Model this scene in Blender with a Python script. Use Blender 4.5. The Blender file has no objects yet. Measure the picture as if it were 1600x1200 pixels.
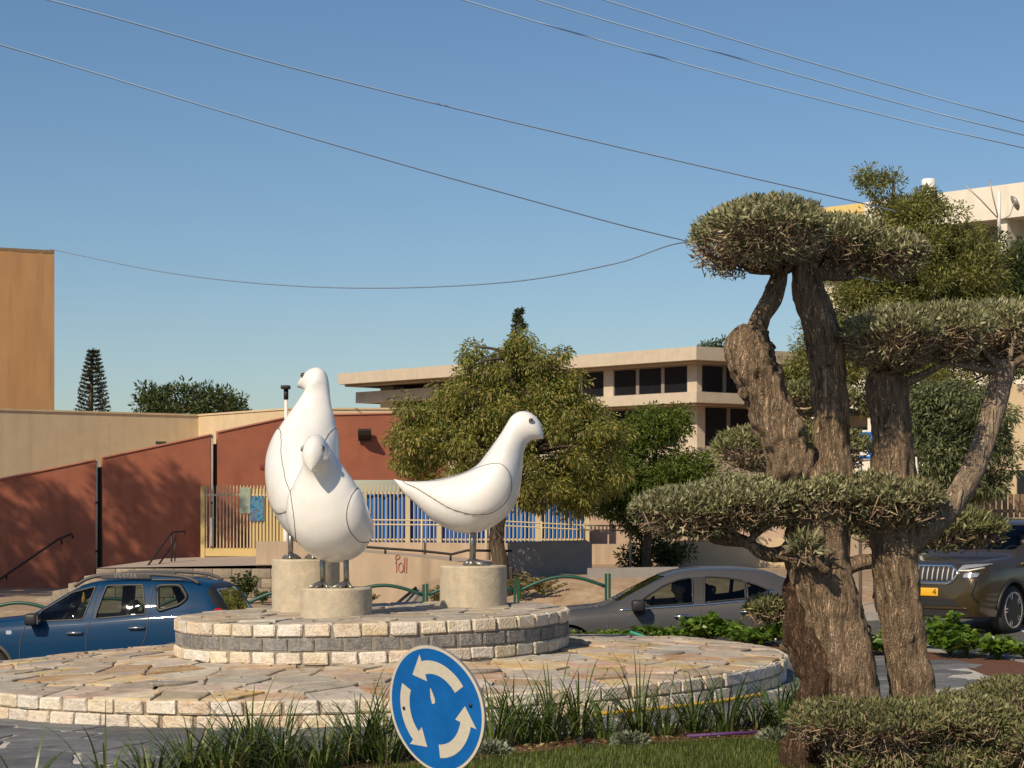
import bpy, bmesh, math, random
import numpy as np
from mathutils import Vector, Matrix, noise
from mathutils.bvhtree import BVHTree

# ------------------------------------------------------------------ camera, world, sun, exposure
scene = bpy.context.scene
COL = scene.collection
ZC = 1.85                      # eye height above the island ground
FOC = 3200.0                   # focal length in pixels of the 1600 px wide photograph
HOR = 790.0                    # horizon row
cam_data = bpy.data.cameras.new("camera")
cam_data.sensor_width = 36.0
cam_data.lens = 36.0 * FOC / 1600.0
cam_data.shift_y = (HOR - 600.0) / 1600.0
cam_data.clip_start = 0.1
cam_data.clip_end = 3000.0
cam = bpy.data.objects.new("camera", cam_data)
cam.location = (0, 0, ZC)
cam.rotation_euler = (math.radians(90), 0, 0)
COL.objects.link(cam)
scene.camera = cam

SUN_EL = math.radians(39.0)
SUN_AZ = math.radians(33.0)    # left of straight behind the camera
sun_vec = Vector((-math.sin(SUN_AZ) * math.cos(SUN_EL), -math.cos(SUN_AZ) * math.cos(SUN_EL), math.sin(SUN_EL)))
world = bpy.data.worlds.new("World")
scene.world = world
world.use_nodes = True
wn = world.node_tree
bg = wn.nodes["Background"]
sky = wn.nodes.new("ShaderNodeTexSky")
sky.sky_type = 'NISHITA'
sky.sun_disc = False
sky.sun_elevation = SUN_EL
# sun_rotation turns clockwise from +Y seen from above
sky.sun_rotation = math.atan2(sun_vec.x, sun_vec.y)
sky.altitude = 300
sky.air_density = 1.0
sky.dust_density = 0.7
sky.ozone_density = 3.0
hsv = wn.nodes.new("ShaderNodeHueSaturation")
hsv.inputs["Saturation"].default_value = 1.12
hsv.inputs["Hue"].default_value = 0.501
hsv.inputs["Value"].default_value = 1.0
wn.links.new(sky.outputs[0], hsv.inputs["Color"])
wn.links.new(hsv.outputs[0], bg.inputs[0])
bg.inputs[1].default_value = 0.088

sun_data = bpy.data.lights.new("sun", 'SUN')
sun_data.energy = 4.6
sun_data.angle = math.radians(0.53)
sun_data.color = (1.0, 0.84, 0.62)
sun = bpy.data.objects.new("sun", sun_data)
sun.rotation_euler = sun_vec.to_track_quat('Z', 'Y').to_euler()
sun.location = (-20, -30, 30)
COL.objects.link(sun)

scene.view_settings.view_transform = 'Standard'
scene.view_settings.look = 'None'
scene.view_settings.exposure = 0.0
scene.view_settings.gamma = 1.0
scene.render.engine = 'CYCLES'
scene.cycles.use_denoising = True
scene.cycles.max_bounces = 6
scene.cycles.transparent_max_bounces = 12

rnd = random.Random(7)
nrng = np.random.default_rng(11)

# ------------------------------------------------------------------ helpers
def P(px, py, Y):
    """a point at distance Y seen in direction (px, py): used to read positions off the photograph"""
    return Vector(((px - 800.0) * Y / FOC, Y, ZC - (py - HOR) * Y / FOC))

def srgb(r, g, b):
    def f(c):
        c /= 255.0
        return c / 12.92 if c <= 0.04045 else ((c + 0.055) / 1.055) ** 2.4
    return (f(r), f(g), f(b), 1.0)

class MB:
    """collects shapes, builds one mesh object"""
    def __init__(self):
        self.v = []; self.f = []; self.m = []; self.sm = []
    def add(self, vs, fs, mi=0, smooth=False):
        o = len(self.v)
        self.v.extend([tuple(p) for p in vs])
        for q in fs:
            self.f.append(tuple(i + o for i in q)); self.m.append(mi); self.sm.append(smooth)
        return self
    def box(self, lo, hi, mi=0, M=None):
        x0, y0, z0 = lo; x1, y1, z1 = hi
        vs = [Vector(p) for p in ((x0,y0,z0),(x1,y0,z0),(x1,y1,z0),(x0,y1,z0),(x0,y0,z1),(x1,y0,z1),(x1,y1,z1),(x0,y1,z1))]
        if M is not None: vs = [M @ p for p in vs]
        return self.add(vs, [(0,3,2,1),(4,5,6,7),(0,1,5,4),(1,2,6,5),(2,3,7,6),(3,0,4,7)], mi)
    def bbox(self, lo, hi, b=0.01, mi=0, M=None):
        """box with chamfered edges"""
        bm = bmesh.new()
        bmesh.ops.create_cube(bm, size=1.0)
        c = (Vector(lo) + Vector(hi)) / 2; s = Vector(hi) - Vector(lo)
        for v in bm.verts: v.co = Vector((v.co.x * s.x, v.co.y * s.y, v.co.z * s.z)) + c
        bmesh.ops.bevel(bm, geom=list(bm.edges), offset=b, segments=2, affect='EDGES', profile=0.5)
        bm.verts.ensure_lookup_table(); bm.verts.index_update()
        vs = [v.co.copy() for v in bm.verts]
        if M is not None: vs = [M @ p for p in vs]
        self.add(vs, [tuple(v.index for v in f.verts) for f in bm.faces], mi, True)
        bm.free(); return self
    def tube(self, pts, rad, n=8, mi=0, cap=True, smooth=True):
        pts = [Vector(p) for p in pts]
        if not isinstance(rad, (list, tuple)): rad = [rad] * len(pts)
        vs = []; fs = []
        t = (pts[1] - pts[0]).normalized()
        ref = Vector((0, 0, 1)) if abs(t.z) < 0.9 else Vector((1, 0, 0))
        a = t.cross(ref).normalized()
        for i, p in enumerate(pts):
            t = (pts[min(i + 1, len(pts) - 1)] - pts[max(i - 1, 0)])
            if t.length < 1e-9: t = Vector((0, 0, 1))
            t.normalize()
            a = (a - t * a.dot(t))
            if a.length < 1e-6: a = t.orthogonal()
            a.normalize(); b = t.cross(a)
            for k in range(n):
                th = 2 * math.pi * k / n
                vs.append(p + (a * math.cos(th) + b * math.sin(th)) * rad[i])
        for i in range(len(pts) - 1):
            for k in range(n):
                k2 = (k + 1) % n
                fs.append((i * n + k, i * n + k2, (i + 1) * n + k2, (i + 1) * n + k))
        if cap:
            fs.append(tuple(range(n - 1, -1, -1))); L = (len(pts) - 1) * n
            fs.append(tuple(range(L, L + n)))
        return self.add(vs, fs, mi, smooth)
    def lathe(self, prof, n=32, mi=0, M=None, smooth=True):
        """prof: (r, z) from bottom to top, about Z"""
        vs = []; fs = []
        for r, z in prof:
            for k in range(n):
                th = 2 * math.pi * k / n
                vs.append(Vector((r * math.cos(th), r * math.sin(th), z)))
        for i in range(len(prof) - 1):
            for k in range(n):
                k2 = (k + 1) % n
                fs.append((i * n + k, i * n + k2, (i + 1) * n + k2, (i + 1) * n + k))
        fs.append(tuple(range(n - 1, -1, -1))); L = (len(prof) - 1) * n
        fs.append(tuple(range(L, L + n)))
        if M is not None: vs = [M @ p for p in vs]
        return self.add(vs, fs, mi, smooth)
    def prism(self, poly, lo, hi, mi=0, M=None):
        """polygon in XY (ccw), from z=lo to z=hi"""
        n = len(poly)
        vs = [Vector((p[0], p[1], lo)) for p in poly] + [Vector((p[0], p[1], hi)) for p in poly]
        if M is not None: vs = [M @ p for p in vs]
        fs = [tuple(range(n - 1, -1, -1)), tuple(range(n, 2 * n))]
        fs += [(i, (i + 1) % n, n + (i + 1) % n, n + i) for i in range(n)]
        return self.add(vs, fs, mi)
    def mesh(self, name, mats):
        me = bpy.data.meshes.new(name)
        me.from_pydata(self.v, [], self.f)
        for m in mats: me.materials.append(m)
        if len(mats) > 1: me.polygons.foreach_set("material_index", self.m)
        me.polygons.foreach_set("use_smooth", self.sm)
        me.update()
        return me
    def build(self, name, mat, parent=None, loc=None, kind=None, auto=None):
        mats = mat if isinstance(mat, (list, tuple)) else [mat]
        me = self.mesh(name, mats)
        if auto is not None:
            try: me.set_sharp_from_angle(angle=math.radians(auto))
            except Exception: pass
        return link(name, me, parent, loc, kind)

def link(name, me, parent=None, loc=None, kind=None):
    o = bpy.data.objects.new(name, me)
    COL.objects.link(o)
    if parent is not None: o.parent = parent
    if loc is not None: o.location = loc
    if kind: o["kind"] = kind
    return o

def empty(name, loc=(0, 0, 0), rz=0.0):
    o = bpy.data.objects.new(name, None)
    o.empty_display_size = 0.1
    o.location = loc; o.rotation_euler = (0, 0, rz)
    COL.objects.link(o)
    return o

def tag(o, label, cat, group=None):
    o["label"] = label; o["category"] = cat
    if group: o["group"] = group
    return o

def thing(name, label, cat, loc=(0, 0, 0), rz=0.0, group=None):
    return tag(empty(name, loc, rz), label, cat, group)

def copy_tree(o, parent=None):
    c = o.copy(); COL.objects.link(c); c.parent = parent
    for ch in list(o.children): copy_tree(ch, c)
    return c

def smooth01(a, b, x):
    t = max(0.0, min(1.0, (x - a) / (b - a))); return t * t * (3 - 2 * t)

def catmull(pts, per):
    """dense Catmull-Rom through a list of equal length tuples"""
    A = [np.array(p, float) for p in pts]; out = []
    n = len(A)
    for i in range(n - 1):
        p0 = A[max(i - 1, 0)]; p1 = A[i]; p2 = A[i + 1]; p3 = A[min(i + 2, n - 1)]
        for k in range(per):
            t = k / per
            out.append(0.5 * ((2 * p1) + (-p0 + p2) * t + (2 * p0 - 5 * p1 + 4 * p2 - p3) * t * t + (-p0 + 3 * p1 - 3 * p2 + p3) * t ** 3))
    out.append(A[-1])
    return out

def lerp_table(tab, x):
    if x <= tab[0][0]: return tab[0][1]
    for (a, b), (c, d) in zip(tab, tab[1:]):
        if x <= c: return b + (d - b) * (x - a) / (c - a)
    return tab[-1][1]

# ------------------------------------------------------------------ materials (procedural)
def new_mat(name):
    m = bpy.data.materials.new(name); m.use_nodes = True
    nt = m.node_tree; b = nt.nodes["Principled BSDF"]
    return m, nt, b

def mat(name, col, rough=0.7, metal=0.0, var=0.0, scale=6.0, col2=None, bump=0.0, bscale=40.0, stretch=(1, 1, 1), rand=0.0, randhue=0.0, coat=0.0, spec=0.5, coords='pos', island=False, detail=6.0, mixlo=0.35, mixhi=0.65, streak=0.0):
    m, nt, b = new_mat(name)
    N = nt.nodes; Lk = nt.links
    b.inputs["Roughness"].default_value = rough
    b.inputs["Metallic"].default_value = metal
    b.inputs["Coat Weight"].default_value = coat
    b.inputs["Coat Roughness"].default_value = 0.05
    b.inputs["Specular IOR Level"].default_value = spec
    if coords == 'pos':
        g = N.new("ShaderNodeNewGeometry"); src = g.outputs["Position"]
    else:
        g = N.new("ShaderNodeTexCoord"); src = g.outputs["Object"]
    mp = N.new("ShaderNodeMapping"); mp.inputs["Scale"].default_value = stretch
    Lk.new(src, mp.inputs[0])
    cur = None
    base = N.new("ShaderNodeRGB"); base.outputs[0].default_value = col if len(col) == 4 else (*col, 1)
    cur = base.outputs[0]
    if col2 is not None:
        nz = N.new("ShaderNodeTexNoise"); nz.inputs["Scale"].default_value = scale; nz.inputs["Detail"].default_value = detail
        Lk.new(mp.outputs[0], nz.inputs["Vector"])
        mr = N.new("ShaderNodeMapRange"); mr.inputs[1].default_value = mixlo; mr.inputs[2].default_value = mixhi
        Lk.new(nz.outputs[0], mr.inputs[0])
        mx = N.new("ShaderNodeMix"); mx.data_type = 'RGBA'
        Lk.new(mr.outputs[0], mx.inputs[0]); Lk.new(cur, mx.inputs[6])
        mx.inputs[7].default_value = col2 if len(col2) == 4 else (*col2, 1)
        cur = mx.outputs[2]
    if var > 0:
        nz2 = N.new("ShaderNodeTexNoise"); nz2.inputs["Scale"].default_value = scale * 2.7; nz2.inputs["Detail"].default_value = 8
        Lk.new(mp.outputs[0], nz2.inputs["Vector"])
        mr2 = N.new("ShaderNodeMapRange"); mr2.inputs[1].default_value = 0.25; mr2.inputs[2].default_value = 0.75
        mr2.inputs[3].default_value = 1 - var; mr2.inputs[4].default_value = 1 + var
        Lk.new(nz2.outputs[0], mr2.inputs[0])
        h = N.new("ShaderNodeHueSaturation"); Lk.new(cur, h.inputs["Color"]); Lk.new(mr2.outputs[0], h.inputs["Value"])
        cur = h.outputs[0]
    if streak > 0:          # rain streaks and grime, long in z
        mps = N.new("ShaderNodeMapping"); mps.inputs["Scale"].default_value = (1, 1, 0.09); Lk.new(src, mps.inputs[0])
        ns = N.new("ShaderNodeTexNoise"); ns.inputs["Scale"].default_value = 3.2; ns.inputs["Detail"].default_value = 5; ns.inputs["Roughness"].default_value = 0.55
        Lk.new(mps.outputs[0], ns.inputs["Vector"])
        ms = N.new("ShaderNodeMapRange"); ms.inputs[1].default_value = 0.52; ms.inputs[2].default_value = 0.8; ms.inputs[3].default_value = 1.0; ms.inputs[4].default_value = 1 - streak * 1.3
        Lk.new(ns.outputs[0], ms.inputs[0])
        hs = N.new("ShaderNodeHueSaturation"); Lk.new(cur, hs.inputs["Color"]); Lk.new(ms.outputs[0], hs.inputs["Value"]); cur = hs.outputs[0]
    if rand > 0 or randhue > 0:
        if island: r = g.outputs["Random Per Island"] if coords == 'pos' else N.new("ShaderNodeNewGeometry").outputs["Random Per Island"]
        else: r = N.new("ShaderNodeObjectInfo").outputs["Random"]
        h2 = N.new("ShaderNodeHueSaturation")
        mr3 = N.new("ShaderNodeMapRange"); mr3.inputs[3].default_value = 1 - rand; mr3.inputs[4].default_value = 1 + rand
        Lk.new(r, mr3.inputs[0]); Lk.new(mr3.outputs[0], h2.inputs["Value"])
        if randhue > 0:
            wn_ = N.new("ShaderNodeTexWhiteNoise"); wn_.noise_dimensions = '1D'; Lk.new(r, wn_.inputs["W"])
            mr4 = N.new("ShaderNodeMapRange"); mr4.inputs[3].default_value = 0.5 - randhue; mr4.inputs[4].default_value = 0.5 + randhue
            Lk.new(wn_.outputs["Value"], mr4.inputs[0]); Lk.new(mr4.outputs[0], h2.inputs["Hue"])
            mr5 = N.new("ShaderNodeMapRange"); mr5.inputs[3].default_value = 0.6; mr5.inputs[4].default_value = 1.25
            sep = N.new("ShaderNodeSeparateColor"); Lk.new(wn_.outputs["Color"], sep.inputs[0]); Lk.new(sep.outputs[1], mr5.inputs[0]); Lk.new(mr5.outputs[0], h2.inputs["Saturation"])
        Lk.new(cur, h2.inputs["Color"]); cur = h2.outputs[0]
    Lk.new(cur, b.inputs["Base Color"])
    if bump > 0:
        nb = N.new("ShaderNodeTexNoise"); nb.inputs["Scale"].default_value = bscale; nb.inputs["Detail"].default_value = 6
        Lk.new(mp.outputs[0], nb.inputs["Vector"])
        bp = N.new("ShaderNodeBump"); bp.inputs["Strength"].default_value = min(1.0, bump); bp.inputs["Distance"].default_value = 0.02
        Lk.new(nb.outputs[0], bp.inputs["Height"]); Lk.new(bp.outputs[0], b.inputs["Normal"])
    return m

def leaf_mat(name, cols, rough=0.5, trans=0.25, spec=0.4):
    """cols: list of (position, rgb) over the random number of each leaf"""
    m, nt, b = new_mat(name)
    N = nt.nodes; Lk = nt.links
    g = N.new("ShaderNodeNewGeometry")
    rp = N.new("ShaderNodeValToRGB")
    el = rp.color_ramp.elements
    while len(el) > 1: el.remove(el[-1])
    el[0].position = cols[0][0]; el[0].color = (*cols[0][1], 1)
    for p, c in cols[1:]:
        e = el.new(p); e.color = (*c, 1)
    Lk.new(g.outputs["Random Per Island"], rp.inputs[0])
    nz = N.new("ShaderNodeTexNoise"); nz.inputs["Scale"].default_value = 1.6; Lk.new(g.outputs["Position"], nz.inputs["Vector"])
    mr = N.new("ShaderNodeMapRange"); mr.inputs[1].default_value = 0.3; mr.inputs[2].default_value = 0.7; mr.inputs[3].default_value = 0.75; mr.inputs[4].default_value = 1.25
    Lk.new(nz.outputs[0], mr.inputs[0])
    h = N.new("ShaderNodeHueSaturation"); Lk.new(rp.outputs[0], h.inputs["Color"]); Lk.new(mr.outputs[0], h.inputs["Value"])
    Lk.new(h.outputs[0], b.inputs["Base Color"])
    b.inputs["Roughness"].default_value = rough; b.inputs["Specular IOR Level"].default_value = spec
    tr = N.new("ShaderNodeBsdfTranslucent"); Lk.new(h.outputs[0], tr.inputs[0])
    mx = N.new("ShaderNodeMixShader"); mx.inputs[0].default_value = trans
    Lk.new(b.outputs[0], mx.inputs[1]); Lk.new(tr.outputs[0], mx.inputs[2])
    Lk.new(mx.outputs[0], N["Material Output"].inputs[0])
    return m

def glass_mat(name, tint=(0.55, 0.62, 0.6), rough=0.02, mixf=0.75):
    m, nt, b = new_mat(name)
    N = nt.nodes; Lk = nt.links
    gl = N.new("ShaderNodeBsdfGlossy"); gl.inputs["Roughness"].default_value = rough; gl.inputs[0].default_value = (0.9, 0.95, 1, 1)
    tr = N.new("ShaderNodeBsdfTransparent"); tr.inputs[0].default_value = (*tint, 1)
    fr = N.new("ShaderNodeFresnel"); fr.inputs[0].default_value = 1.28
    mx = N.new("ShaderNodeMixShader"); Lk.new(fr.outputs[0], mx.inputs[0]); Lk.new(tr.outputs[0], mx.inputs[1]); Lk.new(gl.outputs[0], mx.inputs[2])
    Lk.new(mx.outputs[0], N["Material Output"].inputs[0])
    return m

def bark_mat(name, c1, c2, c3, vs=7.0):
    m, nt, b = new_mat(name)
    N = nt.nodes; Lk = nt.links
    g = N.new("ShaderNodeNewGeometry")
    mp = N.new("ShaderNodeMapping"); mp.inputs["Scale"].default_value = (1, 1, 0.17); Lk.new(g.outputs["Position"], mp.inputs[0])
    n1 = N.new("ShaderNodeTexNoise"); n1.inputs["Scale"].default_value = vs * 4; n1.inputs["Detail"].default_value = 9; n1.inputs["Distortion"].default_value = 0.6; Lk.new(mp.outputs[0], n1.inputs["Vector"])
    vo = N.new("ShaderNodeTexVoronoi"); vo.feature = 'DISTANCE_TO_EDGE'; vo.inputs["Scale"].default_value = vs * 5
    mxv = N.new("ShaderNodeVectorMath"); mxv.operation = 'ADD'
    sc = N.new("ShaderNodeVectorMath"); sc.operation = 'SCALE'; sc.inputs[3].default_value = 0.12
    Lk.new(n1.outputs["Color"], sc.inputs[0]); Lk.new(mp.outputs[0], mxv.inputs[0]); Lk.new(sc.outputs[0], mxv.inputs[1]); Lk.new(mxv.outputs[0], vo.inputs["Vector"])
    n2 = N.new("ShaderNodeTexNoise"); n2.inputs["Scale"].default_value = vs * 0.6; n2.inputs["Detail"].default_value = 5; Lk.new(g.outputs["Position"], n2.inputs["Vector"])
    rp = N.new("ShaderNodeValToRGB"); rp.color_ramp.elements[0].position = 0.3; rp.color_ramp.elements[0].color = (*c1, 1); rp.color_ramp.elements[1].position = 0.68; rp.color_ramp.elements[1].color = (*c2, 1)
    Lk.new(n1.outputs[0], rp.inputs[0])
    mr = N.new("ShaderNodeMapRange"); mr.inputs[1].default_value = 0.5; mr.inputs[2].default_value = 0.75; Lk.new(n2.outputs[0], mr.inputs[0])
    mx = N.new("ShaderNodeMix"); mx.data_type = 'RGBA'; Lk.new(mr.outputs[0], mx.inputs[0]); Lk.new(rp.outputs[0], mx.inputs[6]); mx.inputs[7].default_value = (*c3, 1)
    Lk.new(mx.outputs[2], b.inputs["Base Color"]); b.inputs["Roughness"].default_value = 0.9; b.inputs["Specular IOR Level"].default_value = 0.2
    mr2 = N.new("ShaderNodeMapRange"); mr2.inputs[1].default_value = 0; mr2.inputs[2].default_value = 0.25; Lk.new(vo.outputs["Distance"], mr2.inputs[0])
    ad = N.new("ShaderNodeMath"); ad.operation = 'ADD'; Lk.new(mr2.outputs[0], ad.inputs[0]); Lk.new(n1.outputs[0], ad.inputs[1])
    bp = N.new("ShaderNodeBump"); bp.inputs["Strength"].default_value = 1.0; bp.inputs["Distance"].default_value = 0.024
    Lk.new(ad.outputs[0], bp.inputs["Height"]); Lk.new(bp.outputs[0], b.inputs["Normal"])
    return m

M = {}
M['asphalt'] = mat('asphalt', (0.075, 0.073, 0.07), 0.9, var=0.25, scale=3, col2=(0.1, 0.097, 0.09), bump=0.3, bscale=220)
M['paint_white'] = mat('road paint', (0.6, 0.58, 0.54), 0.7, col2=(0.3, 0.29, 0.27), scale=14, mixlo=0.5, mixhi=0.75)
M['sidewalk'] = mat('sidewalk', (0.42, 0.33, 0.26), 0.9, var=0.12, scale=5, col2=(0.36, 0.29, 0.23), bump=0.2)
M['kerb'] = mat('kerb concrete', (0.3, 0.29, 0.27), 0.9, var=0.15, scale=6)
M['dirt'] = mat('dry earth', (0.3, 0.2, 0.12), 0.95, var=0.25, scale=2.5, col2=(0.36, 0.27, 0.18), bump=0.6, bscale=30)
M['lawn'] = mat('lawn soil', (0.06, 0.085, 0.02), 0.95, var=0.3, scale=5, col2=(0.09, 0.075, 0.03), bump=0.5, bscale=80)
M['mulch'] = mat('red mulch', (0.17, 0.062, 0.03), 0.95, var=0.5, scale=18, col2=(0.1, 0.045, 0.025), bump=1.0, bscale=60)
M['mortar_white'] = mat('white mortar', (0.52, 0.49, 0.44), 0.9, var=0.2, scale=8, col2=(0.38, 0.36, 0.33), bump=0.3, bscale=60)
M['mortar_grey'] = mat('grey mortar', (0.26, 0.23, 0.19), 0.95, var=0.25, scale=10, bump=0.4, bscale=90)
M['mortar_dark'] = mat('platform mortar', (0.3, 0.24, 0.18), 0.95, var=0.3, scale=10, bump=0.4, bscale=90)
M['slate'] = mat('grey slate', (0.105, 0.108, 0.115), 0.75, var=0.22, scale=4, col2=(0.14, 0.14, 0.14), bump=0.35, bscale=25, rand=0.3)
M['flag'] = mat('buff flagstone', (0.46, 0.32, 0.18), 0.85, var=0.25, scale=2.6, col2=(0.47, 0.39, 0.29), bump=0.5, bscale=22, rand=0.22, randhue=0.02, mixlo=0.42, mixhi=0.58)
M['flag_grey'] = mat('pale flagstone', (0.43, 0.36, 0.265), 0.85, var=0.25, scale=3, col2=(0.36, 0.3, 0.23), bump=0.5, bscale=22, rand=0.2, randhue=0.015)
M['brick'] = mat('cream stone brick', (0.6, 0.5, 0.36), 0.85, var=0.22, scale=9, col2=(0.68, 0.61, 0.5), bump=0.8, bscale=45, rand=0.12, randhue=0.012)
M['brick_dark'] = mat('grey basalt brick', (0.17, 0.165, 0.16), 0.85, var=0.35, scale=12, col2=(0.24, 0.23, 0.215), bump=0.8, bscale=45, rand=0.2)
M['plinth'] = mat('cast concrete', (0.46, 0.4, 0.3), 0.85, streak=.2, var=0.14, scale=5, col2=(0.52, 0.44, 0.32), bump=0.25, bscale=35)
M['bird'] = mat('white gloss paint', (0.8, 0.79, 0.76), 0.32, var=0.05, scale=2.5, streak=.09, coat=0.6, bump=0.16, bscale=7)
M['groove'] = mat('dark groove', (0.09, 0.075, 0.065), 0.8)
M['steel'] = mat('galvanised steel', (0.3, 0.29, 0.275), 0.42, metal=0.9, var=0.15, scale=14)
M['eye'] = mat('dark eye', (0.03, 0.028, 0.03), 0.3)
M['red_wall'] = mat('terracotta render', (0.33, 0.105, 0.06), 0.9, var=0.1, scale=1.2, streak=.16, col2=(0.36, 0.125, 0.07), bump=0.15, bscale=120)
M['red_edge'] = mat('pink coping', (0.5, 0.2, 0.13), 0.9, var=0.05)
M['cream'] = mat('cream render', (0.6, 0.47, 0.3), 0.9, var=0.07, scale=1, streak=.12, bump=0.1, bscale=120)
M['tan'] = mat('tan render', (0.42, 0.225, 0.095), 0.9, var=0.1, scale=0.9, col2=(0.45, 0.255, 0.115), streak=.2, stretch=(1, 1, 0.25), bump=0.15, bscale=80)
M['stain'] = mat('weathered cap', (0.22, 0.15, 0.08), 0.95, var=0.3, scale=5)
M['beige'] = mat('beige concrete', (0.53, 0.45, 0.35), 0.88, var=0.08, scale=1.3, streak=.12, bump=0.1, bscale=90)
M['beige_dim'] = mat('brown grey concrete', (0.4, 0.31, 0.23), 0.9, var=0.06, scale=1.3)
M['window'] = mat('dark window glass', (0.012, 0.014, 0.018), 0.12, spec=0.5, var=0.2, scale=0.6)
M['frame'] = mat('window frame metal', (0.3, 0.26, 0.22), 0.5, metal=0.2)
M['apart'] = mat('white render', (0.72, 0.67, 0.57), 0.9, var=0.08, scale=0.8, streak=.12)
M['apart_y'] = mat('yellow render', (0.66, 0.5, 0.2), 0.9, var=0.06, scale=0.8)
M['white'] = mat('white enamel', (0.78, 0.76, 0.72), 0.4)
M['brown_slat'] = mat('brown slats', (0.2, 0.13, 0.08), 0.8, rand=0.2)
M['ramp'] = mat('painted concrete', (0.5, 0.38, 0.27), 0.9, streak=.25, var=0.1, scale=1.6, col2=(0.43, 0.33, 0.23), bump=0.15, bscale=70, stretch=(1, 1, 0.4))
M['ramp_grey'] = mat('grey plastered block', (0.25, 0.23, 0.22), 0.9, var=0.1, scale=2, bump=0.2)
M['block'] = mat('concrete block', (0.3, 0.25, 0.19), 0.95, var=0.2, scale=5, bump=0.4, rand=0.22)
M['fence'] = mat('cream fence paint', (0.55, 0.45, 0.28), 0.6)
M['gate'] = mat('yellow gate paint', (0.58, 0.43, 0.17), 0.6)
M['tarp'] = mat('blue sheet', (0.006, 0.11, 0.42), 0.6, var=0.25, scale=1.5, bump=0.4, bscale=5, stretch=(4, 4, 0.7))
M['dark_metal'] = mat('dark iron', (0.035, 0.03, 0.028), 0.5, metal=0.4)
M['green_rail'] = mat('green rail paint', (0.012, 0.07, 0.045), 0.45)
M['sign_blue'] = mat('sign blue', (0.0, 0.1, 0.36), 0.42, var=0.08, scale=9, col2=(0.002, 0.12, 0.41))
M['sign_white'] = mat('sign white', (0.56, 0.51, 0.42), 0.5, var=0.1, scale=30)
M['grey_metal'] = mat('grey sheet metal', (0.35, 0.34, 0.32), 0.5, metal=0.5)
M['graffiti'] = mat('red spray', (0.42, 0.16, 0.12), 0.8)
M['cable'] = mat('cable sheath', (0.33, 0.46, 0.64), 0.9)
M['cable_dim'] = mat('darker cable sheath', (0.17, 0.26, 0.38), 0.9)
M['olive_bark'] = bark_mat('olive bark', (0.11, 0.07, 0.042), (0.58, 0.42, 0.275), (0.46, 0.325, 0.21), 8.5)
M['smooth_bark'] = bark_mat('smooth olive bark', (0.3, 0.22, 0.15), (0.46, 0.36, 0.26), (0.4, 0.3, 0.21), 5.0)
M['old_wood'] = bark_mat('old red wood', (0.05, 0.028, 0.016), (0.19, 0.115, 0.072), (0.13, 0.08, 0.05))
M['twig'] = mat('olive twig', (0.31, 0.225, 0.15), 0.85, rand=0.4, island=True)
M['bark'] = bark_mat('tree bark', (0.1, 0.075, 0.05), (0.26, 0.2, 0.14), (0.2, 0.15, 0.1))
M['olive_leaf'] = leaf_mat('olive leaf', [(0.0, (0.12, 0.125, 0.055)), (0.4, (0.19, 0.195, 0.085)), (0.75, (0.29, 0.285, 0.145)), (1.0, (0.48, 0.44, 0.27))], trans=0.15)
M['olive_leaf2'] = leaf_mat('olive leaf dull', [(0.0, (0.095, 0.105, 0.04)), (0.6, (0.165, 0.175, 0.065)), (1.0, (0.32, 0.3, 0.14))], trans=0.15)
M['leaf_mid'] = leaf_mat('drooping leaf', [(0.0, (0.1, 0.125, 0.022)), (0.5, (0.2, 0.215, 0.04)), (0.85, (0.33, 0.31, 0.075)), (0.96, (0.42, 0.33, 0.11)), (1.0, (0.36, 0.15, 0.06))], trans=0.3)
M['leaf_green'] = leaf_mat('fresh leaf', [(0.0, (0.05, 0.085, 0.012)), (0.6, (0.11, 0.155, 0.02)), (1.0, (0.2, 0.24, 0.035))], trans=0.35)
M['leaf_acacia'] = leaf_mat('feathery leaf', [(0.0, (0.1, 0.12, 0.03)), (0.6, (0.19, 0.2, 0.05)), (1.0, (0.33, 0.31, 0.095))], trans=0.3)
M['leaf_greygreen'] = leaf_mat('grey green leaf', [(0.0, (0.07, 0.09, 0.035)), (0.6, (0.135, 0.155, 0.065)), (1.0, (0.25, 0.265, 0.13))], trans=0.25)
M['leaf_dark'] = leaf_mat('dark leaf', [(0.0, (0.028, 0.05, 0.012)), (0.6, (0.06, 0.085, 0.022)), (1.0, (0.12, 0.145, 0.04))], trans=0.25)
M['leaf_pine'] = leaf_mat('pine needle', [(0.0, (0.035, 0.04, 0.024)), (1.0, (0.085, 0.085, 0.05))], trans=0.1)
M['leaf_bush'] = leaf_mat('bush leaf', [(0.0, (0.045, 0.1, 0.012)), (0.6, (0.1, 0.18, 0.02)), (1.0, (0.2, 0.28, 0.04))], trans=0.3, rough=0.35)
M['leaf_strap'] = leaf_mat('strap leaf', [(0.0, (0.04, 0.075, 0.014)), (0.55, (0.085, 0.135, 0.03)), (0.9, (0.2, 0.23, 0.07)), (1.0, (0.33, 0.28, 0.12))], trans=0.2, rough=0.35)
M['leaf_dry'] = leaf_mat('dry leaf', [(0.0, (0.14, 0.11, 0.04)), (0.6, (0.25, 0.2, 0.08)), (1.0, (0.36, 0.29, 0.14))], trans=0.2)
M['leaf_silver'] = leaf_mat('silver leaf', [(0.0, (0.13, 0.16, 0.09)), (1.0, (0.33, 0.35, 0.25))], trans=0.15)
M['grass'] = leaf_mat('grass blade', [(0.0, (0.05, 0.08, 0.012)), (0.6, (0.1, 0.14, 0.02)), (0.9, (0.17, 0.19, 0.04)), (1.0, (0.26, 0.23, 0.09))], trans=0.3)
M['paint_blue'] = mat('blue car paint', (0.002, 0.036, 0.1), 0.5, metal=0.0, coat=0.16, spec=.16)
M['paint_grey'] = mat('grey car paint', (0.07, 0.068, 0.07), 0.42, metal=0.1, coat=0.4, spec=.35)
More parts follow.
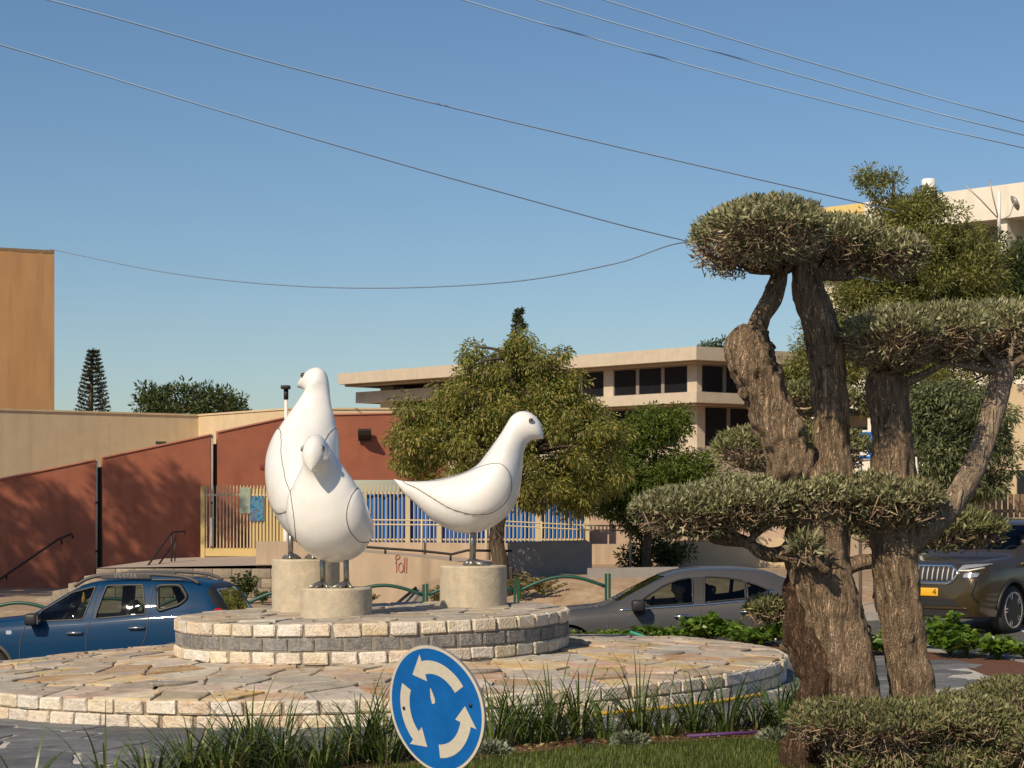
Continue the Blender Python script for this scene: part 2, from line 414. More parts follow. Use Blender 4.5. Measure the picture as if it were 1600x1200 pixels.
M['paint_gold'] = mat('bronze car paint', (0.06, 0.041, 0.012), 0.34, metal=0.4, coat=0.7)
M['black_plastic'] = mat('black plastic', (0.018, 0.018, 0.019), 0.5)
M['grey_plastic'] = mat('grey plastic', (0.075, 0.07, 0.066), 0.6)
M['interior'] = mat('dark upholstery', (0.022, 0.022, 0.025), 0.85)
M['interior_light'] = mat('grey upholstery', (0.3, 0.28, 0.25), 0.85)
M['tyre'] = mat('tyre rubber', (0.025, 0.024, 0.023), 0.85, var=0.2, scale=20)
M['rim'] = mat('alloy rim', (0.42, 0.39, 0.35), 0.4, metal=0.3)
M['chrome'] = mat('chrome', (0.75, 0.74, 0.72), 0.15, metal=1.0)
M['lamp_red'] = mat('red lamp lens', (0.5, 0.012, 0.012), 0.2, coat=0.6)
M['lamp_clear'] = mat('clear lamp lens', (0.6, 0.6, 0.58), 0.12, metal=0.6, coat=1.0)
M['plate'] = mat('yellow plate', (0.75, 0.4, 0.02), 0.5)
M['car_glass'] = glass_mat('car glass', (0.5, 0.56, 0.53))
M['lens'] = mat('ground light lens', (0.2, 0.21, 0.21), 0.25, coat=0.3)
M['hose_yellow'] = mat('yellow hose', (0.65, 0.4, 0.03), 0.5)
M['pipe_purple'] = mat('purple pipe', (0.09, 0.035, 0.14), 0.6)
M['hose_teal'] = mat('teal hose', (0.05, 0.3, 0.22), 0.5)
M['skin'] = mat('skin', (0.5, 0.28, 0.19), 0.55)
M['cloth_dark'] = mat('dark cloth', (0.02, 0.022, 0.03), 0.9)
M['hair'] = mat('dark hair', (0.015, 0.011, 0.009), 0.7)

# ------------------------------------------------------------------ leaf clouds (numpy)
def leaf_cloud(name, pos, direc, length, width, mt, parent=None, fold=0.25, kind=None, droop=0.0, loc=None):
    """one kite-shaped leaf (two folded faces) per row of pos; direc = leaf axis"""
    pos = np.asarray(pos, float); d = np.asarray(direc, float)
    n = len(pos)
    d /= np.linalg.norm(d, axis=1)[:, None] + 1e-9
    r = nrng.normal(size=(n, 3))
    s = np.cross(d, r); s /= np.linalg.norm(s, axis=1)[:, None] + 1e-9
    nn = np.cross(s, d)
    L = (length * nrng.uniform(0.7, 1.3, n))[:, None] if np.isscalar(length) else np.asarray(length)[:, None]
    W = (width * nrng.uniform(0.75, 1.25, n))[:, None]
    b = pos; t = pos + d * L + np.array([0, 0, -1.0]) * droop * L
    mid = pos + d * L * 0.5 + nn * fold * W
    l = mid + s * W * 0.5 - nn * fold * W * 1.2; rr = mid - s * W * 0.5 - nn * fold * W * 1.2
    V = np.stack([b, l, t, rr], 1).reshape(-1, 3)
    me = bpy.data.meshes.new(name)
    me.vertices.add(4 * n); me.vertices.foreach_set("co", V.ravel())
    idx = np.arange(n)[:, None] * 4
    F = np.concatenate([idx + 0, idx + 1, idx + 2, idx + 0, idx + 2, idx + 3], 1).reshape(-1)
    me.loops.add(6 * n); me.loops.foreach_set("vertex_index", F.astype(np.int32))
    me.polygons.add(2 * n)
    me.polygons.foreach_set("loop_start", (np.arange(2 * n) * 3).astype(np.int32))
    me.polygons.foreach_set("loop_total", np.full(2 * n, 3, np.int32))
    me.materials.append(mt)
    me.update(calc_edges=True); me.validate()
    return link(name, me, parent, loc, kind)

def blades(name, pos, height, width, lean, mt, parent=None, kind=None, segs=1, loc=None):
    """upright blades, each a thin strip that narrows to its tip and leans over"""
    pos = np.asarray(pos, float); n = len(pos)
    a = nrng.uniform(0, 2 * math.pi, n)
    out = np.stack([np.cos(a), np.sin(a), np.zeros(n)], 1)
    curl = None
    if not np.isscalar(lean) and getattr(lean, 'ndim', 0) == 2:
        out = lean[:, :3].copy(); ln = lean[:, 3]; curl = lean[:, 4]
    else:
        ln = lean * nrng.uniform(0.2, 1.3, n)
    H = height * nrng.uniform(0.6, 1.25, n) if np.isscalar(height) else np.asarray(height)
    side = np.stack([-out[:, 1], out[:, 0], np.zeros(n)], 1)
    vs = []
    for k in range(segs + 1):
        t = k / (segs + 0.0)
        if k == segs and segs == 1: t = 1.0
        bend = ln * t * t
        up = H * (t - 0.42 * ln * t ** 3) if segs > 1 else H * t
        if curl is None:
            c = pos + out * (bend * H)[:, None] + np.array([0, 0, 1.0]) * up[:, None]
        else:           # the leaf's angle from upright grows along its length
            if k == 0: cc = pos.copy()
            else:
                th = ln + curl * ((k - .5) / segs) ** 1.4
                cc = cc + (out * np.sin(th)[:, None] + np.array([0, 0, 1.0]) * np.cos(th)[:, None]) * (H / segs)[:, None]
            c = cc.copy()
        w = width * (1 - t) ** 0.6 * 0.5 if curl is None else width * (1 - t ** 2) * 0.5
        if k < segs:
            vs.append(c - side * w); vs.append(c + side * w)
        else:
            vs.append(c)
    m = 2 * segs + 1
    V = np.stack(vs, 1).reshape(-1, 3)
    faces = []
    idx = np.arange(n) * m
    lt = []
    arr = []
    for k in range(segs):
        if k < segs - 1:
            arr.append(np.stack([idx + 2 * k, idx + 2 * k + 1, idx + 2 * k + 3, idx + 2 * k, idx + 2 * k + 3, idx + 2 * k + 2], 1))
        else:
            arr.append(np.stack([idx + 2 * k, idx + 2 * k + 1, idx + 2 * k + 2], 1))
    F = np.concatenate(arr, 1).reshape(-1)
    nf = len(F) // 3
    me = bpy.data.meshes.new(name)
    me.vertices.add(len(V)); me.vertices.foreach_set("co", V.ravel())
    me.loops.add(len(F)); me.loops.foreach_set("vertex_index", F.astype(np.int32))
    me.polygons.add(nf)
    me.polygons.foreach_set("loop_start", (np.arange(nf) * 3).astype(np.int32))
    me.polygons.foreach_set("loop_total", np.full(nf, 3, np.int32))
    me.polygons.foreach_set("use_smooth", np.ones(nf, bool))
    me.materials.append(mt)
    me.update(calc_edges=True); me.validate()
    return link(name, me, parent, loc, kind)

def rand_unit(n):
    v = nrng.normal(size=(n, 3)); return v / np.linalg.norm(v, axis=1)[:, None]

# ------------------------------------------------------------------ the lie of the land
CX, CY = -1.44, 21.2           # centre of the stone platform
R_LOW, R_UP = 4.25, 2.03
TILT = 0.023                   # the whole place rises gently to the right
def G(x, y=0): return TILT * (x - CX)                    # island ground
def RD(x): return -0.53 + 0.048 * max(-40.0, min(40.0, x)) + 0.045 * max(0.0, min(6.0, x - 2))   # road surface
def plat(x, y):
    r = math.hypot(x - CX, y - CY)
    z = 0.25 + 0.115 * max(0.0, min(1.0, (R_LOW - r) / (R_LOW - R_UP)))
    return z + G(x)
Z_UP = 0.755
def up_top(x): return Z_UP + G(x)

def terrain(x, y):
    """natural ground beyond the road"""
    road = RD(x) - 0.03
    a = RD(x) + 0.1
    hp = -0.1 + 0.58 * smooth01(-.6, .8, x)
    hp = hp if x > -6 else hp - 0.05 * min(4, -6 - x) * 0.3
    z = road if y < 34.2 else a
    z = a + (hp - a) * smooth01(36.2, 39.0, y) if y >= 34.2 else road
    z = z + (0.5 + 0.01 * x - z) * (smooth01(43.5, 48.5, y) if x > -4.5 else smooth01(50.5, 55, y))
    if y > 60: z += 0.6 * smooth01(60, 140, y)
    return z

# ground: one sheet to the horizon
xs = sorted(set([-900, -500, -250, -120, -70] + [x * 1.0 for x in range(-44, 45)] + [70, 120, 250, 500, 900]))
ys = sorted(set([-300, -120, -50, -20, 0, 10, 20, 28, 33, 34.15, 34.2] + [34.5 + 0.5 * k for k in range(40)] + [56, 60, 70, 90, 120, 180, 300, 600, 1200, 2000]))
mb = MB()
vs = [(x, y, terrain(x, y) + (0.03 * noise.noise(Vector((x * 0.6, y * 0.6, 0))) if y > 36.8 else 0)) for y in ys for x in xs]
nx = len(xs)
mb.add(vs, [(j * nx + i, j * nx + i + 1, (j + 1) * nx + i + 1, (j + 1) * nx + i) for j in range(len(ys) - 1) for i in range(nx - 1)], 0, True)
mb.build('ground', M['dirt'], kind='structure')

# road sheet round the island, kerb, far pavement
mb = MB()
xr = [-120, -60] + list(range(-40, 41, 2)) + [60, 120]
mb.add([(x, y, RD(x)) for y in (-30, 34.0) for x in xr], [(i, i + 1, len(xr) + i + 1, len(xr) + i) for i in range(len(xr) - 1)])
mb.build('road', M['asphalt'], kind='structure')
mb = MB()
for i in range(len(xr) - 1):
    a, b = xr[i], xr[i + 1]
    mb.add([(a, 34.0, RD(a) + .004), (b, 34.0, RD(b) + .004), (b, 34.0, RD(b) + .14), (a, 34.0, RD(a) + .14), (b, 34.18, RD(b) + .14), (a, 34.18, RD(a) + .14)],
           [(0, 1, 2, 3), (3, 2, 4, 5)])
mb.build('kerb', M['kerb'], kind='structure')
mb = MB()
mb.add([(x, y, RD(x) + .135) for y in (34.18, 37.2) for x in xr], [(i, i + 1, len(xr) + i + 1, len(xr) + i) for i in range(len(xr) - 1)])
mb.build('pavement', M['sidewalk'], kind='structure')
# crossing bars in front of the bronze car
cross = None
for k in range(7):
    x0 = 4.3 + 0.95 * k
    mb = MB()
    mb.add([(x0, 28.2, RD(x0) + .005), (x0 + .5, 28.2, RD(x0 + .5) + .005), (x0 + .75, 30.4, RD(x0 + .75) + .005), (x0 + .25, 30.4, RD(x0 + .25) + .005)], [(0, 1, 2, 3)])
    o = mb.build('road_marking', M['paint_white']); o["kind"] = "structure"

# island: raised, with a kerb
def isl(a, s=1.0):
    c, sn = math.cos(a), math.sin(a)
    ry = 5.9 if sn > 0 else 13.0
    return CX + 7.0 * s * c, CY + ry * s * sn
NA = 96
mb = MB()
ring = [isl(2 * math.pi * k / NA) for k in range(NA)]
vs = [(x, y, G(x)) for x, y in ring]
mb.add(vs + [(CX, CY, 0)], [(k, (k + 1) % NA, NA) for k in range(NA)])
mb.build('lawn', M['lawn'], kind='structure')
mb = MB()
for k in range(NA):
    (x0, y0), (x1, y1) = ring[k], ring[(k + 1) % NA]
    (u0, v0), (u1, v1) = isl(2 * math.pi * k / NA, 1.022), isl(2 * math.pi * (k + 1) / NA, 1.022)
    mb.add([(x0, y0, G(x0) + .03), (x1, y1, G(x1) + .03), (u1, v1, G(u1) + .03), (u0, v0, G(u0) + .03), (u1, v1, RD(u1) - .05), (u0, v0, RD(u0) - .05), (x0, y0, G(x0) - .1), (x1, y1, G(x1) - .1)],
           [(0, 3, 2, 1), (3, 5, 4, 2), (0, 1, 7, 6)])
mb.build('island_kerb', M['kerb'], kind='structure')

# red mulch bed: back ring of the island and the front planting bed
BED = [(-5.6, 13.4), (-4.5, 13.55), (-2.5, 13.95), (-1.2, 14.5), (-.3, 15.05), (.5, 15.6), (1.5, 15.85), (2.4, 15.95), (3.6, 16.0), (4.8, 16.4)]
mb = MB()
a0, a1, n = -0.35, math.pi + 0.3, 60
for k in range(n):
    t0, t1 = a0 + (a1 - a0) * k / n, a0 + (a1 - a0) * (k + 1) / n
    q = [isl(t0, .885), isl(t0, .995), isl(t1, .995), isl(t1, .885)]
    mb.add([(x, y, G(x) + .012) for x, y in q], [(0, 1, 2, 3)])
mb.build('mulch_bed', M['mulch'], kind='structure')
mb = MB()
B2 = catmull(BED, 6)
for p, q in zip(B2, B2[1:]):
    mb.add([(p[0], p[1] - .42, G(p[0]) + .012), (q[0], q[1] - .42, G(q[0]) + .012), (q[0], q[1] + .5, G(q[0]) + .02), (p[0], p[1] + .5, G(p[0]) + .02)], [(0, 1, 2, 3)])
mb.build('front_mulch_bed', M['mulch'], kind='structure')
def bed_y(x): return lerp_table(BED, x)

# ---------------- crazy paving: voronoi cells, each stone an object
def clip_half(poly, nx_, ny_, d):
    """keep points with n.p <= d"""
    out = []
    for i in range(len(poly)):
        a, b = poly[i], poly[(i + 1) % len(poly)]
        da = nx_ * a[0] + ny_ * a[1] - d; db = nx_ * b[0] + ny_ * b[1] - d
        if da <= 0: out.append(a)
        if da * db < 0:
            t = da / (da - db); out.append((a[0] + (b[0] - a[0]) * t, a[1] + (b[1] - a[1]) * t))
    return out

def cells(seeds, gap, asp=1.0):
    S = np.array(seeds) * np.array([1.0, asp]); res = []
    for i, (sx, sy) in enumerate(S):
        d2 = ((S - S[i]) ** 2).sum(1); nb = np.argsort(d2)[1:22]
        poly = [(sx - 2, sy - 2), (sx + 2, sy - 2), (sx + 2, sy + 2), (sx - 2, sy + 2)]
        for j in nb:
            ox, oy = S[j]; nx_, ny_ = ox - sx, oy - sy; l = math.hypot(nx_, ny_); nx_ /= l; ny_ /= l
            g = gap * rnd.uniform(0.5, 1.5)
            poly = clip_half(poly, nx_, ny_, nx_ * (sx + ox) / 2 + ny_ * (sy + oy) / 2 - g / 2)
            if len(poly) < 3: break
        res.append([(p[0], p[1] / asp) for p in poly] if len(poly) >= 3 else None)
    return res

def poisson(test, bounds, dmin, tries=9000):
    pts = []
    for _ in range(tries):
        p = (rnd.uniform(bounds[0], bounds[1]), rnd.uniform(bounds[2], bounds[3]))
        if not test(*p): continue
        d = dmin * rnd.uniform(0.75, 1.25)
        if all((p[0] - q[0]) ** 2 + (p[1] - q[1]) ** 2 > d * d for q in pts): pts.append(p)
    return pts

def clip_circle(poly, r, n=72):
    for k in range(n):
        a = 2 * math.pi * k / n; c, s = math.cos(a), math.sin(a)
        if max(c * (p[0] - CX) + s * (p[1] - CY) for p in poly) > r:
            poly = clip_half(poly, c, s, r + c * CX + s * CY)
            if len(poly) < 3: return None
    return poly

def stone(poly, zf, th, name, mt, parent, jit=0.012, rough=0.014):
    """a paving stone with an uneven outline and eased top edge"""
    q = []
    n = len(poly)
    for i in range(n):
        a, b = poly[i], poly[(i + 1) % n]
        L = math.hypot(b[0] - a[0], b[1] - a[1]); m = max(1, min(5, int(L / 0.11)))
        for k in range(m):
            t = (k + (0.0 if k == 0 else rnd.uniform(-.25, .25))) / m
            q.append((a[0] + (b[0] - a[0]) * t, a[1] + (b[1] - a[1]) * t))
    cx = sum(p[0] for p in q) / len(q); cy = sum(p[1] for p in q) / len(q)
    dz = rnd.uniform(-jit, jit); tx, ty = rnd.uniform(-.014, .014), rnd.uniform(-.014, .014)
    low, mid, top = [], [], []
    for x, y in q:
        dx, dy = cx - x, cy - y; l = math.hypot(dx, dy) + 1e-6
        e = max(0.0, rnd.gauss(0.006, rough)); e = min(e, 0.03)
        x1, y1 = x + dx / l * e, y + dy / l * e
        z = zf(x1, y1) + dz + tx * (x1 - cx) + ty * (y1 - cy)
        low.append((x1, y1, z - th)); mid.append((x1, y1, z - .006))
        top.append((x1 + dx / l * .012, y1 + dy / l * .012, z + rnd.uniform(-.002, .002)))
    k = len(q); mb = MB()
    mb.add(low + mid + top + [(cx, cy, zf(cx, cy) + dz)],
           [(i, (i + 1) % k, k + (i + 1) % k, k + i) for i in range(k)] + [(k + i, k + (i + 1) % k, 2 * k + (i + 1) % k, 2 * k + i) for i in range(k)] + [(2 * k + i, 2 * k + (i + 1) % k, 3 * k) for i in range(k)])
    return mb.build(name, mt, parent)

# grey slate paving round the platform
def in_pave(x, y):
    r = math.hypot(x - CX, y - CY)
    if r < R_LOW - .15: return False
    ex, ey = (x - CX) / 6.15, (y - CY) / (5.05 if y > CY else 6.15)
    if ex * ex + ey * ey < 1 and y > bed_y(x) + .45: return True
    return y < 19 and -6.0 < x < 0.5 and y > bed_y(x) + .45 and ex * ex * .7 + ey * ey * .7 < 1.0
mb = MB()
NP = 120
pv = []
for k in range(NP):
    a = 2 * math.pi * k / NP
    rx = 6.3; ry = 5.15 if math.sin(a) > 0 else 7.6
    pv.append((CX + rx * math.cos(a), CY + ry * math.sin(a)))
mb.add([(x, max(y, bed_y(x) + .45), G(x) + .008) for x, y in pv] + [(CX, CY, .008)], [(k, (k + 1) % NP, NP) for k in range(NP)])
paving = mb.build('slate_paving', M['mortar_white'], kind='structure')
def near_pave(x, y): return any(in_pave(x + a, y + b) for a, b in ((0, 0), (.7, 0), (-.7, 0), (0, .7), (0, -.7)))
seeds = poisson(near_pave, (-9, 6, 12.5, 28), 0.52)
for sd, c in zip(seeds, cells(seeds, 0.042, 1.4)):
    if not c or not in_pave(*sd): continue
    mx_, my_ = sum(p[0] for p in c) / len(c), sum(p[1] for p in c) / len(c)
    if max(math.hypot(p[0] - mx_, p[1] - my_) for p in c) > 0.75: 
        c = [(mx_ + (p[0] - mx_) * min(1, .6 / (math.hypot(p[0] - mx_, p[1] - my_) + 1e-6)), my_ + (p[1] - my_) * min(1, .6 / (math.hypot(p[0] - mx_, p[1] - my_) + 1e-6))) for p in c]
    c = [(p[0], max(p[1], bed_y(p[0]) + .46)) for p in c]
    stone(c, lambda x, y: G(x) + .02, .018, 'paving_stone', M['slate'], paving, jit=.003, rough=.008)

# ---------------- the two-tier platform
def brick_mesh(w, h, d, seed):
    """rough-hewn block, face at y=0 looking to -y, one end at centre"""
    r = random.Random(seed); b = .012
    bm = bmesh.new(); bmesh.ops.create_cube(bm, size=1)
    for v in bm.verts: v.co = Vector((v.co.x * w, (v.co.y + .5) * d, v.co.z * h))
    bmesh.ops.bevel(bm, geom=list(bm.edges), offset=b, segments=1, affect='EDGES')
    for v in bm.verts:
        v.co += Vector((r.gauss(0, .004), r.gauss(0, .004), r.gauss(0, .003)))
    me = bpy.data.meshes.new('brick'); bm.to_mesh(me); bm.free()
    return me

def ring_bricks(parent, R, z0, h, n, mt, off, d=.16):
    w = 2 * math.pi * R / n
    pool = []
    for q in range(6):
        me = brick_mesh(w - .022 - .012 * rnd.random(), h - .014, d, rnd.random()); me.materials.append(mt); pool.append(me)
    for k in range(n):
        a = 2 * math.pi * (k + off + rnd.uniform(-.05, .05)) / n
        x, y = CX + R * math.cos(a), CY + R * math.sin(a)
        o = link('brick', pool[rnd.randrange(6)], parent)
        rr = R + rnd.uniform(-.008, .008)
        o.location = (CX + rr * math.cos(a), CY + rr * math.sin(a), z0 + h / 2 + G(x))
        o.rotation_euler = (0, -math.atan(TILT) * 1.0 * 0, a + math.pi / 2)
        o.rotation_euler[1] = -TILT * math.cos(a + math.pi / 2)
        o.rotation_euler[2] += rnd.uniform(-.012, .012)

low = thing('stone_platform', 'wide low round stone platform paved with buff flagstones and edged in cream bricks', 'platform', (0, 0, 0))
def disc_core(R, ztop, zbot, dome, n=72):
    mb = MB(); vs = []; rings = [0.0, .25, .5, .75, 1.0]
    vs.append((CX, CY, dome(CX, CY)))
    for rr in rings[1:]:
        for k in range(n):
            a = 2 * math.pi * k / n; x, y = CX + R * rr * math.cos(a), CY + R * rr * math.sin(a); vs.append((x, y, dome(x, y)))
    fs = [(0, 1 + k, 1 + (k + 1) % n) for k in range(n)]
    for i in range(3):
        fs += [(1 + i * n + k, 1 + (i + 1) * n + k, 1 + (i + 1) * n + (k + 1) % n, 1 + i * n + (k + 1) % n) for k in range(n)]
    b0 = len(vs)
    for k in range(n):
        a = 2 * math.pi * k / n; x, y = CX + R * math.cos(a), CY + R * math.sin(a); vs.append((x, y, zbot + G(x)))
    fs += [(1 + 3 * n + k, b0 + k, b0 + (k + 1) % n, 1 + 3 * n + (k + 1) % n) for k in range(n)]
    mb.add(vs, fs); return mb
disc_core(R_LOW - .022, 0, 0, lambda x, y: plat(x, y) - .022).build('platform_core', M['mortar_dark'], low)
ring_bricks(low, R_LOW, 0.0, .122, 86, M['brick'], 0.0)
ring_bricks(low, R_LOW, .122, .122, 86, M['brick'], 0.5)
seeds = poisson(lambda x, y: R_UP - .25 < math.hypot(x - CX, y - CY) < R_LOW - .12, (CX - 5, CX + 5, CY - 5, CY + 5), 0.46)
for c in cells(seeds, 0.022, 1.0):
    if c: c = clip_circle(c, R_LOW - .03)
    if not c: continue
    mx_, my_ = sum(p[0] for p in c) / len(c), sum(p[1] for p in c) / len(c)
    if math.hypot(mx_ - CX, my_ - CY) < R_UP - .3: continue
    stone(c, plat, .03, 'flagstone', M['flag'] if rnd.random() < .75 else M['flag_grey'], low, jit=.01)

upp = thing('upper_stone_tier', 'smaller round upper stone tier with a grey basalt band between two cream brick courses', 'platform', (0, 0, 0))
zb = .365
disc_core(R_UP - .022, 0, zb - .05, lambda x, y: up_top(x) - .02).build('tier_core', M['mortar_grey'], upp)
ring_bricks(upp, R_UP, zb - .005, .122, 46, M['brick'], 0.0, .14)
ring_bricks(upp, R_UP - .012, zb + .117, .138, 46, M['brick_dark'], 0.5, .14)
ring_bricks(upp, R_UP, zb + .255, .13, 46, M['brick'], 0.1, .14)
seeds = poisson(lambda x, y: math.hypot(x - CX, y - CY) < R_UP - .1, (CX - 2.2, CX + 2.2, CY - 2.2, CY + 2.2), 0.36)
for c in cells(seeds, 0.03, 1.0):
    if c: c = clip_circle(c, R_UP - .05)
    if not c: continue
    stone(c, lambda x, y: up_top(x), .03, 'flagstone', M['flag_grey'], upp, jit=.007)

# lights let into the lower tier
for (px_, py_, Y_, lab) in ((268, 1060, 18.35, 'round light let into the flagstones left of the upper tier'), (1032, 1025, 20.4, 'round light let into the flagstones right of the upper tier'), (742, 1055, 18.6, 'round light let into the flagstones behind the blue sign')):
    x = (px_ - 800) * Y_ / FOC
    t = thing('ground_light', lab, 'light', (x, Y_, plat(x, Y_) + .004), group='lights let into the platform')
    t.rotation_euler = (math.atan(-.05 * 1), -TILT, 0)
    MB().lathe([(.24, -.03), (.24, .004), (.235, .008), (.17, .008), (.165, .004)], 40).build('surround', M['mortar_grey'], t)
    MB().lathe([(.164, -.02), (.164, .004), (.155, .007), (0.01, .008)], 40).build('lens', M['lens'], t)

# ------------------------------------------------------------------ plinths
PL = {'A': (-2.2, 21.86, .545, 'tall round concrete plinth at the back left under the tallest white bird'),
      'B': (-1.765, 20.56, .28, 'low round concrete plinth at the front under the white bird that faces us'),
      'C': (-.415, 21.96, .43, 'round concrete plinth at the right under the white bird in profile')}
plz = {}
for k, (x, y, h, lab) in PL.items():
    z0 = up_top(x) - .02
    mb = MB(); mb.lathe([(.36, 0), (.36, h + .005), (.352, h + .018), (.34, h + .02), (.01, h + .02)], 56, smooth=True)
    o = mb.build('plinth', M['plinth'], None, (x, y, z0), auto=30)
    tag(o, lab, 'plinth', 'plinths under the birds'); plz[k] = z0 + h + .02

# ------------------------------------------------------------------ the three white birds
def zc4(p): return ((p[0] - 1030) / 417.0, (842 - p[1]) / 417.0)
C_TOP = [(670,597),(720,606),(790,607),(870,598),(950,580),(1010,557),(1050,530),(1080,493),(1105,460),(1130,425),(1155,388),(1178,350),(1200,317),(1235,296),(1275,298),(1305,316),(1327,345),(1339,385),(1342,412)]
C_BOT = [(672,600),(712,655),(775,715),(850,785),(940,830),(1030,841),(1120,808),(1190,750),(1228,680),(1243,600),(1249,530),(1256,475),(1271,440),(1295,424),(1315,420),(1328,419),(1336,419),(1341,419),(1342,418)]
C_W = [.008,.05,.13,.24,.33,.39,.41,.4,.36,.295,.225,.175,.148,.14,.128,.1,.062,.024,.006]
C_PAIRS = [(*zc4(a), *zc4(b), w) for a, b, w in zip(C_TOP, C_BOT, C_W)]
C_WING = [zc4(p) for p in [(715,607),(850,606),(950,586),(1050,549),(1120,532),(1165,535),(1195,565),(1208,610),(1203,660),(1175,710),(1120,748),(1060,756),(1000,748),(930,725),(850,680),(780,640)]]
A_PAIRS = [(-.70,.30,-.69,.29,.008),(-.62,.42,-.56,.22,.05),(-.50,.62,-.38,.08,.15),(-.38,.82,-.12,0,.26),(-.28,.98,.14,.04,.345),(-.18,1.1,.33,.22,.385),(-.1,1.2,.42,.48,.38),(-.03,1.3,.42,.75,.345),(.03,1.4,.37,1.0,.285),(.06,1.5,.31,1.2,.215),(.08,1.6,.29,1.38,.16),(.09,1.70,.30,1.52,.13),(.13,1.79,.34,1.58,.12),(.2,1.83,.38,1.6,.112),(.28,1.82,.42,1.61,.1),(.36,1.77,.455,1.615,.075),(.425,1.70,.475,1.62,.045),(.46,1.65,.48,1.625,.016),(.48,1.628,.482,1.626,.005)]
A_WING = [(-.60,.36),(-.42,.62),(-.25,.88),(-.05,1.1),(.1,1.17),(.22,1.08),(.29,.9),(.29,.65),(.2,.45),(.0,.32),(-.2,.27),(-.42,.28)]

def closed_spline(pts, per=8):
    n = len(pts); A = [np.array(p) for p in pts]; out = []
    for i in range(n):
        p0, p1, p2, p3 = A[i - 1], A[i], A[(i + 1) % n], A[(i + 2) % n]
        for k in range(per):
            t = k / per
            out.append(tuple(0.5 * (2 * p1 + (-p0 + p2) * t + (2 * p0 - 5 * p1 + 4 * p2 - p3) * t * t + (-p0 + 3 * p1 - 3 * p2 + p3) * t ** 3)))
    return out

def poly_sd(poly, x, y):
    inside = False; best = 1e9; n = len(poly)
    for i in range(n):
        ax, ay = poly[i]; bx, by = poly[(i + 1) % n]
        if (ay > y) != (by > y) and x < (bx - ax) * (y - ay) / (by - ay) + ax: inside = not inside
        dx, dy = bx - ax, by - ay; t = max(0, min(1, ((x - ax) * dx + (y - ay) * dy) / (dx * dx + dy * dy + 1e-12)))
        best = min(best, math.hypot(x - ax - t * dx, y - ay - t * dy))
    return best if inside else -best

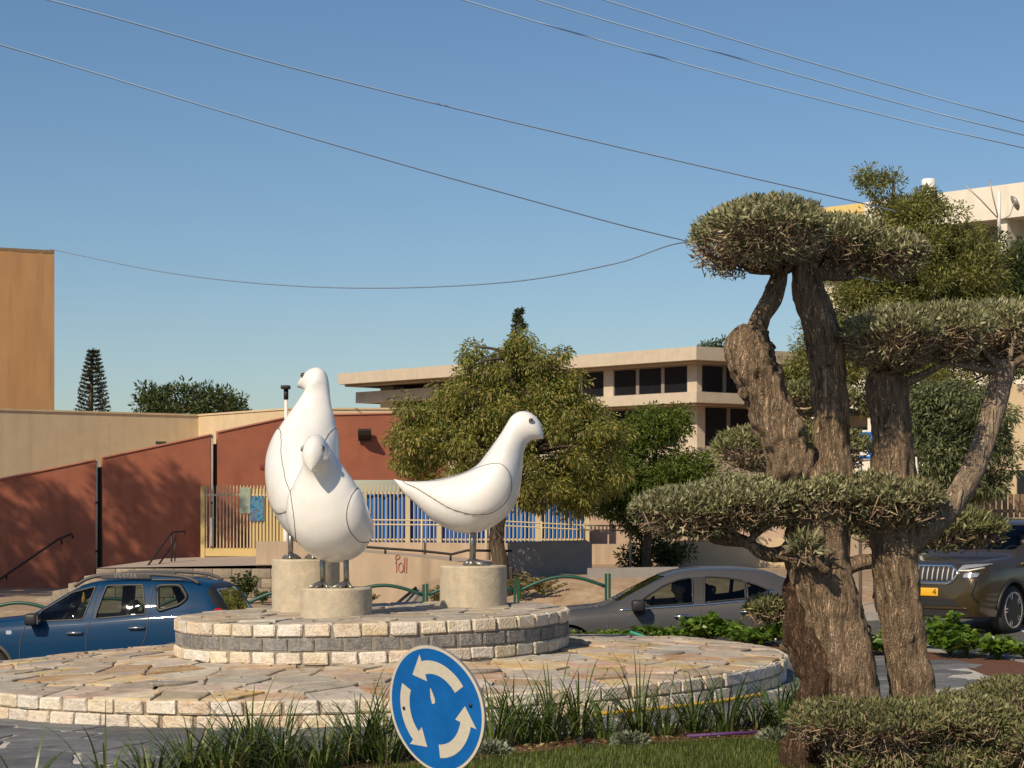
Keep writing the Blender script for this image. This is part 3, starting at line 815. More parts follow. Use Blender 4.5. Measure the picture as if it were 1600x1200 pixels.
def make_bird(label, pairs, wing, loc, heading, leg, yaw=0.0, scale=1.0, sidebend=0.0, eye_s=14.0, legsep=.13, legx=0.0, nod=0.0):
    t = thing('bird_sculpture', label, 'sculpture', loc, heading, 'white bird sculptures')
    D = catmull(pairs, 7); NS = 64; n = len(D)
    wg = closed_spline(wing, 6)
    npair = len(pairs)
    # neck pivot
    pv_ = pairs[10]; nx_, nz_ = (pv_[0] + pv_[2]) / 2, (pv_[1] + pv_[3]) / 2
    zmax = max(p[1] for p in pairs)
    def warp(p, s):
        x, y, z = p
        w = smooth01(9.0, 12.5, s)
        if w > 0 and (yaw or nod):
            c, sn = math.cos(nod * w), math.sin(nod * w)
            dx, dz = x - nx_, z - nz_
            x, z = nx_ + dx * c + dz * sn, nz_ - dx * sn + dz * c
            c, sn = math.cos(yaw * w), math.sin(yaw * w)
            dx, dy = x - nx_, y
            x, y = nx_ + dx * c - dy * sn, dx * sn + dy * c
        y += sidebend * smooth01(0.45 * zmax, zmax, z)
        return Vector((x, y, z))
    rows = []
    for i, d in enumerate(D):
        s = i * (npair - 1) / (n - 1)
        cx, cz = (d[0] + d[2]) / 2, (d[1] + d[3]) / 2; ax, az = (d[0] - d[2]) / 2, (d[1] - d[3]) / 2; w = max(d[4], .003)
        row = []
        for k in range(NS):
            th = 2 * math.pi * k / NS
            c, sn = math.cos(th), math.sin(th)
            p = Vector((cx + ax * c, w * sn, cz + az * c))
            nrm = Vector((0, math.copysign(1, sn), 0))
            if s < 10:
                sd = poly_sd(wg, p.x, p.z)
                if abs(sn) > .15: p += nrm * .014 * smooth01(-.004, .012, sd)
            row.append(warp(p, s))
        rows.append(row)
    vs = [p for r in rows for p in r]
    fs = [(i * NS + k, i * NS + (k + 1) % NS, (i + 1) * NS + (k + 1) % NS, (i + 1) * NS + k) for i in range(n - 1) for k in range(NS)]
    fs += [tuple(range(NS - 1, -1, -1)), tuple((n - 1) * NS + k for k in range(NS))]
    S = scale
    mb = MB(); mb.add([p * S + Vector((0, 0, leg)) for p in vs], fs, 0, True)
    body = mb.build('body', M['bird'], t)
    bv = BVHTree.FromPolygons([tuple(p) for p in mb.v], mb.f)
    for sg in (1, -1):
        pts = []
        for (x, z) in closed_spline(wing, 14):
            h = bv.ray_cast(Vector((x * S, sg * 2.0, z * S + leg)), Vector((0, -sg, 0)))
            if h[0] is not None: pts.append(h[0] + Vector((0, sg * .001, 0)))
        if len(pts) > 4:
            m2 = MB(); m2.tube(pts + [pts[0]], .0042, 6, cap=False); m2.build('wing_line', M['groove'], t)
    # eyes: station about 13.6, towards the top
    for sg in (1, -1):
        i = int(eye_s / (npair - 1) * (n - 1)); d = D[i]
        cx, cz = (d[0] + d[2]) / 2, (d[1] + d[3]) / 2; ax, az = (d[0] - d[2]) / 2, (d[1] - d[3]) / 2
        th = math.radians(72) * sg
        p = warp(Vector((cx + ax * math.cos(th), d[4] * math.sin(th), cz + az * math.cos(th))), eye_s)
        c0 = warp(Vector((cx, 0, cz)), eye_s)
        nn = (p - c0).normalized()
        Mx = Matrix.Translation(p * S + Vector((0, 0, leg))) @ nn.to_track_quat('Z', 'Y').to_matrix().to_4x4()
        m2 = MB(); m2.lathe([(.034, -.012), (.034, .002), (.028, .006)], 20, M=Mx); e = m2.build('eye_rim', M['grey_metal'], t)
        m2 = MB(); m2.lathe([(.024, -.01), (.024, .007), (.016, .013), (.003, .016)], 20, M=Mx); m2.build('eye', M['eye'], t)
    for sg in (1, -1):
        m2 = MB(); m2.tube([(legx, sg * legsep, leg + .12 * S), (legx - .015, sg * legsep, .03)], .028, 16)
        m2.tube([(legx - .015, sg * legsep, .06), (legx - .015, sg * legsep, .0)], [.03, .06], 16)
        m2.build('leg', M['steel'], t)
        m2 = MB(); y = sg * legsep
        for a, L in ((0, .2), (.6, .17), (-.6, .17), (math.pi, .09)):
            c, s_ = math.cos(a), math.sin(a)
            m2.tube([(legx - .02 + .02 * c, y + .02 * s_, .04), (legx - .02 + L * .6 * c, y + L * .6 * s_, .022), (legx - .02 + L * c, y + L * s_, .008)], [.032, .024, .01], 8)
        m2.build('foot', M['steel'], t)
    return t

make_bird('tallest white bird sculpture, turned away with its long neck raised and beak pointing left', A_PAIRS, A_WING, (-2.2 - .03, 21.75, plz['A']), math.radians(92), .22, yaw=math.radians(48), sidebend=-.17, legsep=.12, scale=1.0)
B_PAIRS = [(*p[:4], p[4] * (1 - .16 * smooth01(8, 12, i))) for i, p in enumerate(C_PAIRS)]
make_bird('white bird sculpture facing us at the front, head bent down to the left', B_PAIRS, C_WING, (-1.785, 20.55, plz['B']), math.radians(256), .25, legsep=.125, scale=1.0, yaw=math.radians(4), nod=math.radians(17), eye_s=14)
make_bird('white bird sculpture in profile facing right, its pointed tail to the left', C_PAIRS, C_WING, (-.41, 21.96, plz['C']), math.radians(-4), .34, legsep=.075, scale=1.0)

# ------------------------------------------------------------------ school: walls, steps, fence, buildings
def wall_M(p0, p1):
    """frame with X along the wall from p0 to p1, Y away from the viewer, Z up; returns matrix, length"""
    d = Vector((p1[0] - p0[0], p1[1] - p0[1], 0)); L = d.length; d.normalize()
    n = Vector((-d.y, d.x, 0))
    Mx = Matrix(((d.x, n.x, 0, p0[0]), (d.y, n.y, 0, p0[1]), (0, 0, 1, 0), (0, 0, 0, 1)))
    return Mx, L

def wall_panel(name, label, a, b, zb, za, zc_, th, mt, edge=None, cat='wall', group=None, capmat=None):
    """upright panel from a to b with sloping top za -> zc_"""
    Mx, L = wall_M(a, b)
    t = thing(name, label, cat, group=group)
    mb = MB()
    vs = [(0, 0, zb), (L, 0, zb), (L, 0, zc_), (0, 0, za), (0, th, zb), (L, th, zb), (L, th, zc_), (0, th, za)]
    mb.add([Mx @ Vector(p) for p in vs], [(0, 1, 2, 3), (1, 5, 6, 2), (5, 4, 7, 6), (4, 0, 3, 7), (3, 2, 6, 7)])
    mb.build('panel', mt, t)
    if edge:
        mb = MB()
        e = .035
        vs = [(-.01, -.03, za + .002), (L + .01, -.03, zc_ + .002), (L + .01, th + .03, zc_ + .002), (-.01, th + .03, za + .002)]
        vs += [(p[0], p[1], p[2] + e) for p in vs]
        mb.add([Mx @ Vector(p) for p in vs], [(3, 2, 1, 0), (4, 5, 6, 7), (0, 1, 5, 4), (1, 2, 6, 5), (2, 3, 7, 6), (3, 0, 4, 7)])
        mb.build('coping', edge, t)
    return t

def wl(px):   # distance of the sloping red wall at a photograph column
    return 49.5 + 2.5 * px / 450.0
def wp(px, py, dy=0.0):
    p = P(px, py, wl(px) + dy); return p
def red(px0, py0, px1, py1, label):
    a, b = wp(px0, py0), wp(px1, py1)
    return wall_panel('terracotta_wall', label, (a.x, a.y), (b.x, b.y), -.6, a.z, b.z, .25, M['red_wall'], M['red_edge'], group='sloping terracotta walls')
red(-260, 803, 149, 719, 'leftmost terracotta wall panel, its sloping top lowest, half in tree shade')
red(161, 716, 329, 680, 'middle terracotta wall panel between the two dark slots')
red(341, 676, 452, 652, 'terracotta wall panel behind the yellow gate')
a, b = wp(452.6, 652, .02), P(700, 645, 53.2)
wall_panel('terracotta_wall', 'level topped terracotta wall to the right of the tall bird, with a lamp on it', (a.x, a.y), (b.x, b.y), -.6, a.z + .03, b.z, .25, M['red_wall'], M['red_edge'], group='sloping terracotta walls')
# backing behind the slots, with down pipes in front
for px_, pt in ((155, 714), (335, 678)):
    c = wp(px_, pt, .26)
    mb = MB(); mb.box((c.x - .28, c.y + .02, -.5), (c.x + .28, c.y + .1, c.z - .25))
    tag(mb.build('slot_backing', M['dark_metal']), 'dark recess board in the %s wall slot' % ('left' if px_ == 155 else 'right'), 'board', 'boards in the wall slots')
    t = thing('down_pipe', 'pale down pipe in the %s wall slot' % ('left' if px_ == 155 else 'right'), 'pipe', (c.x - .045, c.y - .22, 0), group='pipes in the wall slots')
    MB().tube([(0, 0, .3), (0, 0, c.z - (.1 if px_ == 155 else .02))], .05, 12).build('pipe', M['beige'], t)
    for zz in (.7, 1.9):
        MB().lathe([(.065, zz), (.065, zz + .05)], 12).build('bracket', M['dark_metal'], t)
# wall lamp
c = P(571, 679, 52.45)
t = thing('wall_lamp', 'small black box lamp on the terracotta wall right of the tall bird', 'lamp', c)
MB().add([(-.17, 0, .12), (.12, 0, .12), (.12, -.3, .08), (-.17, -.3, .08), (-.17, 0, -.14), (.12, 0, -.14), (.12, -.26, -.02), (-.17, -.26, -.02)],
         [(0, 3, 2, 1), (4, 5, 6, 7), (0, 1, 5, 4), (1, 2, 6, 5), (2, 3, 7, 6), (3, 0, 4, 7)]).build('housing', M['dark_metal'], t)
MB().box((-.19, -.0, -.17), (.14, .03, .15)).build('back_plate', M['dark_metal'], t)
c = P(412, 729, 51.6)
t = thing('alarm_sounder', 'small red sounder box on the terracotta wall left of the tall bird', 'alarm', c)
MB().bbox((-.08, -.12, -.1), (.1, .08, .1), .02).build('case', mat('dull red case', (.16, .025, .02), .5), t)

# landing in front of the red wall, with steps rising to the right along it
def landing_z(x): return .5 + .012 * (x + 10)
land = thing('entrance_landing', 'raised entrance landing faced with grey concrete blocks beside the blue car', 'landing')
x0, x1, y0, y1 = P(150, 0, 42.2).x, P(432, 0, 42.2).x, 42.2, 54.0
mb = MB()
xe = -4.3
mb.add([(x0, y0 + .18, .56), (x1, y0 + .18, .62), (xe, y1, .66), (x0, y1, .54), (x0, y0 + .18, -.6), (x0, y1, -.6)], [(0, 1, 2, 3), (0, 3, 5, 4)])
mb.add([(x1, y0 + .18, .62), (x1, y0 + .18, -.6), (xe, y1, -.6), (xe, y1, .66)], [(0, 1, 2, 3)])
mb.build('landing_floor', M['sidewalk'], land)
hb = .2
z = -.45; row = 0
while z < .5:
    x = x0 + (-.2 if row % 2 else 0)
    while x < x1 - .05:
        xa, xb = max(x, x0), min(x + .4, x1)
        top = .56 + .06 * ((xa + xb) / 2 - x0) / (x1 - x0)
        h = min(hb, top - z)
        if xb - xa > .06 and h > .04:
            mb = MB(); mb.bbox((xa + .005, y0 + rnd.uniform(-.008, .008), z + .004), (xb - .005, y0 + .2, z + h - .004), .008); mb.build('block', M['block'], land)
        x += .4
    z += hb; row += 1
steps = thing('entrance_steps', 'grey stone steps climbing to the right along the terracotta wall, in shade', 'steps')
for k in range(7):
    zt = .54 - .155 * k
    xa = x0 - .33 * (k + 1)
    MB().bbox((xa, 42.6, zt - .95), (x0 - .33 * k - .003, 50.6, zt - .155), .012).build('step', M['block'], steps)
MB().box((x0 - 2.6, 42.3, -1.2), (x0 - .004, 42.58, -.3)).build('step_cheek', M['block'], steps)

# handrails
def rail(label, pts, posts, r=.028, mt=None, z0=None):
    t = thing('handrail', label, 'handrail')
    MB().tube(pts, r, 10).build('rail', mt or M['dark_metal'], t)
    for a, b in posts: MB().tube([a, b], r * .85, 8).build('post', mt or M['dark_metal'], t)
    return t
a, b, c, d = P(-30, 925, 48.6), P(92, 842, 49.4), P(112, 834, 49.5), P(114, 840, 49.6)
off = Vector((.02, -.16, 0))
rail('black handrail fixed along the leftmost terracotta panel above the steps', [a, b, c, d], [(P(10, 897, 48.85), P(10, 905, 49.3)), (P(95, 842, 49.3), P(97, 850, 49.75))])
q = [P(228, 888, 43.5), P(268, 832, 46.5), P(290, 830, 46.7)]
rail('thin dark stair handrail standing on the landing, left of the yellow gate', q + [P(288, 836, 46.7)], [(P(231, 886, 43.6), P(230, 905, 43.6)), (q[1], Vector((q[1].x, q[1].y, .55)))], .022)
q = [P(243, 889, 44.2), P(272, 848, 46.4), P(275, 836, 46.9)]
rail('second thin dark stair handrail just behind the first on the landing', q, [(P(274, 838, 46.8), P(273, 884, 46.8))], .02)

# yellow gate
gY = 50.4
gt = thing('yellow_gate', 'yellow picket gate with a half sheeted leaf and a poster, before the terracotta wall', 'gate')
gz0, gz1 = P(0, 869, gY).z, P(0, 770, gY).z
gx = lambda px: (px - 800) * gY / FOC
for px_ in (317, 444):
    MB().box((gx(px_) - .05, gY - .05, gz0 - .05), (gx(px_) + .05, gY + .05, gz1 + .16)).build('gate_post', M['gate'], gt)
MB().box((gx(320), gY - .03, gz0 + .0), (gx(441), gY + .03, gz0 + .2)).build('kick_plate', M['gate'], gt)
for zz in (gz1 - .05,):
    MB().box((gx(320), gY - .02, zz - .025), (gx(441), gY + .02, zz + .025)).build('gate_rail', M['fence'], gt)
px_ = 323.0; me = None
while px_ < 441:
    if me is None:
        m2 = MB(); m2.box((-.013, -.045, gz0 + .2), (.013, -.022, gz1 + .14)); m2.add([(-.013, -.045, gz1 + .14), (.013, -.045, gz1 + .14), (.013, -.022, gz1 + .14), (-.013, -.022, gz1 + .14), (0, -.033, gz1 + .2)], [(0, 1, 4), (1, 2, 4), (2, 3, 4), (3, 0, 4)])
        me = m2.mesh('picket', [M['fence']])
    o = link('picket', me, gt, (gx(px_), gY, 0)); px_ += 5.3
MB().box((gx(390), gY + .0, gz0 + .2), (gx(443), gY + .02, gz1 + .1)).build('sheet', M['gate'], gt)
MB().box((gx(431), gY - .1, gz0 + .95), (gx(436), gY - .045, gz0 + 1.25)).build('lock_box', M['dark_metal'], gt)
MB().tube([(gx(331), gY - .08, gz0 + .25), (gx(331), gY - .08, gz0 + .95)], .03, 8).build('drop_bolt', M['white'], gt)
# poster on the gate: coloured print
pm, nt, bs = new_mat('poster print')
tc = nt.nodes.new("ShaderNodeTexCoord"); nz = nt.nodes.new("ShaderNodeTexNoise"); nz.inputs["Scale"].default_value = 6.0; nz.inputs["Detail"].default_value = 4
rp = nt.nodes.new("ShaderNodeValToRGB"); el = rp.color_ramp.elements
el[0].position = .3; el[0].color = (.02, .05, .12, 1); el[1].position = .75; el[1].color = (.75, .7, .62, 1)
for p_, c_ in ((.42, (.02, .12, .25)), (.5, (.06, .25, .34)), (.57, (.1, .1, .16)), (.62, (.04, .1, .22))):
    e = el.new(p_); e.color = (*c_, 1)
nt.links.new(tc.outputs["Object"], nz.inputs["Vector"]); nt.links.new(nz.outputs[0], rp.inputs[0]); nt.links.new(rp.outputs[0], bs.inputs["Base Color"])
MB().box((-.17, -.012, -.3), (.17, 0, .3)).build('poster_sheet', pm, None, (gx(402), gY - .055, P(0, 795, gY).z))
o = bpy.data.objects['poster_sheet']; o.name = 'poster'; tag(o, 'blue printed poster fixed to the yellow gate', 'poster')
MB().box((-.13, -.012, -.32), (.13, 0, .32)).build('notice', mat('faded notice', (.28, .33, .25), .5, var=.2, scale=5), None, (gx(383), gY - .055, P(0, 782, gY).z))
tag(bpy.data.objects['notice'], 'faded greenish notice on the pickets left of the poster', 'notice')

# lamp post
lx = P(447, 0, 50.0).x
t = thing('lamp_post', 'slim pale lamp post behind the tallest white bird', 'lamp post', (lx, 50.0, .55))
zt = P(0, 608, 50.0).z - .55
MB().tube([(0, 0, 0), (0, 0, .9), (0, 0, .92), (0, 0, zt)], [.07, .065, .05, .04], 14).build('pole', M['white'], t)
MB().bbox((-.12, -.14, zt), (.1, .14, zt + .09), .02).build('lamp_head', M['dark_metal'], t)
MB().tube([(0, 0, zt - .25), (0, 0, zt)], .058, 12).build('collar', M['dark_metal'], t)

# ramp with graffiti, upper wall, grey block wall
def ramp_wall(name, label, Y, pts, th, mt, zb=-.7, extra=None):
    """front polygon given by its top edge in photograph pixels"""
    t = thing(name, label, 'wall')
    top = [P(a, b, Y) for a, b in pts]
    mb = MB(); n = len(top)
    vs = [(p.x, p.y, zb) for p in top] + [tuple(p) for p in top] + [(p.x, p.y + th, zb) for p in top] + [(p.x, p.y + th, p.z) for p in top]
    fs = []
    for i in range(n - 1):
        fs += [(i, i + 1, n + i + 1, n + i), (n + i, n + i + 1, 3 * n + i + 1, 3 * n + i), (2 * n + i + 1, 2 * n + i, 3 * n + i, 3 * n + i + 1)]
    fs += [(0, n, 3 * n, 2 * n), (n - 1, 2 * n + n - 1, 3 * n + n - 1, 2 * n - 1)]
    mb.add(vs, fs); mb.build('wall_body', mt, t)
    return t
rw = ramp_wall('ramp_wall', 'pale ramp wall with red graffiti behind the green railing', 40.0, [(524, 859), (640, 869), (800, 888)], .22, M['ramp'])
ramp_wall('upper_ramp_wall', 'pale strip of upper wall below the blue backed fence', 43.4, [(400, 846), (560, 847), (905, 850)], .25, M['ramp'])
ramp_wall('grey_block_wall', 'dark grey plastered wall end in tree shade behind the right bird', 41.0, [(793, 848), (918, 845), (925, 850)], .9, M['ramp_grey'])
mb = MB(); p, q = P(520, 0, 40.2), P(800, 0, 40.2)
mb.add([(p.x, 40.2, .93), (q.x, 40.2, .6), (q.x, 43.4, .66), (p.x, 43.4, .96)], [(0, 1, 2, 3)])
mb.build('ramp_floor', M['sidewalk'], kind='structure')
# graffiti strokes
gr = thing('graffiti', 'red hand sprayed word on the pale ramp wall', 'graffiti')
def stroke(pp):
    c = catmull([P(540 + a / 8.89, 830 + b / 8.89, 39.99) for a, b in pp], 5)
    mb = MB(); mb.tube([Vector(q) for q in c], .0085, 5); mb.build('letter', M['graffiti'], gr)
stroke([(700, 400), (690, 375), (705, 335), (735, 325), (750, 350), (735, 380), (700, 400), (705, 480), (708, 570)])
stroke([(685, 440), (715, 425)])
stroke([(770, 435), (740, 460), (735, 520), (760, 572), (790, 550), (798, 490), (780, 445), (765, 437)])
stroke([(818, 360), (815, 450), (808, 570)])
stroke([(848, 370), (846, 450), (842, 580)])
# ramp handrail
a = [P(490, 849, 40.05), P(575, 855, 40.05), P(660, 861, 40.05), P(706, 866, 40.05), P(730, 860, 40.05), P(800, 861, 40.05)]
rail('dark handrail running along the top of the graffiti wall', a, [(P(602, 857, 40.05), P(602, 866, 40.05)), (P(704, 866, 40.05), P(704, 876, 40.05))], .026)
# cream double rail in front of the blue fence
t = thing('double_guard_rail', 'cream double guard rail on posts in front of the blue backed fence', 'railing')
for py_ in (812, 819):
    MB().tube([P(545, py_, 43.3), P(780, py_ + 2, 43.3), P(915, py_ + 9, 43.3), P(988, py_ + 10, 43.3)], .015, 8).build('rail', M['fence'], t)
for px_ in (560, 659, 760, 846, 913, 985):
    MB().tube([P(px_, 811 + max(0, px_ - 780) * .05, 43.3), Vector((P(px_, 0, 43.3).x, 43.3, .5))], .024, 8).build('post', M['fence'], t)

# picket fence with blue sheet
FY = 47.0
fx = lambda px: (px - 800) * FY / FOC
ft = thing('picket_fence', 'cream picket fence backed with blue sheeting behind the white birds', 'fence')
fz0, fz1 = P(0, 850, FY).z, P(0, 758, FY).z
m2 = MB(); m2.box((-.0105, -.012, fz0), (.0105, .012, fz1)); me = m2.mesh('picket', [M['fence']])
px_ = 566.0; k = 0
while px_ < 918:
    link('picket', me, ft, (fx(px_), FY, 0)); px_ += 6.2; k += 1
for py_ in (770, 843):
    z = P(0, py_, FY).z; MB().box((fx(564), FY + .018, z - .02), (fx(918), FY + .05, z + .02)).build('fence_rail', M['fence'], ft)
for px_ in (637, 686, 738, 840, 917):
    MB().box((fx(px_) - .055, FY - .03, fz0 - .5), (fx(px_) + .055, FY + .06, fz1 + .02)).build('fence_post', M['fence'], ft)
mb = MB(); n = 60
for i in range(n + 1):
    x = fx(572) + (fx(915) - fx(572)) * i / n; y = FY + .11 + .035 * math.sin(i * 1.7) + .02 * math.sin(i * 4.1)
    mb.v += [(x, y, fz0 + .02), (x, y + .01, (P(0, 772, FY).z))]
for i in range(n): mb.f.append((2 * i, 2 * i + 2, 2 * i + 3, 2 * i + 1)); mb.m.append(0); mb.sm.append(True)
mb.build('blue_sheet', M['tarp'], ft)
MB().box((fx(540), FY - .2, -.4), (fx(1000), FY + .3, fz0 - .004)).build('footing_wall', M['ramp'], ft)
# grey green container roof behind the fence
mb = MB(); c = P(590, 750, 49.5); mb.bbox((c.x - .6, 49.5, 1.2), (c.x + .55, 50.3, c.z), .03)
tag(mb.build('storage_box', mat('pale green sheet', (.32, .34, .28), .6)), 'pale green storage box behind the fence by the right bird tail', 'box')
# shaded pale wall right of the fence, then beige retaining wall
ramp_wall('pale_yard_wall', 'pale pinkish yard wall behind the trees, dappled with leaf shade', 48.0, [(915, 768), (1300, 772)], .25, mat('pink beige render', (.5, .36, .27), .9, var=.08, scale=1.5))
ramp_wall('low_beige_wall', 'low sunlit beige retaining wall above the grey car', 45.0, [(1030, 846), (1262, 838), (1500, 832)], .25, M['cream'])
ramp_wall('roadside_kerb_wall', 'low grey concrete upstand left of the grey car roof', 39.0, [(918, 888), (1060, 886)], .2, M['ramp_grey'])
ramp_wall('right_brown_fence_wall', 'brown boundary wall under the right hand trees', 44.5, [(1262.5, 838), (1700, 815)], .2, M['beige_dim'])

# low cream building behind the terracotta wall
def box_building(name, label, pts, zb, tops, mt, thick_cap=None, cat='building'):
    t = thing(name, label, cat)
    for i, ((a, za), (b, zb2)) in enumerate(zip(tops, tops[1:])): pass
    return t
cb = thing('cream_building', 'low plain cream building behind the terracotta wall', 'building')
pA, pB, pC, pD = P(-420, 629, 51.6), P(310, 650, 60.0), P(452, 640, 56.0), P(640, 640, 56.5)
for a, b in ((pA, pB), (pB, pC), (pC, pD)):
    mb = MB(); mb.add([(a.x, a.y, -.5), (b.x, b.y, -.5), (b.x, b.y, b.z), (a.x, a.y, a.z)], [(0, 1, 2, 3)]); mb.build('wall', M['cream'], cb)
mb = MB(); mb.add([tuple(pA), tuple(pB), tuple(pC), tuple(pD), (pD.x, 64, pD.z), (pA.x, 64, pA.z)], [(0, 1, 2, 3, 4, 5)]); 
for v in range(len(mb.v)): mb.v[v] = (mb.v[v][0], mb.v[v][1], mb.v[v][2] - .15)
mb.build('roof', M['beige_dim'], cb)
for a, b in ((pA, pB), (pB, pC), (pC, pD)):
    Mx, L = wall_M((a.x, a.y), (b.x, b.y))
    mb = MB(); vs = [(0, -.03, a.z), (L, -.03, b.z), (L, .22, b.z), (0, .22, a.z)]
    vs = [Mx @ Vector(p) for p in vs] + [Mx @ Vector((p[0], p[1], p[2] + .05)) for p in vs]
    mb.add(vs, [(3, 2, 1, 0), (4, 5, 6, 7), (0, 1, 5, 4), (1, 2, 6, 5), (2, 3, 7, 6), (3, 0, 4, 7)]); mb.build('coping', M['cream'], cb)
c = P(252, 692, 57.7); MB().box((c.x - .14, c.y - .12, c.z - .04), (c.x + .12, c.y + .2, c.z + .04)).build('vent', M['dark_metal'], cb)

# tan block at the left edge
tw = thing('tan_tower', 'tall windowless tan block at the left edge', 'building')
a, b = P(-220, 374, 64.0), P(85, 392, 66.5)
mb = MB(); mb.add([(a.x, a.y, -.5), (b.x, b.y, -.5), (b.x, b.y, b.z), (a.x, a.y, b.z), (b.x * 1.13, b.y * 1.12, -.5), (b.x * 1.13, b.y * 1.12, b.z), (a.x * 1.12, a.y * 1.12, b.z)], [(0, 1, 2, 3), (1, 4, 5, 2), (3, 2, 5, 6)])
mb.build('wall', M['tan'], tw)
mb = MB(); Mx, L = wall_M((a.x, a.y), (b.x, b.y))
n = 60; r2 = random.Random(3)
for i in range(n):
    h = .04 + .06 * r2.random(); mb.box((L * i / n, -.012, b.z - h), (L * (i + 1) / n - .001, 0.0, b.z + .02), M=Mx)
mb.build('weathered_cap', M['stain'], tw)

# two storey school building
sb = thing('school_building', 'two storey beige concrete building with overhanging roof and dark strip windows', 'building')
KX, LX, RX = P(1088, 541, 68.0), P(528, 583, 82.0), P(1216, 549, 70.1)
ZR = KX.z
d1 = Vector((LX.x - KX.x, LX.y - KX.y, 0)); L1 = d1.length; d1.normalize()
d2 = Vector((RX.x - KX.x, RX.y - KX.y, 0)); L2 = d2.length + 6; d2.normalize()
def face_M(d, off):
    """frame with X along facade from the building corner at that set-back, Y into the building, Z up"""
    n = Vector((-d.y, d.x, 0)); n = n if n.y > 0 else -n
    n1 = Vector((-d1.y, d1.x, 0)); n1 = n1 if n1.y > 0 else -n1
    n2 = Vector((-d2.y, d2.x, 0)); n2 = n2 if n2.y > 0 else -n2
    k = KX + (n1 + n2) / (1 + n1.dot(n2)) * off
    return Matrix(((d.x, n.x, 0, k.x), (d.y, n.y, 0, k.y), (0, 0, 1, 0), (0, 0, 0, 1)))
def slab(name, z0, z1, out, mt):
    """slab following both facades, 'out' = set back (+) or forward (-) of the roof edge"""
    n1 = Vector((-d1.y, d1.x, 0)); n1 = n1 if n1.y > 0 else -n1
    n2 = Vector((-d2.y, d2.x, 0)); n2 = n2 if n2.y > 0 else -n2
    # corner offset along bisector
    bis = (n1 + n2); bis = bis / (1 + n1.dot(n2))
    k = KX + bis * out
    p = [LX + n1 * out, k, KX + d2 * L2 + n2 * out]
    poly = [(p[0].x, p[0].y), (p[1].x, p[1].y), (p[2].x, p[2].y), (p[2].x + n2.x * 9, p[2].y + n2.y * 9), (p[0].x + n1.x * 9, p[0].y + n1.y * 9)]
    mb = MB(); mb.prism(poly, z0, z1); return mb.build(name, mt, sb)
slab('roof_slab', ZR - .44, ZR, 0, M['beige'])
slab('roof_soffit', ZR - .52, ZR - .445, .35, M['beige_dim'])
zs = ZR - 1.55
def facade(d, L, off, z0, z1, segs, flip):
    """wall strip with window openings: segs = list of (start, end, kind)"""
    Mx = face_M(d, off)
    for a, b, kind in segs:
        if kind == 'w':
            mb = MB(); mb.box((a + .001, .05, z0 + .001), (b - .001, .1, z1 - .001), M=Mx); w = mb.build('window', M['window'], sb)
            m3 = MB()
            for (xa, xb, za, zb_) in ((a, a + .035, z0, z1), (b - .035, b, z0, z1), (a + .035, b - .035, z0, z0 + .035), (a + .035, b - .035, z1 - .035, z1)):
                m3.box((xa, .015, za), (xb, .06, zb_), M=Mx)
            m3.build('window_frame', M['frame'], w)
        else:
            mb = MB(); mb.box((a + .001, .02 if b - a < .2 else 0, z0), (b - .001, .25, z1), M=Mx); mb.build('mullion' if b - a < .2 else 'pier', M['frame'] if b - a < .2 else M['beige'], sb)
def strip(L, pane, npane, pier, start):
    out = []; x = start
    out.append((0.0, start, 'p'))
    while x < L - pane * npane:
        for k in range(npane):
            out.append((x, x + pane, 'w')); x += pane
            if k < npane - 1: out.append((x, x + .07, 'p')); x += .07
        out.append((x, x + pier, 'p')); x += pier
    return out
# upper floor
facade(d1, L1, .8, ZR - 1.47, ZR - .525, strip(10.8, 1.12, 3, .46, .42), False)
facade(d2, L2, .8, ZR - 1.47, ZR - .525, strip(9.0, 1.0, 3, .4, .22), False)
slab('floor_band', ZR - 1.83, ZR - 1.475, .45, M['beige'])
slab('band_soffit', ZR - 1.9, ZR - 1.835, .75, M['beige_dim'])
facade(d1, L1, 1.3, ZR - 3.28, ZR - 1.905, strip(10.2, 1.0, 3, .5, .9), False)
facade(d2, L2, 1.3, ZR - 3.28, ZR - 1.905, strip(9.0, 1.05, 3, .4, .35), False)
slab('base_wall', -.5, ZR - 3.285, 1.1, M['beige'])
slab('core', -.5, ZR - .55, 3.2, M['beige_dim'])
# open end with columns on the left
Mx = face_M(d1, 0)
for x in (11.0, 14.6, 17.4):
    MB().box((x, 1.4, -.5), (x + .8, 2.0, ZR - .53), M=Mx).build('column', M['beige'], sb)
MB().box((10.3, .9, ZR - 1.16), (L1 - .01, 3.1, ZR - .72), M=Mx).build('lower_slab', M['beige'], sb)

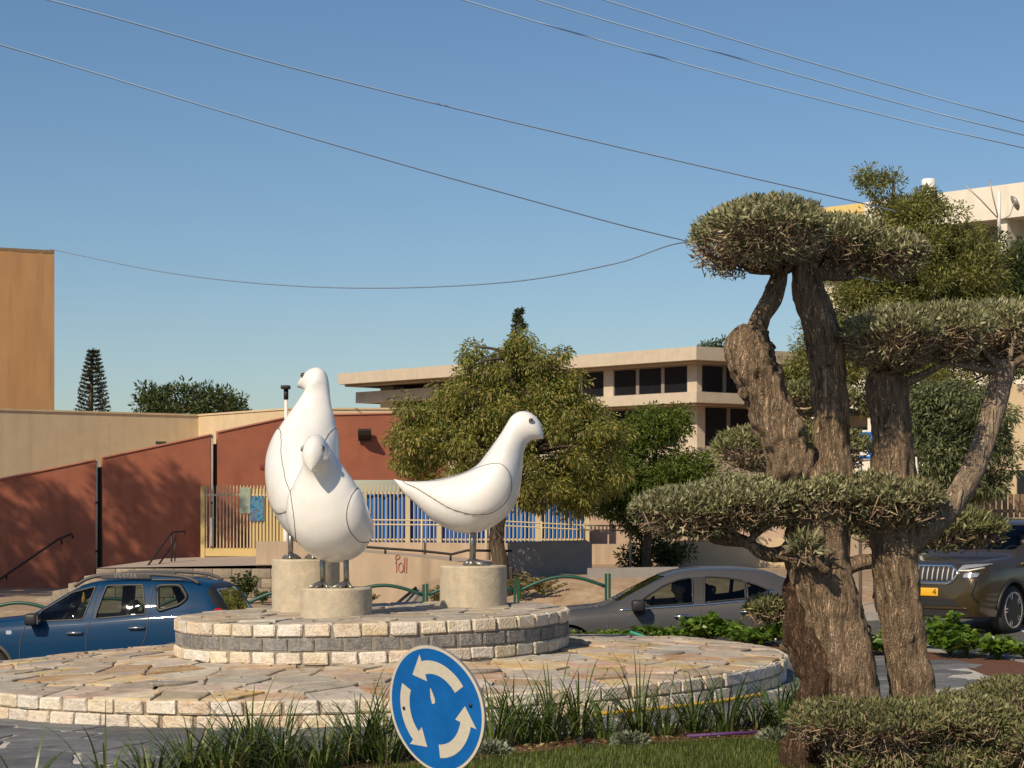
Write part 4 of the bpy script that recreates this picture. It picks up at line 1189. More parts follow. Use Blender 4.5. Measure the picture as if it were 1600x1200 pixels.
# pale apartment block on the right
ab = thing('apartment_building', 'pale apartment block with recessed balconies behind the right hand trees', 'building')
a, b, c = P(1262, 327, 66.0), P(1350, 318, 64.4), P(1760, 290, 58.0)
zt = P(0, 322, 65.2).z
Mx, L = wall_M((a.x, a.y), (c.x, c.y))
Ly = ((b.x - a.x) ** 2 + (b.y - a.y) ** 2) ** .5
MB().box((0, 0, zt - 1.0), (Ly, .3, zt), M=Mx).build('parapet_yellow', M['apart_y'], ab)
MB().box((Ly, -.002, zt - 1.0), (L, .3, zt + .0), M=Mx).build('parapet', M['apart'], ab)
for f in range(4):
    z1 = zt - 1.0 - 2.75 * f
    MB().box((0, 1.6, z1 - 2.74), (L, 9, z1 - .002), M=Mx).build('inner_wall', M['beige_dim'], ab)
    MB().box((0.02, .05, z1 - 2.75), (L - .02, 1.59, z1 - 2.55), M=Mx).build('balcony_slab', M['apart'], ab)
    MB().box((0.01, 0, z1 - 2.749), (L, .16, z1 - 1.55), M=Mx).build('balcony_front', M['apart'], ab)
    for k in range(7):
        x = .8 + k * 3.1
        if x + 1.4 < L:
            w = MB().box((x, 1.52, z1 - 2.3), (x + 1.5, 1.58, z1 - .5), M=Mx).build('window', M['window'], ab)
            MB().box((x + .72, 1.49, z1 - 2.3), (x + .78, 1.519, z1 - .5), M=Mx).build('window_frame', M['frame'], w)
    for k in range(26):
        x = 5.8 + k * .17
        MB().box((x, .06, z1 - 1.54), (x + .09, .1, z1 - .95), M=Mx).build('balcony_slat', M['brown_slat'], ab)
    for x in (0, Ly, L * .62):
        MB().box((x + .003, .165, z1 - 2.54), (x + .3, 1.55, z1 - .005), M=Mx).build('party_wall', M['apart'], ab)
MB().box((0.005, .3, zt - 1.0), (L, 9, zt - .3), M=Mx).build('roof', M['apart'], ab)
# roof things
c = P(1456, 310, 64.0); c.z = zt - .3
t = thing('water_tank', 'white cylinder water tank on the apartment roof', 'tank', (c.x, 64.5, c.z))
MB().lathe([(.15, 0), (.15, .28), (.12, .3)], 16).build('stand', M['white'], t)
MB().lathe([(.19, .3), (.22, .33), (.22, 1.0), (.19, 1.05), (.04, 1.07)], 20).build('tank', M['white'], t)
c = P(1561, 300, 58.6)
t = thing('roof_aerial', 'white aerial mast with thin arms against the apartment parapet', 'aerial', (c.x, 58.6, zt - 1.9))
MB().tube([(0, 0, 0), (0, 0, 1.35)], .05, 10).build('mast', M['white'], t)
for p in (((0, 0, .55), (-.55, -.1, 1.1), (-1.0, -.15, 1.5)), ((0, 0, .5), (-.2, -.1, 1.2), (-.3, -.1, 1.7)), ((0, 0, .5), (.28, -.1, .65), (.42, -.12, 1.05))):
    MB().tube(p, .018, 6).build('arm', M['grey_metal'], t)
c = P(1580, 335, 58.3); MB().lathe([(.24, 0), (.18, .06), (.02, .09)], 20, M=Matrix.Translation(Vector((.42, -.12, 1.0))) @ Matrix.Rotation(1.1, 4, 'Y')).build('dish', M['grey_metal'], t)
# sunlit lower block at the right edge
lb = thing('garden_block', 'low sunlit cream block at the right edge above the bronze car', 'building')
a = P(1562, 600, 50.0)
MB().box((a.x, 50, -.5), (a.x + 6, 56, a.z)).build('wall', M['cream'], lb)
c = P(1590, 760, 49.9); MB().box((c.x, 49.93, c.z - .5), (c.x + .6, 49.995, c.z + .4)).build('window', M['window'], lb)
# brown slat fence
bf = thing('slat_fence', 'brown upright slat fence behind the bronze car', 'fence')
m2 = MB(); m2.box((-.05, -.015, .2), (.05, .015, P(0, 772, 43).z)); me = m2.mesh('slat', [M['brown_slat']])
for k in range(44):
    link('slat', me, bf, (P(1440, 0, 43).x + k * .125, 43, 0))
for z in (.6, 1.7): MB().box((P(1438, 0, 43).x, 43.02, z), (P(1438, 0, 43).x + 5.5, 43.07, z + .07)).build('fence_rail', M['brown_slat'], bf)

# ------------------------------------------------------------------ green roadside railing
gp = [665 + 142.5 * k for k in range(-7, 3)]
RYd = 34.7
for k, px_ in enumerate(gp[:-1]):
    x0, x1 = (px_ - 800) * RYd / FOC, (gp[k + 1] - 800) * RYd / FOC
    zg0, zg1 = RD(x0) + .135, RD(x1) + .135
    lab = ['green arched railing section far left, outside most of the view', 'green arched railing section left of the blue car', 'green arched railing section in front of the bonnet of the blue car', 'green arched railing section behind the blue car doors', 'green arched railing section at the tail of the blue car', 'green arched railing section behind the tall bird plinth', 'green arched railing section seen between the left and right plinths', 'green arched railing section behind the right plinth', 'green arched railing section right of the plinths, ahead of the grey car'][k]
    t = thing('railing_section', lab, 'railing', group='green railing along the pavement')
    L = x1 - x0
    for sg in (0, 1):
        MB().box((x0 - .055 + sg * .06, RYd - .03, zg0 - .1), (x0 - .012 + sg * .06, RYd + .03, zg0 + .98 + .01 * sg)).build('post', M['green_rail'], t)
    arc = [Vector((x0 + .05 + (L - .1) * u, RYd, zg0 + (zg1 - zg0) * u + .8 + .2 * math.sin(math.pi * u))) for u in [i / 16 for i in range(17)]]
    MB().tube(arc, .03, 8).build('arched_rail', M['green_rail'], t)
    arc = [Vector((x0 + .05 + (L - .1) * u, RYd, zg0 + (zg1 - zg0) * u + .36)) for u in (0, .5, 1)]
    MB().tube(arc, .025, 8).build('lower_rail', M['green_rail'], t)
    for u in (.25, .5, .75):
        MB().tube([(x0 + L * u, RYd, zg0 + (zg1 - zg0) * u + .37), (x0 + L * u, RYd, zg0 + (zg1 - zg0) * u + .5)], .012, 6).build('stub', M['green_rail'], t)
x1 = (gp[-1] - 800) * RYd / FOC
t = thing('railing_post', 'green end post of the railing just left of the grey car', 'post', group='green railing along the pavement')
for sg in (0, 1):
    MB().box((x1 - .055 + sg * .06, RYd - .03, RD(x1)), (x1 - .012 + sg * .06, RYd + .03, RD(x1) + 1.15)).build('post_bar', M['green_rail'], t)

# ------------------------------------------------------------------ overhead cables
def cable(label, pts, r, mt='cable'):
    mb = MB(); mb.tube([Vector(q) for q in catmull(pts, 10)], r, 8)
    tag(mb.build('overhead_cable', M[mt]), label, 'cable', 'overhead cables')
cable('overhead cable running from the top left corner down to the right hand tree', [P(-300, -92, 29), P(85, 2, 30), P(480, 112, 32), P(900, 214, 35), P(1310, 309, 40), P(1400, 330, 48)], .0135)
cable('overhead cable from the left edge down to the top of the olive', [P(-300, -8, 29), P(0, 70, 31), P(450, 205, 33), P(800, 305, 36), P(1075, 377, 40), P(1400, 445, 50)], .0135)
cable('lowest overhead cable sagging from the tan block to the olive', [P(78, 389, 64), P(250, 424, 58), P(420, 444, 53), P(600, 450, 49), P(800, 440, 45), P(960, 412, 42), P(1085, 377, 42), P(1250, 395, 46), P(1380, 420, 50)], .016, 'cable_dim')
cable('lower of three parallel cables at the top right', [P(400, -110, 31), P(725, 0, 32), P(1100, 108, 33), P(1380, 180, 34), P(1600, 231, 35), P(1900, 300, 40)], .0125)
cable('middle of three parallel cables at the top right', [P(500, -110, 31), P(840, 0, 32), P(1150, 90, 33), P(1400, 160, 34), P(1600, 211, 35), P(1900, 285, 40)], .0125)
cable('upper of three parallel cables at the top right', [P(600, -110, 31), P(945, 0, 32), P(1200, 78, 33), P(1420, 141, 34), P(1600, 190, 35), P(1900, 270, 40)], .0125)

# ------------------------------------------------------------------ trees
def gnarl(mb, pts, rads, n=28, amp=.18, freq=3.0, seed=0, per=6, flute=.1, mi=0, rs=1.0):
    """a gnarled trunk: lofted rings pushed about by noise"""
    D = catmull([(*p, r) for p, r in zip([tuple(Vector(q)) for q in pts], rads)], per * (2 if n > 30 else 1)); n = n * 2 if n > 30 else n
    vs = []; fs = []
    a = None; S = Vector((seed * 7.3, seed * 3.1, seed))
    for i, d in enumerate(D):
        p = Vector(d[:3]); r = d[3] * rs
        t = Vector(D[min(i + 1, len(D) - 1)][:3]) - Vector(D[max(i - 1, 0)][:3]); t.normalize()
        if a is None: a = t.orthogonal()
        a = a - t * a.dot(t); a.normalize(); b = t.cross(a)
        for k in range(n):
            th = 2 * math.pi * k / n
            dr = (a * math.cos(th) + b * math.sin(th))
            q = p + dr * r
            w = 1 + amp * noise.noise(q * freq + S) + amp * .6 * noise.noise(q * freq * 2.7 + S) + flute * math.sin(5 * th + 3 * noise.noise(p * 1.5 + S) + i * .07) + amp * .3 * noise.noise(q * freq * 7 + S) + (.35 * amp * (1 - 2.2 * abs(noise.noise(Vector((q.x * 13, q.y * 13, q.z * 4.5)) + S))) if n > 50 else 0)
            vs.append(p + dr * r * w)
    m = len(D)
    fs = [(i * n + k, i * n + (k + 1) % n, (i + 1) * n + (k + 1) % n, (i + 1) * n + k) for i in range(m - 1) for k in range(n)]
    fs += [tuple(range(n - 1, -1, -1)), tuple((m - 1) * n + k for k in range(n))]
    mb.add(vs, fs, mi, True)

def pad_points(lobes, n, bottom=.14, shell=.3):
    """points in the outer shell of a union of flattened lobes; returns positions and outward directions"""
    C = np.array([l[0] for l in lobes]); R = np.array([l[1] for l in lobes])
    w = (R[:, 0] * R[:, 1]) ; w = w / w.sum()
    pos = []; nor = []
    while sum(len(p) for p in pos) < n:
        k = nrng.choice(len(lobes), size=n, p=w)
        u = rand_unit(n)
        u[:, 2] = np.where((u[:, 2] < 0) & (nrng.random(n) > bottom), -u[:, 2], u[:, 2])
        ph = u * 3.1 + k[:, None] * 1.7
        lump = 1 + .09 * np.sin(ph[:, 0] * 3 + ph[:, 1] * 2) * np.cos(ph[:, 2] * 4 + ph[:, 0]) + .05 * np.sin(ph[:, 1] * 9)
        rad = lump * (1 - shell * nrng.random(n) ** 1.7)
        p = C[k] + u * R[k] * rad[:, None]
        # reject points deep inside other lobes
        keep = np.ones(n, bool)
        for c, r in zip(C, R):
            q = (p - c) / r; keep &= (q ** 2).sum(1) > (1 - shell) ** 2 * .92
        nn = u / R[k]; nn /= np.linalg.norm(nn, axis=1)[:, None]
        pos.append(p[keep]); nor.append(nn[keep])
    return np.concatenate(pos)[:n], np.concatenate(nor)[:n]

def olive_pad(parent, lobes, n, mt, hub, ntw=260, L=.046, W=.0135, twr=.0042, name='crown'):
    pos, nor = pad_points(lobes, n)
    d = nor * .5 + rand_unit(len(pos)) * .8 + np.array([0, 0, .45])
    leaf_cloud(name, pos, d, L, W, mt, parent, kind='stuff')
    # twigs: crooked, from the hub out to the shell
    mb = MB(); tp, tn = pad_points(lobes, int(ntw * 2.2), bottom=.9, shell=.12)
    C = [Vector(l[0]) for l in lobes]; Rr = [l[1] for l in lobes]
    hubs = [Vector(h) for h in hub]
    for p, q in zip(tp, tn):
        e = Vector(p); j = min(range(len(C)), key=lambda i: (C[i] - e).length)
        c = C[j]; s = c + (e - c) * rnd.uniform(.1, .5); s.z = c.z - Rr[j][2] * rnd.uniform(.1, .8)
        m1 = s.lerp(e, .4) + Vector((rnd.gauss(0, .04), rnd.gauss(0, .04), rnd.gauss(0, .03)))
        m2 = s.lerp(e, .75) + Vector((rnd.gauss(0, .04), rnd.gauss(0, .04), rnd.gauss(0, .03)))
        r = twr * rnd.uniform(.6, 1.5)
        mb.tube([s, m1, m2, e + Vector(q) * .02], [r * 1.5, r * 1.2, r, r * .5], 4, cap=False)
    mb.build('twigs', M['twig'], parent, kind='stuff')
    # limbs from the hub through the lobes
    for c, r in zip(C, Rr):
        h = min(hubs, key=lambda q: (q - c).length)
        for k in range(5):
            e = c + Vector((rnd.uniform(-.7, .7) * r[0], rnd.uniform(-.7, .7) * r[1], rnd.uniform(-.5, .3) * r[2]))
            m1 = h.lerp(e, .35) + Vector((rnd.gauss(0, .04), rnd.gauss(0, .04), -.04)); m2 = h.lerp(e, .7) + Vector((rnd.gauss(0, .05), rnd.gauss(0, .05), rnd.gauss(0, .03)))
            rr = rnd.uniform(.013, .028) * (1.0 if L < .06 else 1.3)
            mb = MB(); mb.tube([Vector(q) for q in catmull([h, m1, m2, e], 3)], [rr * (1.25 - .075 * i) for i in range(10)], 7)
            mb.build('limb', M['olive_bark'], parent)

OY = 14.0
def lobe(px, py, rx, rz, dy, ry, Y=OY):
    Y = Y + dy; s = Y / FOC
    c = P(px, py, Y); return (Vector((c.x, Y, c.z)), (rx * s, ry, rz * s))
ol = thing('cloud_pruned_olive', 'old cloud pruned olive tree in front at the right with flat pads on thick trunks', 'tree', (P(1330, 0, OY).x, OY, G(2)))
ox = Vector(ol.location)
def OP(px, py, dy=0.0):
    p = P(px, py, OY); return Vector((p.x, OY + dy, p.z)) - ox
def OL(*a):
    c, r = lobe(*a); return (c - ox, r)
s_ = OY / FOC
# main leaning trunk
mb = MB(); gnarl(mb, [OP(1335, 1290), OP(1330, 1180), OP(1322, 1080), OP(1305, 990), OP(1288, 920), OP(1276, 850), OP(1285, 800, .02), OP(1300, 755, .05)], [78*s_, 70*s_, 60*s_, 56*s_, 54*s_, 53*s_, 52*s_, 40*s_], amp=.16, freq=4, seed=1, n=40, flute=.07, rs=.86)
mb.build('trunk', M['olive_bark'], ol)
# old red wood buttress on the left
mb = MB(); gnarl(mb, [OP(1262, 1300, -.1), OP(1254, 1200, -.12), OP(1264, 1120, -.12), OP(1276, 1060, -.1), OP(1256, 1005, -.02), OP(1248, 940, .06), OP(1254, 860, .12)], [60*s_, 44*s_, 34*s_, 32*s_, 32*s_, 28*s_, 14*s_], amp=.34, freq=5, seed=2, n=32, rs=.82)
mb.build('old_trunk', M['old_wood'], ol)
# left burled branch, then a thin one into the top pad
mb = MB(); gnarl(mb, [OP(1292, 800, .02), OP(1252, 755, 0), OP(1228, 700, -.02), OP(1205, 640, -.02), OP(1182, 580, -.02), OP(1172, 540, -.02), OP(1178, 512, -.02)], [52*s_, 52*s_, 46*s_, 41*s_, 42*s_, 42*s_, 26*s_], amp=.34, freq=5, seed=3, n=40, flute=.08, rs=.76)
mb.build('burled_branch', M['olive_bark'], ol)
mb = MB(); gnarl(mb, [OP(1176, 530, -.02), OP(1188, 497, -.02), OP(1206, 470, -.02), OP(1217, 435, 0), OP(1226, 395, 0)], [24*s_, 20*s_, 20*s_, 18*s_, 14*s_], amp=.16, freq=8, seed=4, rs=.74)
mb.build('branch', M['olive_bark'], ol)
# middle trunk leaning left into the top pad
mb = MB(); gnarl(mb, [OP(1308, 800, .1), OP(1306, 740, .1), OP(1301, 660, .1), OP(1298, 580, .08), OP(1284, 510, .06), OP(1264, 455, .04), OP(1258, 400, .02)], [44*s_, 36*s_, 31*s_, 33*s_, 33*s_, 30*s_, 18*s_], amp=.14, freq=6, seed=5, n=36, flute=.05, rs=.84)
mb.build('trunk', M['olive_bark'], ol)
# right trunk cut off below the right pad
mb = MB(); gnarl(mb, [OP(1440, 1290, .2), OP(1438, 1180, .2), OP(1434, 1090, .2), OP(1420, 990, .2), OP(1410, 900, .2), OP(1406, 820, .2), OP(1404, 740, .2), OP(1400, 660, .2), OP(1393, 600, .2), OP(1394, 582, .2)], [56*s_, 46*s_, 41*s_, 39*s_, 41*s_, 42*s_, 38*s_, 36*s_, 38*s_, 34*s_], amp=.13, freq=6, seed=6, n=36, flute=.05, rs=.86)
mb.build('trunk', M['olive_bark'], ol)
# burls and healed pruning cuts
for i, (px_, py_, dy_, r_) in enumerate(((1330, 985, -.1, 17), (1160, 552, -.08, 13), (1194, 548, -.1, 12), (1168, 612, -.08, 11), (1246, 1012, -.02, 13), (1418, 1000, .06, 10), (1232, 726, -.1, 10))):
    c = OP(px_, py_, dy_); d_ = Vector((rnd.uniform(-.3, .3), -1, rnd.uniform(-.2, .3))).normalized()
    mb = MB(); gnarl(mb, [c - d_ * r_ * s_ * 1.6, c - d_ * r_ * s_ * .6, c + d_ * r_ * s_ * .2, c + d_ * r_ * s_ * .55, c + d_ * r_ * s_ * .6], [r_ * s_ * 1.2, r_ * s_ * 1.25, r_ * s_ * .95, r_ * s_ * .5, r_ * s_ * .12], n=20, amp=.6, freq=12, seed=20 + i, per=4)
    mb.build('burl', M['olive_bark'], ol)
# smooth right-hand branch sweeping up
mb = MB(); gnarl(mb, [OP(1425, 858, .2), OP(1456, 826, .2), OP(1496, 790, .22), OP(1532, 735, .25), OP(1558, 670, .28), OP(1576, 610, .3), OP(1590, 560, .3)], [16*s_, 24*s_, 22*s_, 21*s_, 20*s_, 21*s_, 16*s_], amp=.06, freq=7, seed=7, flute=.03, rs=.9)
mb.build('branch', M['smooth_bark'], ol)
# low limb carrying the left end of the middle pad
mb = MB(); gnarl(mb, [OP(1240, 845, -.02), OP(1222, 865, -.05), OP(1190, 864, -.08), OP(1165, 848, -.1), OP(1120, 828, -.1), OP(1060, 808, -.1)], [12*s_, 12*s_, 11*s_, 9*s_, 6*s_, 3*s_], amp=.15, freq=9, seed=8, n=14)
mb.build('branch', M['olive_bark'], ol)
for e in ((1440, 590), (1490, 560), (1350, 560), (1420, 530), (1470, 575), (1395, 520), (1520, 545)):
    st = OP(1394 + rnd.uniform(-25, 30), 596, .2)
    en = OP(e[0], e[1], .2 + rnd.uniform(-.2, .2))
    MB().tube([Vector(q) for q in catmull([st, st.lerp(en, .4) + Vector((0, 0, -.03)), en], 5)], [.03 - .0018 * i for i in range(11)], 7).build('branch', M['smooth_bark'], ol)
for e in ((1510, 550), (1545, 530), (1640, 540), (1600, 520), (1480, 560)):
    st = OP(1586, 575, .3); en = OP(e[0], e[1], .3 + rnd.uniform(-.25, .25))
    MB().tube([Vector(q) for q in catmull([st, st.lerp(en, .5) + Vector((0, 0, -.02)), en], 5)], [.03 - .0018 * i for i in range(11)], 7).build('branch', M['smooth_bark'], ol)
# pads
olive_pad(ol, [OL(1140, 382, 60, 52, -.1, .38), OL(1200, 360, 92, 50, -.85, .45), OL(1215, 372, 80, 44, -.1, .35), OL(1295, 380, 96, 40, .3, .42), OL(1385, 400, 64, 36, .3, .36)], 21000, M['olive_leaf'], [OP(1225, 425), OP(1262, 430, .04)], 420)
olive_pad(ol, [OL(1390, 530, 72, 48, -.05, .65), OL(1470, 522, 80, 46, .25, .5), OL(1560, 520, 90, 48, .55, .36), OL(1650, 522, 80, 46, .55, .36)], 17000, M['olive_leaf'], [OP(1394, 585, .2), OP(1588, 565, .3)], 420)
olive_pad(ol, [OL(1075, 802, 88, 40, -.1, .36), OL(1160, 790, 100, 42, -.05, .42), OL(1260, 784, 110, 42, .05, .38), OL(1350, 785, 90, 42, .1, .4), OL(1425, 785, 46, 36, .1, .35)], 24000, M['olive_leaf'], [OP(1165, 848, -.1), OP(1280, 830, -.1), OP(1400, 830, .1)], 620)
olive_pad(ol, [OL(1300, 1130, 70, 36, -.75, .38), OL(1390, 1134, 100, 38, -.85, .42), OL(1500, 1128, 90, 42, -.7, .45), OL(1585, 1098, 80, 36, -.3, .45), OL(1620, 1160, 90, 46, -.8, .5), OL(1450, 1195, 160, 36, -.8, .4)], 19000, M['olive_leaf2'], [OP(1340, 1190, -.5), OP(1430, 1200, -.5), OP(1570, 1190, -.4)], 900)
olive_pad(ol, [OL(1200, 954, 34, 20, .2, .14)], 1800, M['olive_leaf2'], [OP(1255, 955, .1)], 60)
olive_pad(ol, [OL(1258, 862, 24, 22, -.3, .1)], 110, M['olive_leaf'], [OP(1262, 880, -.2)], 4, L=.11, W=.022)

# second cloud pruned olive, behind
O2 = 24.5
o2 = thing('back_cloud_pruned_olive', 'second cloud pruned olive behind the first, its pads showing between the trunks', 'tree', (P(1296, 0, O2).x, O2, G(4)))
ox2 = Vector(o2.location); s2 = O2 / FOC
def Q(px, py, dy=0.0): return P(px, py, O2) + Vector((0, dy, 0)) - ox2
def QL(px, py, rx, rz, dy, ry): return (Q(px, py, dy), (rx * s2, ry, rz * s2))
mb = MB(); gnarl(mb, [Q(1296, 1045), Q(1298, 950), Q(1305, 850), Q(1290, 760), Q(1262, 680), Q(1250, 640)], [.24, .19, .17, .15, .12, .08], amp=.18, freq=4, seed=11); mb.build('trunk', M['olive_bark'], o2)
mb = MB(); gnarl(mb, [Q(1300, 900), Q(1340, 880), Q(1400, 870), Q(1450, 850)], [.1, .09, .08, .05], amp=.15, freq=5, seed=12, n=14); mb.build('branch', M['olive_bark'], o2)
mb = MB(); gnarl(mb, [Q(1290, 760), Q(1240, 745), Q(1190, 730)], [.09, .07, .04], amp=.15, freq=5, seed=13, n=14); mb.build('branch', M['olive_bark'], o2)
olive_pad(o2, [QL(1170, 705, 55, 34, 0, .4), QL(1240, 695, 65, 36, .1, .45), QL(1310, 705, 50, 34, 0, .4)], 6500, M['olive_leaf2'], [Q(1215, 735)], 120, L=.085, W=.024, twr=.009)
olive_pad(o2, [QL(1250, 625, 42, 25, 0, .3), QL(1300, 630, 42, 25, 0, .3)], 3000, M['olive_leaf2'], [Q(1255, 645)], 70, L=.085, W=.024, twr=.009)
olive_pad(o2, [QL(1400, 832, 70, 30, 0, .4), QL(1480, 828, 80, 34, .1, .45), QL(1540, 832, 36, 24, .1, .3)], 7000, M['olive_leaf2'], [Q(1440, 850)], 140, L=.085, W=.024, twr=.009)

def leafy_tree(name, label, base, trunk, clumps, nleaf, L, W, mt, droop=.0, spread=.3, up=0.0, barkmat=None, limb_every=6, group=None, hang=0.0, sort='ball', trunk_r=.12):
    """trunk: points (world); clumps: list of (centre, radius)"""
    t = thing(name, label, 'tree', base, group=group); o = Vector(base)
    mb = MB(); gnarl(mb, [Vector(p) - o for p in trunk], [trunk_r * (1 - .65 * i / (len(trunk) - 1)) for i in range(len(trunk))], n=16, amp=.1, freq=4, seed=len(label)); mb.build('trunk', barkmat or M['bark'], t)
    for i, (c, r) in enumerate(clumps):
        if i % limb_every == 0:
            st = min(trunk, key=lambda p: (Vector(p) - c).length + .6 * max(0, Vector(p).z - c.z)); st = Vector(st) - o; e = Vector(c) - o
            m1 = st.lerp(e, .5) + Vector((rnd.gauss(0, .1), rnd.gauss(0, .1), .08))
            MB().tube([Vector(q) for q in catmull([st, m1, e], 4)], [trunk_r * .3 * (1 - .09 * k) for k in range(9)], 6).build('limb', barkmat or M['bark'], t)
    pos = []; d = []
    per = max(1, nleaf // len(clumps))
    for c, r in clumps:
        m = int(per * rnd.uniform(.7, 1.3)); u = rand_unit(m); rr = r * nrng.random(m)[:, None] ** .45
        sc = np.array([1, 1, .75])
        p = np.array(Vector(c) - o) + u * rr * sc
        pos.append(p); dd = u * .7 + rand_unit(m) * .5 + np.array([0, 0, up - hang]); d.append(dd)
    leaf_cloud('crown', np.concatenate(pos), np.concatenate(d), L, W, mt, t, kind='stuff', droop=droop)
    return t

def ell_clumps(cs, n, rmin, rmax, seed, shell=.55):
    """clump centres spread over the outer part of ellipsoids"""
    r = random.Random(seed); out = []
    tot = sum(c[1][0] * c[1][2] for c in cs)
    for c, R in cs:
        k = max(3, int(n * R[0] * R[2] / tot))
        for _ in range(k):
            v = Vector((r.gauss(0, 1), r.gauss(0, 1), r.gauss(0, 1))); v.normalize()
            f = shell + (1 - shell) * r.random() ** .6
            out.append((Vector(c) + Vector((v.x * R[0] * f, v.y * R[1] * f, v.z * R[2] * f)), r.uniform(rmin, rmax)))
    return out
def EL(px, py, rx, rz, Y, ry, dy=0): 
    s = Y / FOC; c = P(px, py, Y); return (Vector((c.x, Y + dy, c.z)), (rx * s, ry, rz * s))

# central tree with drooping leaves
TY = 39.4
base = Vector((P(785, 0, TY).x, TY, terrain(-.2, TY) - .05))
leafy_tree('drooping_tree', 'olive green tree with drooping leaves and reddish tips behind the right bird', base,
           [base, P(781, 880, TY), P(776, 840, TY), P(783, 790, TY), P(790, 720, TY), P(800, 640, TY), P(802, 560, TY)],
           ell_clumps([EL(720, 705, 105, 62, TY, 1.5), EL(870, 700, 95, 85, TY, 1.5), EL(750, 630, 70, 55, TY, 1.0), EL(870, 625, 75, 45, TY, 1.0), EL(800, 585, 62, 48, TY, .9), EL(925, 745, 52, 52, TY, .9), EL(650, 700, 42, 55, TY, .8), EL(742, 575, 24, 34, TY, .4), EL(640, 645, 22, 34, TY, .4), EL(815, 540, 26, 26, TY, .4), EL(858, 562, 24, 24, TY, .4), EL(945, 670, 36, 34, TY, .5), EL(905, 780, 30, 26, TY, .5), EL(780, 660, 80, 60, TY, 1.2), EL(690, 650, 50, 40, TY, .9), EL(830, 770, 70, 30, TY, .9)], 640, .16, .31, 5, .25),
           88000, .088, .027, M['leaf_mid'], droop=.25, hang=.3, trunk_r=.17)
# fresh green tree
GY = 43.2
base = Vector((P(1010, 0, GY).x, GY, terrain(3, GY) - .05))
leafy_tree('fresh_green_tree', 'fresh green feathery tree between the drooping tree and the olive', base,
           [base, P(1012, 830, GY), P(1020, 770, GY), P(1025, 700, GY)],
           ell_clumps([EL(1030, 672, 60, 38, GY, .9), EL(1000, 740, 70, 40, GY, 1.1), EL(1075, 742, 60, 36, GY, .9), EL(1035, 770, 80, 34, GY, 1.0), EL(975, 690, 25, 40, GY, .5), EL(960, 780, 45, 32, GY, .8), EL(1010, 800, 55, 26, GY, .8)], 270, .2, .34, 6, .3),
           32000, .1, .034, M['leaf_green'], droop=.2, hang=.15, trunk_r=.1)
# shrub under them in the shade
for i, (px_, py_, rx_, rz_, Y_, lab) in enumerate(((1000, 855, 30, 36, 44.2, 'dark leafy shrub in the shade left of the low beige wall'), (1052, 845, 26, 40, 44.4, 'taller dark leafy shrub against the low beige wall'))):
    b = P(px_, 895, Y_)
    leafy_tree('shade_shrub', lab, Vector((b.x, Y_, .45)), [Vector((b.x, Y_, .45)), Vector((b.x + .05, Y_, 1.2))], ell_clumps([EL(px_, py_, rx_, rz_, Y_, .4)], 26, .12, .22, 30 + i), 1600, .13, .04, M['leaf_dark'], trunk_r=.035)
# right hand trees
AY = 50.0
base = Vector((P(1420, 0, AY).x, AY, .4))
leafy_tree('feathery_tree', 'big feathery tree rising behind the olive at the right', base,
           [base, P(1420, 780, AY), P(1415, 660, AY), P(1410, 540, AY), P(1400, 420, AY), P(1395, 340, AY)],
           ell_clumps([EL(1400, 400, 85, 80, AY, 1.5), EL(1470, 440, 80, 75, AY, 1.5), EL(1420, 350, 60, 55, AY, 1.0), EL(1360, 500, 85, 70, AY, 1.5), EL(1500, 520, 100, 80, AY, 1.6), EL(1300, 560, 60, 60, AY, 1.2), EL(1260, 600, 45, 60, AY, 1.0), EL(1430, 600, 110, 70, AY, 1.6), EL(1355, 290, 24, 28, AY, .4), EL(1390, 285, 14, 20, AY, .3), EL(1450, 345, 55, 45, AY, 1.0), EL(1340, 430, 55, 70, AY, 1.1), EL(1520, 450, 60, 70, AY, 1.1), EL(1500, 390, 36, 40, AY, .8)], 760, .24, .42, 8, .3),
           105000, .12, .032, M['leaf_acacia'], droop=.15, up=.25, trunk_r=.22)
base = Vector((P(1560, 0, 55).x, 55, .4))
leafy_tree('dark_edge_tree', 'darker tree at the right edge before the apartment block', base,
           [base, P(1565, 780, 55), P(1562, 600, 55), P(1560, 450, 55)],
           ell_clumps([EL(1560, 420, 48, 55, 55, 1.2), EL(1590, 470, 60, 50, 55, 1.2), EL(1540, 500, 50, 60, 55, 1.0), EL(1620, 430, 50, 60, 55, 1.2), EL(1580, 540, 60, 50, 55, 1.1)], 210, .25, .42, 9),
           19000, .15, .045, M['leaf_dark'], trunk_r=.16)
BY = 40.0
base = Vector((P(1500, 0, BY).x, BY, .3))
leafy_tree('grey_green_tree', 'bushy grey green tree behind the sweeping olive branch', base,
           [base, P(1500, 800, BY), P(1503, 720, BY), P(1500, 650, BY)],
           ell_clumps([EL(1500, 655, 80, 60, BY, 1.0), EL(1470, 710, 60, 55, BY, .8), EL(1535, 710, 50, 60, BY, .8), EL(1500, 745, 65, 32, BY, .8), EL(1450, 640, 40, 50, BY, .6)], 250, .18, .32, 10),
           24000, .13, .034, M['leaf_greygreen'], droop=.2, hang=.2, trunk_r=.12)
